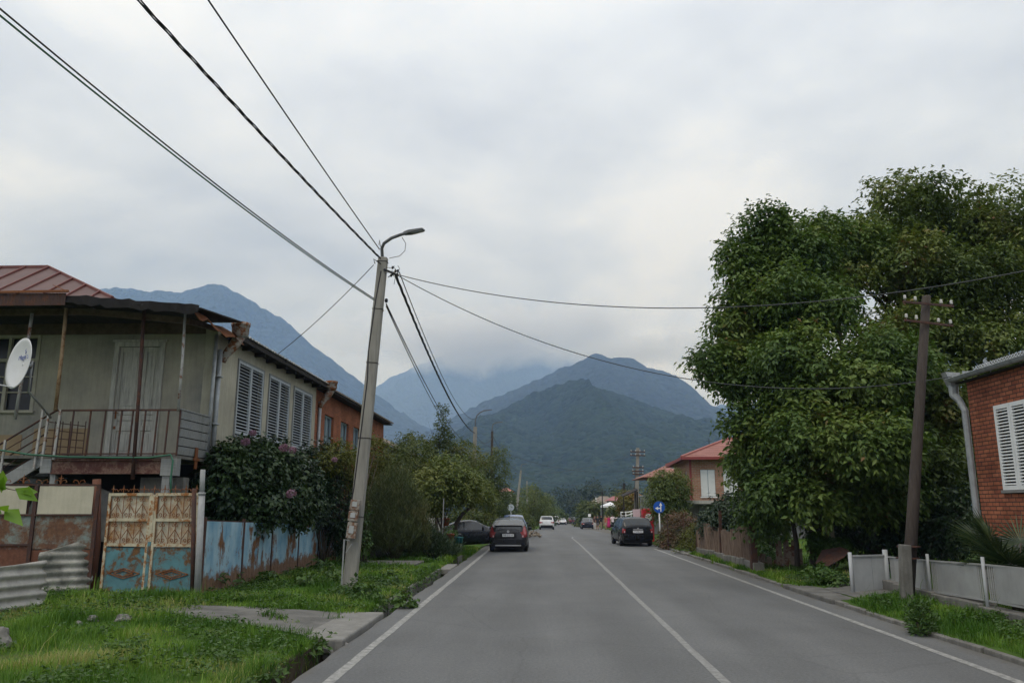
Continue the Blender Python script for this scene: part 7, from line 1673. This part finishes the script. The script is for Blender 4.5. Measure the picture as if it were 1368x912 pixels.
# ---- people by the junction
def person(label, px, Y, h, shirt, lower, pose, rz, shorts=False, dress=False, hairc='hair', long_hair=False):
    x = ay(px, 700, Y).x; T = thing('person', label, 'person', (0, 0, 0), 'people standing by the junction'); WL[T.name] = Vector((0, 0, 0)); k = h / 1.72
    vs = []; rs = []; es = []
    def v(p, r, par=None):
        vs.append(Vector(p) * k); rs.append((r[0] * k, r[1] * k) if isinstance(r, tuple) else (r * k, r * k))
        if par is not None: es.append((par, len(vs) - 1))
        return len(vs) - 1
    pel = v((0, 0, .94), (.155, .11)); sp1 = v((0, .01, 1.12), (.125, .095), pel); ch = v((0, 0, 1.32), (.15, .105), sp1); nk = v((0, .01, 1.46), .055, ch); hd = v((0, .025, 1.565), (.098, .112), nk); ht = v((0, .015, 1.675), (.092, .108), hd); ns = v((0, .14, 1.585), .016, hd)
    ear = [v((s * .105, .01, 1.59), .018, hd) for s in (-1, 1)]
    for s in (-1, 1):
        e_, w_ = pose['L' if s < 0 else 'R']
        sh = v((s * .17, 0, 1.385), .062, ch); el = v(e_, .044, sh); wr = v(w_, .03, el); dv = (Vector(w_) - Vector(e_)).normalized(); pm = v(Vector(w_) + dv * .06, (.038, .022), wr)
        sd = Vector((0, 1, 0)) if abs(dv.y) < .8 else Vector((1, 0, 0))
        for q, ln in ((-1.4, .07), (-.5, .085), (.4, .08), (1.2, .065)):
            f1 = v(Vector(w_) + dv * (.06 + ln * .55) + sd * q * .014, .009, pm); v(Vector(w_) + dv * (.06 + ln) + sd * q * .016 + Vector((-s * .012, 0, 0)), .007, f1)
        t1 = v(Vector(w_) + dv * .05 + sd * .035, .010, pm); v(Vector(w_) + dv * .085 + sd * .05, .008, t1)
        st = pose.get('step', 0) * s
        hp = v((s * .085, 0, .88), .092, pel); kn = v((s * .095, .03 + st, .49), .06, hp); an = v((s * .1, -.01 + st * 1.4, .09), .038, kn); v((s * .115, .13 + st * 1.4, .035), .034, an)
    me = bpy.data.meshes.new('p'); me.from_pydata(vs, es, []); ob = bpy.data.objects.new('p', me); COL.objects.link(ob); bpy.context.view_layer.objects.active = ob
    md = ob.modifiers.new('skin', 'SKIN')
    for d_, r_ in zip(me.skin_vertices[0].data, rs): d_.radius = r_
    me.skin_vertices[0].data[0].use_root = True
    ob.modifiers.new('ss', 'SUBSURF').levels = 1
    dg = bpy.context.evaluated_depsgraph_get(); m2 = bpy.data.meshes.new_from_object(ob.evaluated_get(dg)); bpy.data.objects.remove(ob); bpy.data.meshes.remove(me)
    m2.name = 'body'; m2.materials.clear(); m2.materials.append(M['skin']); b_ = bpy.data.objects.new('body', m2); COL.objects.link(b_); b_.parent = T; WL[b_.name] = Vector()
    for p_ in m2.polygons: p_.use_smooth = True
    P = [q.co.copy() for q in m2.vertices]; Nn = [q.normal.copy() for q in m2.vertices]
    def cloth(name, test, mat, off):
        fs = [p_.vertices[:] for p_ in m2.polygons if all(test(P[i] / k) for i in p_.vertices)]
        if not fs: return
        used = sorted({i for f in fs for i in f}); mp = {u_: q for q, u_ in enumerate(used)}; c_ = MB(); c_.v = [tuple(P[i] + Nn[i] * off * k) for i in used]; c_.f = [tuple(mp[i] for i in f) for f in fs]
        c_.build(name, mat, T, True, fix=False)
    cloth('shirt', lambda c: (.84 < c.z < 1.47 and abs(c.x) < .20) or (1.18 < c.z < 1.47), shirt, .024)
    if dress:
        d_ = MB(); d_.lathe([(.17 * k, 1.05 * k), (.2 * k, .85 * k), (.25 * k, .55 * k), (.27 * k, dress * k)], (0, .02, 0), n=16); d_.build('dress', shirt, T, True)
    else: cloth('shorts' if shorts else 'trousers', lambda c: (.50 if shorts else .06) < c.z < 1.1 and abs(c.x) < .19, lower, .014)
    cloth('shoes', lambda c: c.z < .085, M['black'], .01)
    cloth('hair', lambda c: c.z > (1.55 if not long_hair else 1.5) and (c.y < .05 or c.z > 1.63), M[hairc], .02)
    if long_hair: d_ = MB(); d_.lathe([(.05 * k, 1.62 * k), (.085 * k, 1.52 * k), (.08 * k, 1.38 * k), (.03 * k, 1.3 * k)], (0, -.06 * k, 0), n=10); d_.build('hair', M[hairc], T, True)
    T.location = (x, Y, bz(Y)); T.rotation_euler = (0, 0, rz)
HANG = dict(L=((-.24, -.01, 1.13), (-.25, .05, .90)), R=((.24, -.01, 1.13), (.25, .05, .90)))
BENT = dict(L=((-.25, -.03, 1.13), (-.14, .18, 1.12)), R=((.24, -.01, 1.13), (.25, .05, .90)), step=.06)
REACH = dict(L=((-.24, -.01, 1.13), (-.25, .05, .90)), R=((.36, .1, 1.27), (.55, .22, 1.33)), step=.05)
ca = lambda n_, c_: plain(n_, c_, .85, .12, 5)
M['hair2'] = M['hair']
person('person in dark strappy top and white trousers with long hair', 794.5, 101.6, 1.66, ca('brown_top', (.10, .06, .05)), ca('white_cotton', (.7, .68, .66)), HANG, R(200), long_hair=True)
person('person in black top and grey skirt carrying a pale bag arm bent', 798.5, 101.2, 1.66, ca('black_top', (.02, .02, .022)), ca('grey_skirt', (.16, .15, .16)), BENT, R(170), shorts=True, long_hair=True)
person('person in black t-shirt and khaki trousers', 803.5, 101.8, 1.76, ca('black_tee', (.018, .018, .02)), ca('khaki', (.34, .29, .2)), BENT, R(30))
person('person in orange top and beige shorts', 809.5, 101.6, 1.68, ca('orange_top', (.42, .13, .07)), ca('beige_shorts', (.42, .36, .27)), HANG, R(120), shorts=True)
person('person in long magenta dress', 813.5, 101.4, 1.68, ca('magenta_cloth', (.42, .02, .12)), None, HANG, R(150), dress=.25, long_hair=True)
person('person in pale pink shirt and dark trousers reaching out an arm', 818.5, 101.2, 1.80, ca('pale_pink_shirt', (.66, .56, .58)), ca('dark_trousers', (.02, .02, .025)), REACH, R(10))

# ---- street trees farther off
far = [
 ('willow_tree', 'pale green willow-like tree beyond the grey sign back', 104, [(708, 668, 18, 18), (722, 676, 14, 14), (700, 684, 14, 14), (714, 655, 8, 8)], 'willow', 700, .34, .09),
 ('street_tree', 'dark green tree just left of the leaning pale pole', 96, [(676, 672, 12, 16), (684, 690, 10, 12), (668, 686, 10, 12)], 'mixed', 460, .32, .16),
 ('street_bush', 'light green bush at the left road edge behind the grey sign back', 88, [(699, 695, 9, 7), (690, 698, 9, 8), (707, 696, 6, 5)], 'willow', 360, .28, .12),
 ('street_tree', 'green tree beside the small white van', 150, [(727, 683, 10, 12), (736, 690, 7, 7), (718, 690, 8, 8)], 'mixed', 380, .5, .24),
 ('street_tree', 'small round tree at the far left end of the street', 200, [(744, 686, 7, 7), (750, 690, 5, 5)], 'fruit', 240, .6, .3),
 ('street_tree', 'broad dark tree left of the wide grey brown roofed house', 135, [(786, 684, 12, 12), (796, 680, 9, 9), (778, 692, 7, 8)], 'mixed', 520, .5, .24),
 ('street_tree', 'small tree right of the white tent', 118, [(829, 677, 6, 8), (826, 684, 6, 6)], 'fruit', 200, .4, .2),
 ('street_tree', 'tree over the far end of the street on the right', 210, [(776, 682, 8, 9), (784, 676, 7, 7)], 'forest', 260, .7, .35),
]
for nm, lb, Y, ls, mt, cl_, L_, W_ in far:
    ll = [lob(a, b_, Y, r, rz_) for a, b_, r, rz_ in ls]; bx2 = ll[0][0]
    tree(nm, lb, (bx2, Y, bz(Y)), ll, GREEN[mt], cl_, 6, L_, W_, .16, 90 + int(Y), group='trees along the far street', spread=L_ * 1.2, droop=.6, rag=.35)
rg = random.Random(77); ll = []
for k in range(120):
    Y = rg.uniform(330, 420); x = rg.uniform(-190, 260); t = rg.uniform(9, 13.5) * (1.25 if abs(x - 30) < 60 else 1)
    ll.append((x, Y, bz(Y) + t * .55, rg.uniform(5, 9), 5, t * .55))
tag(crown('treeline', GREEN['forest'], None, ll, 24000, 5, .85, .8, 5, spread=1.0, rag=.3, shell=.4), 'dark wood closing the end of the street', kind='stuff')
ll = []
for k in range(16):
    Y = rg.uniform(240, 300); x = float(shift(Y)) + 1.5 + rg.choice((-1, 1)) * rg.uniform(9, 26); t = rg.uniform(7, 10); ll.append((x, Y, bz(Y) + t * .5, rg.uniform(3, 5), 4, t * .5))
tag(crown('treeline', GREEN['mixed'], None, ll, 2600, 5, 1.0, .6, 6, spread=.9, rag=.3, shell=.4), 'mixed trees crowding both sides of the far street', kind='stuff')

# ------------------------------------------------------------------ render settings
SC.render.engine = 'CYCLES'
SC.cycles.use_denoising = True
try: SC.cycles.denoiser = 'OPENIMAGEDENOISE'
except Exception: pass
SC.cycles.max_bounces = 6; SC.cycles.diffuse_bounces = 3; SC.cycles.glossy_bounces = 3; SC.cycles.transmission_bounces = 4; SC.cycles.volume_bounces = 3; SC.cycles.transparent_max_bounces = 8
SC.cycles.sample_clamp_indirect = 6
SC.view_settings.view_transform = 'Standard'; SC.view_settings.look = 'None'; SC.view_settings.exposure = 0; SC.view_settings.gamma = 1
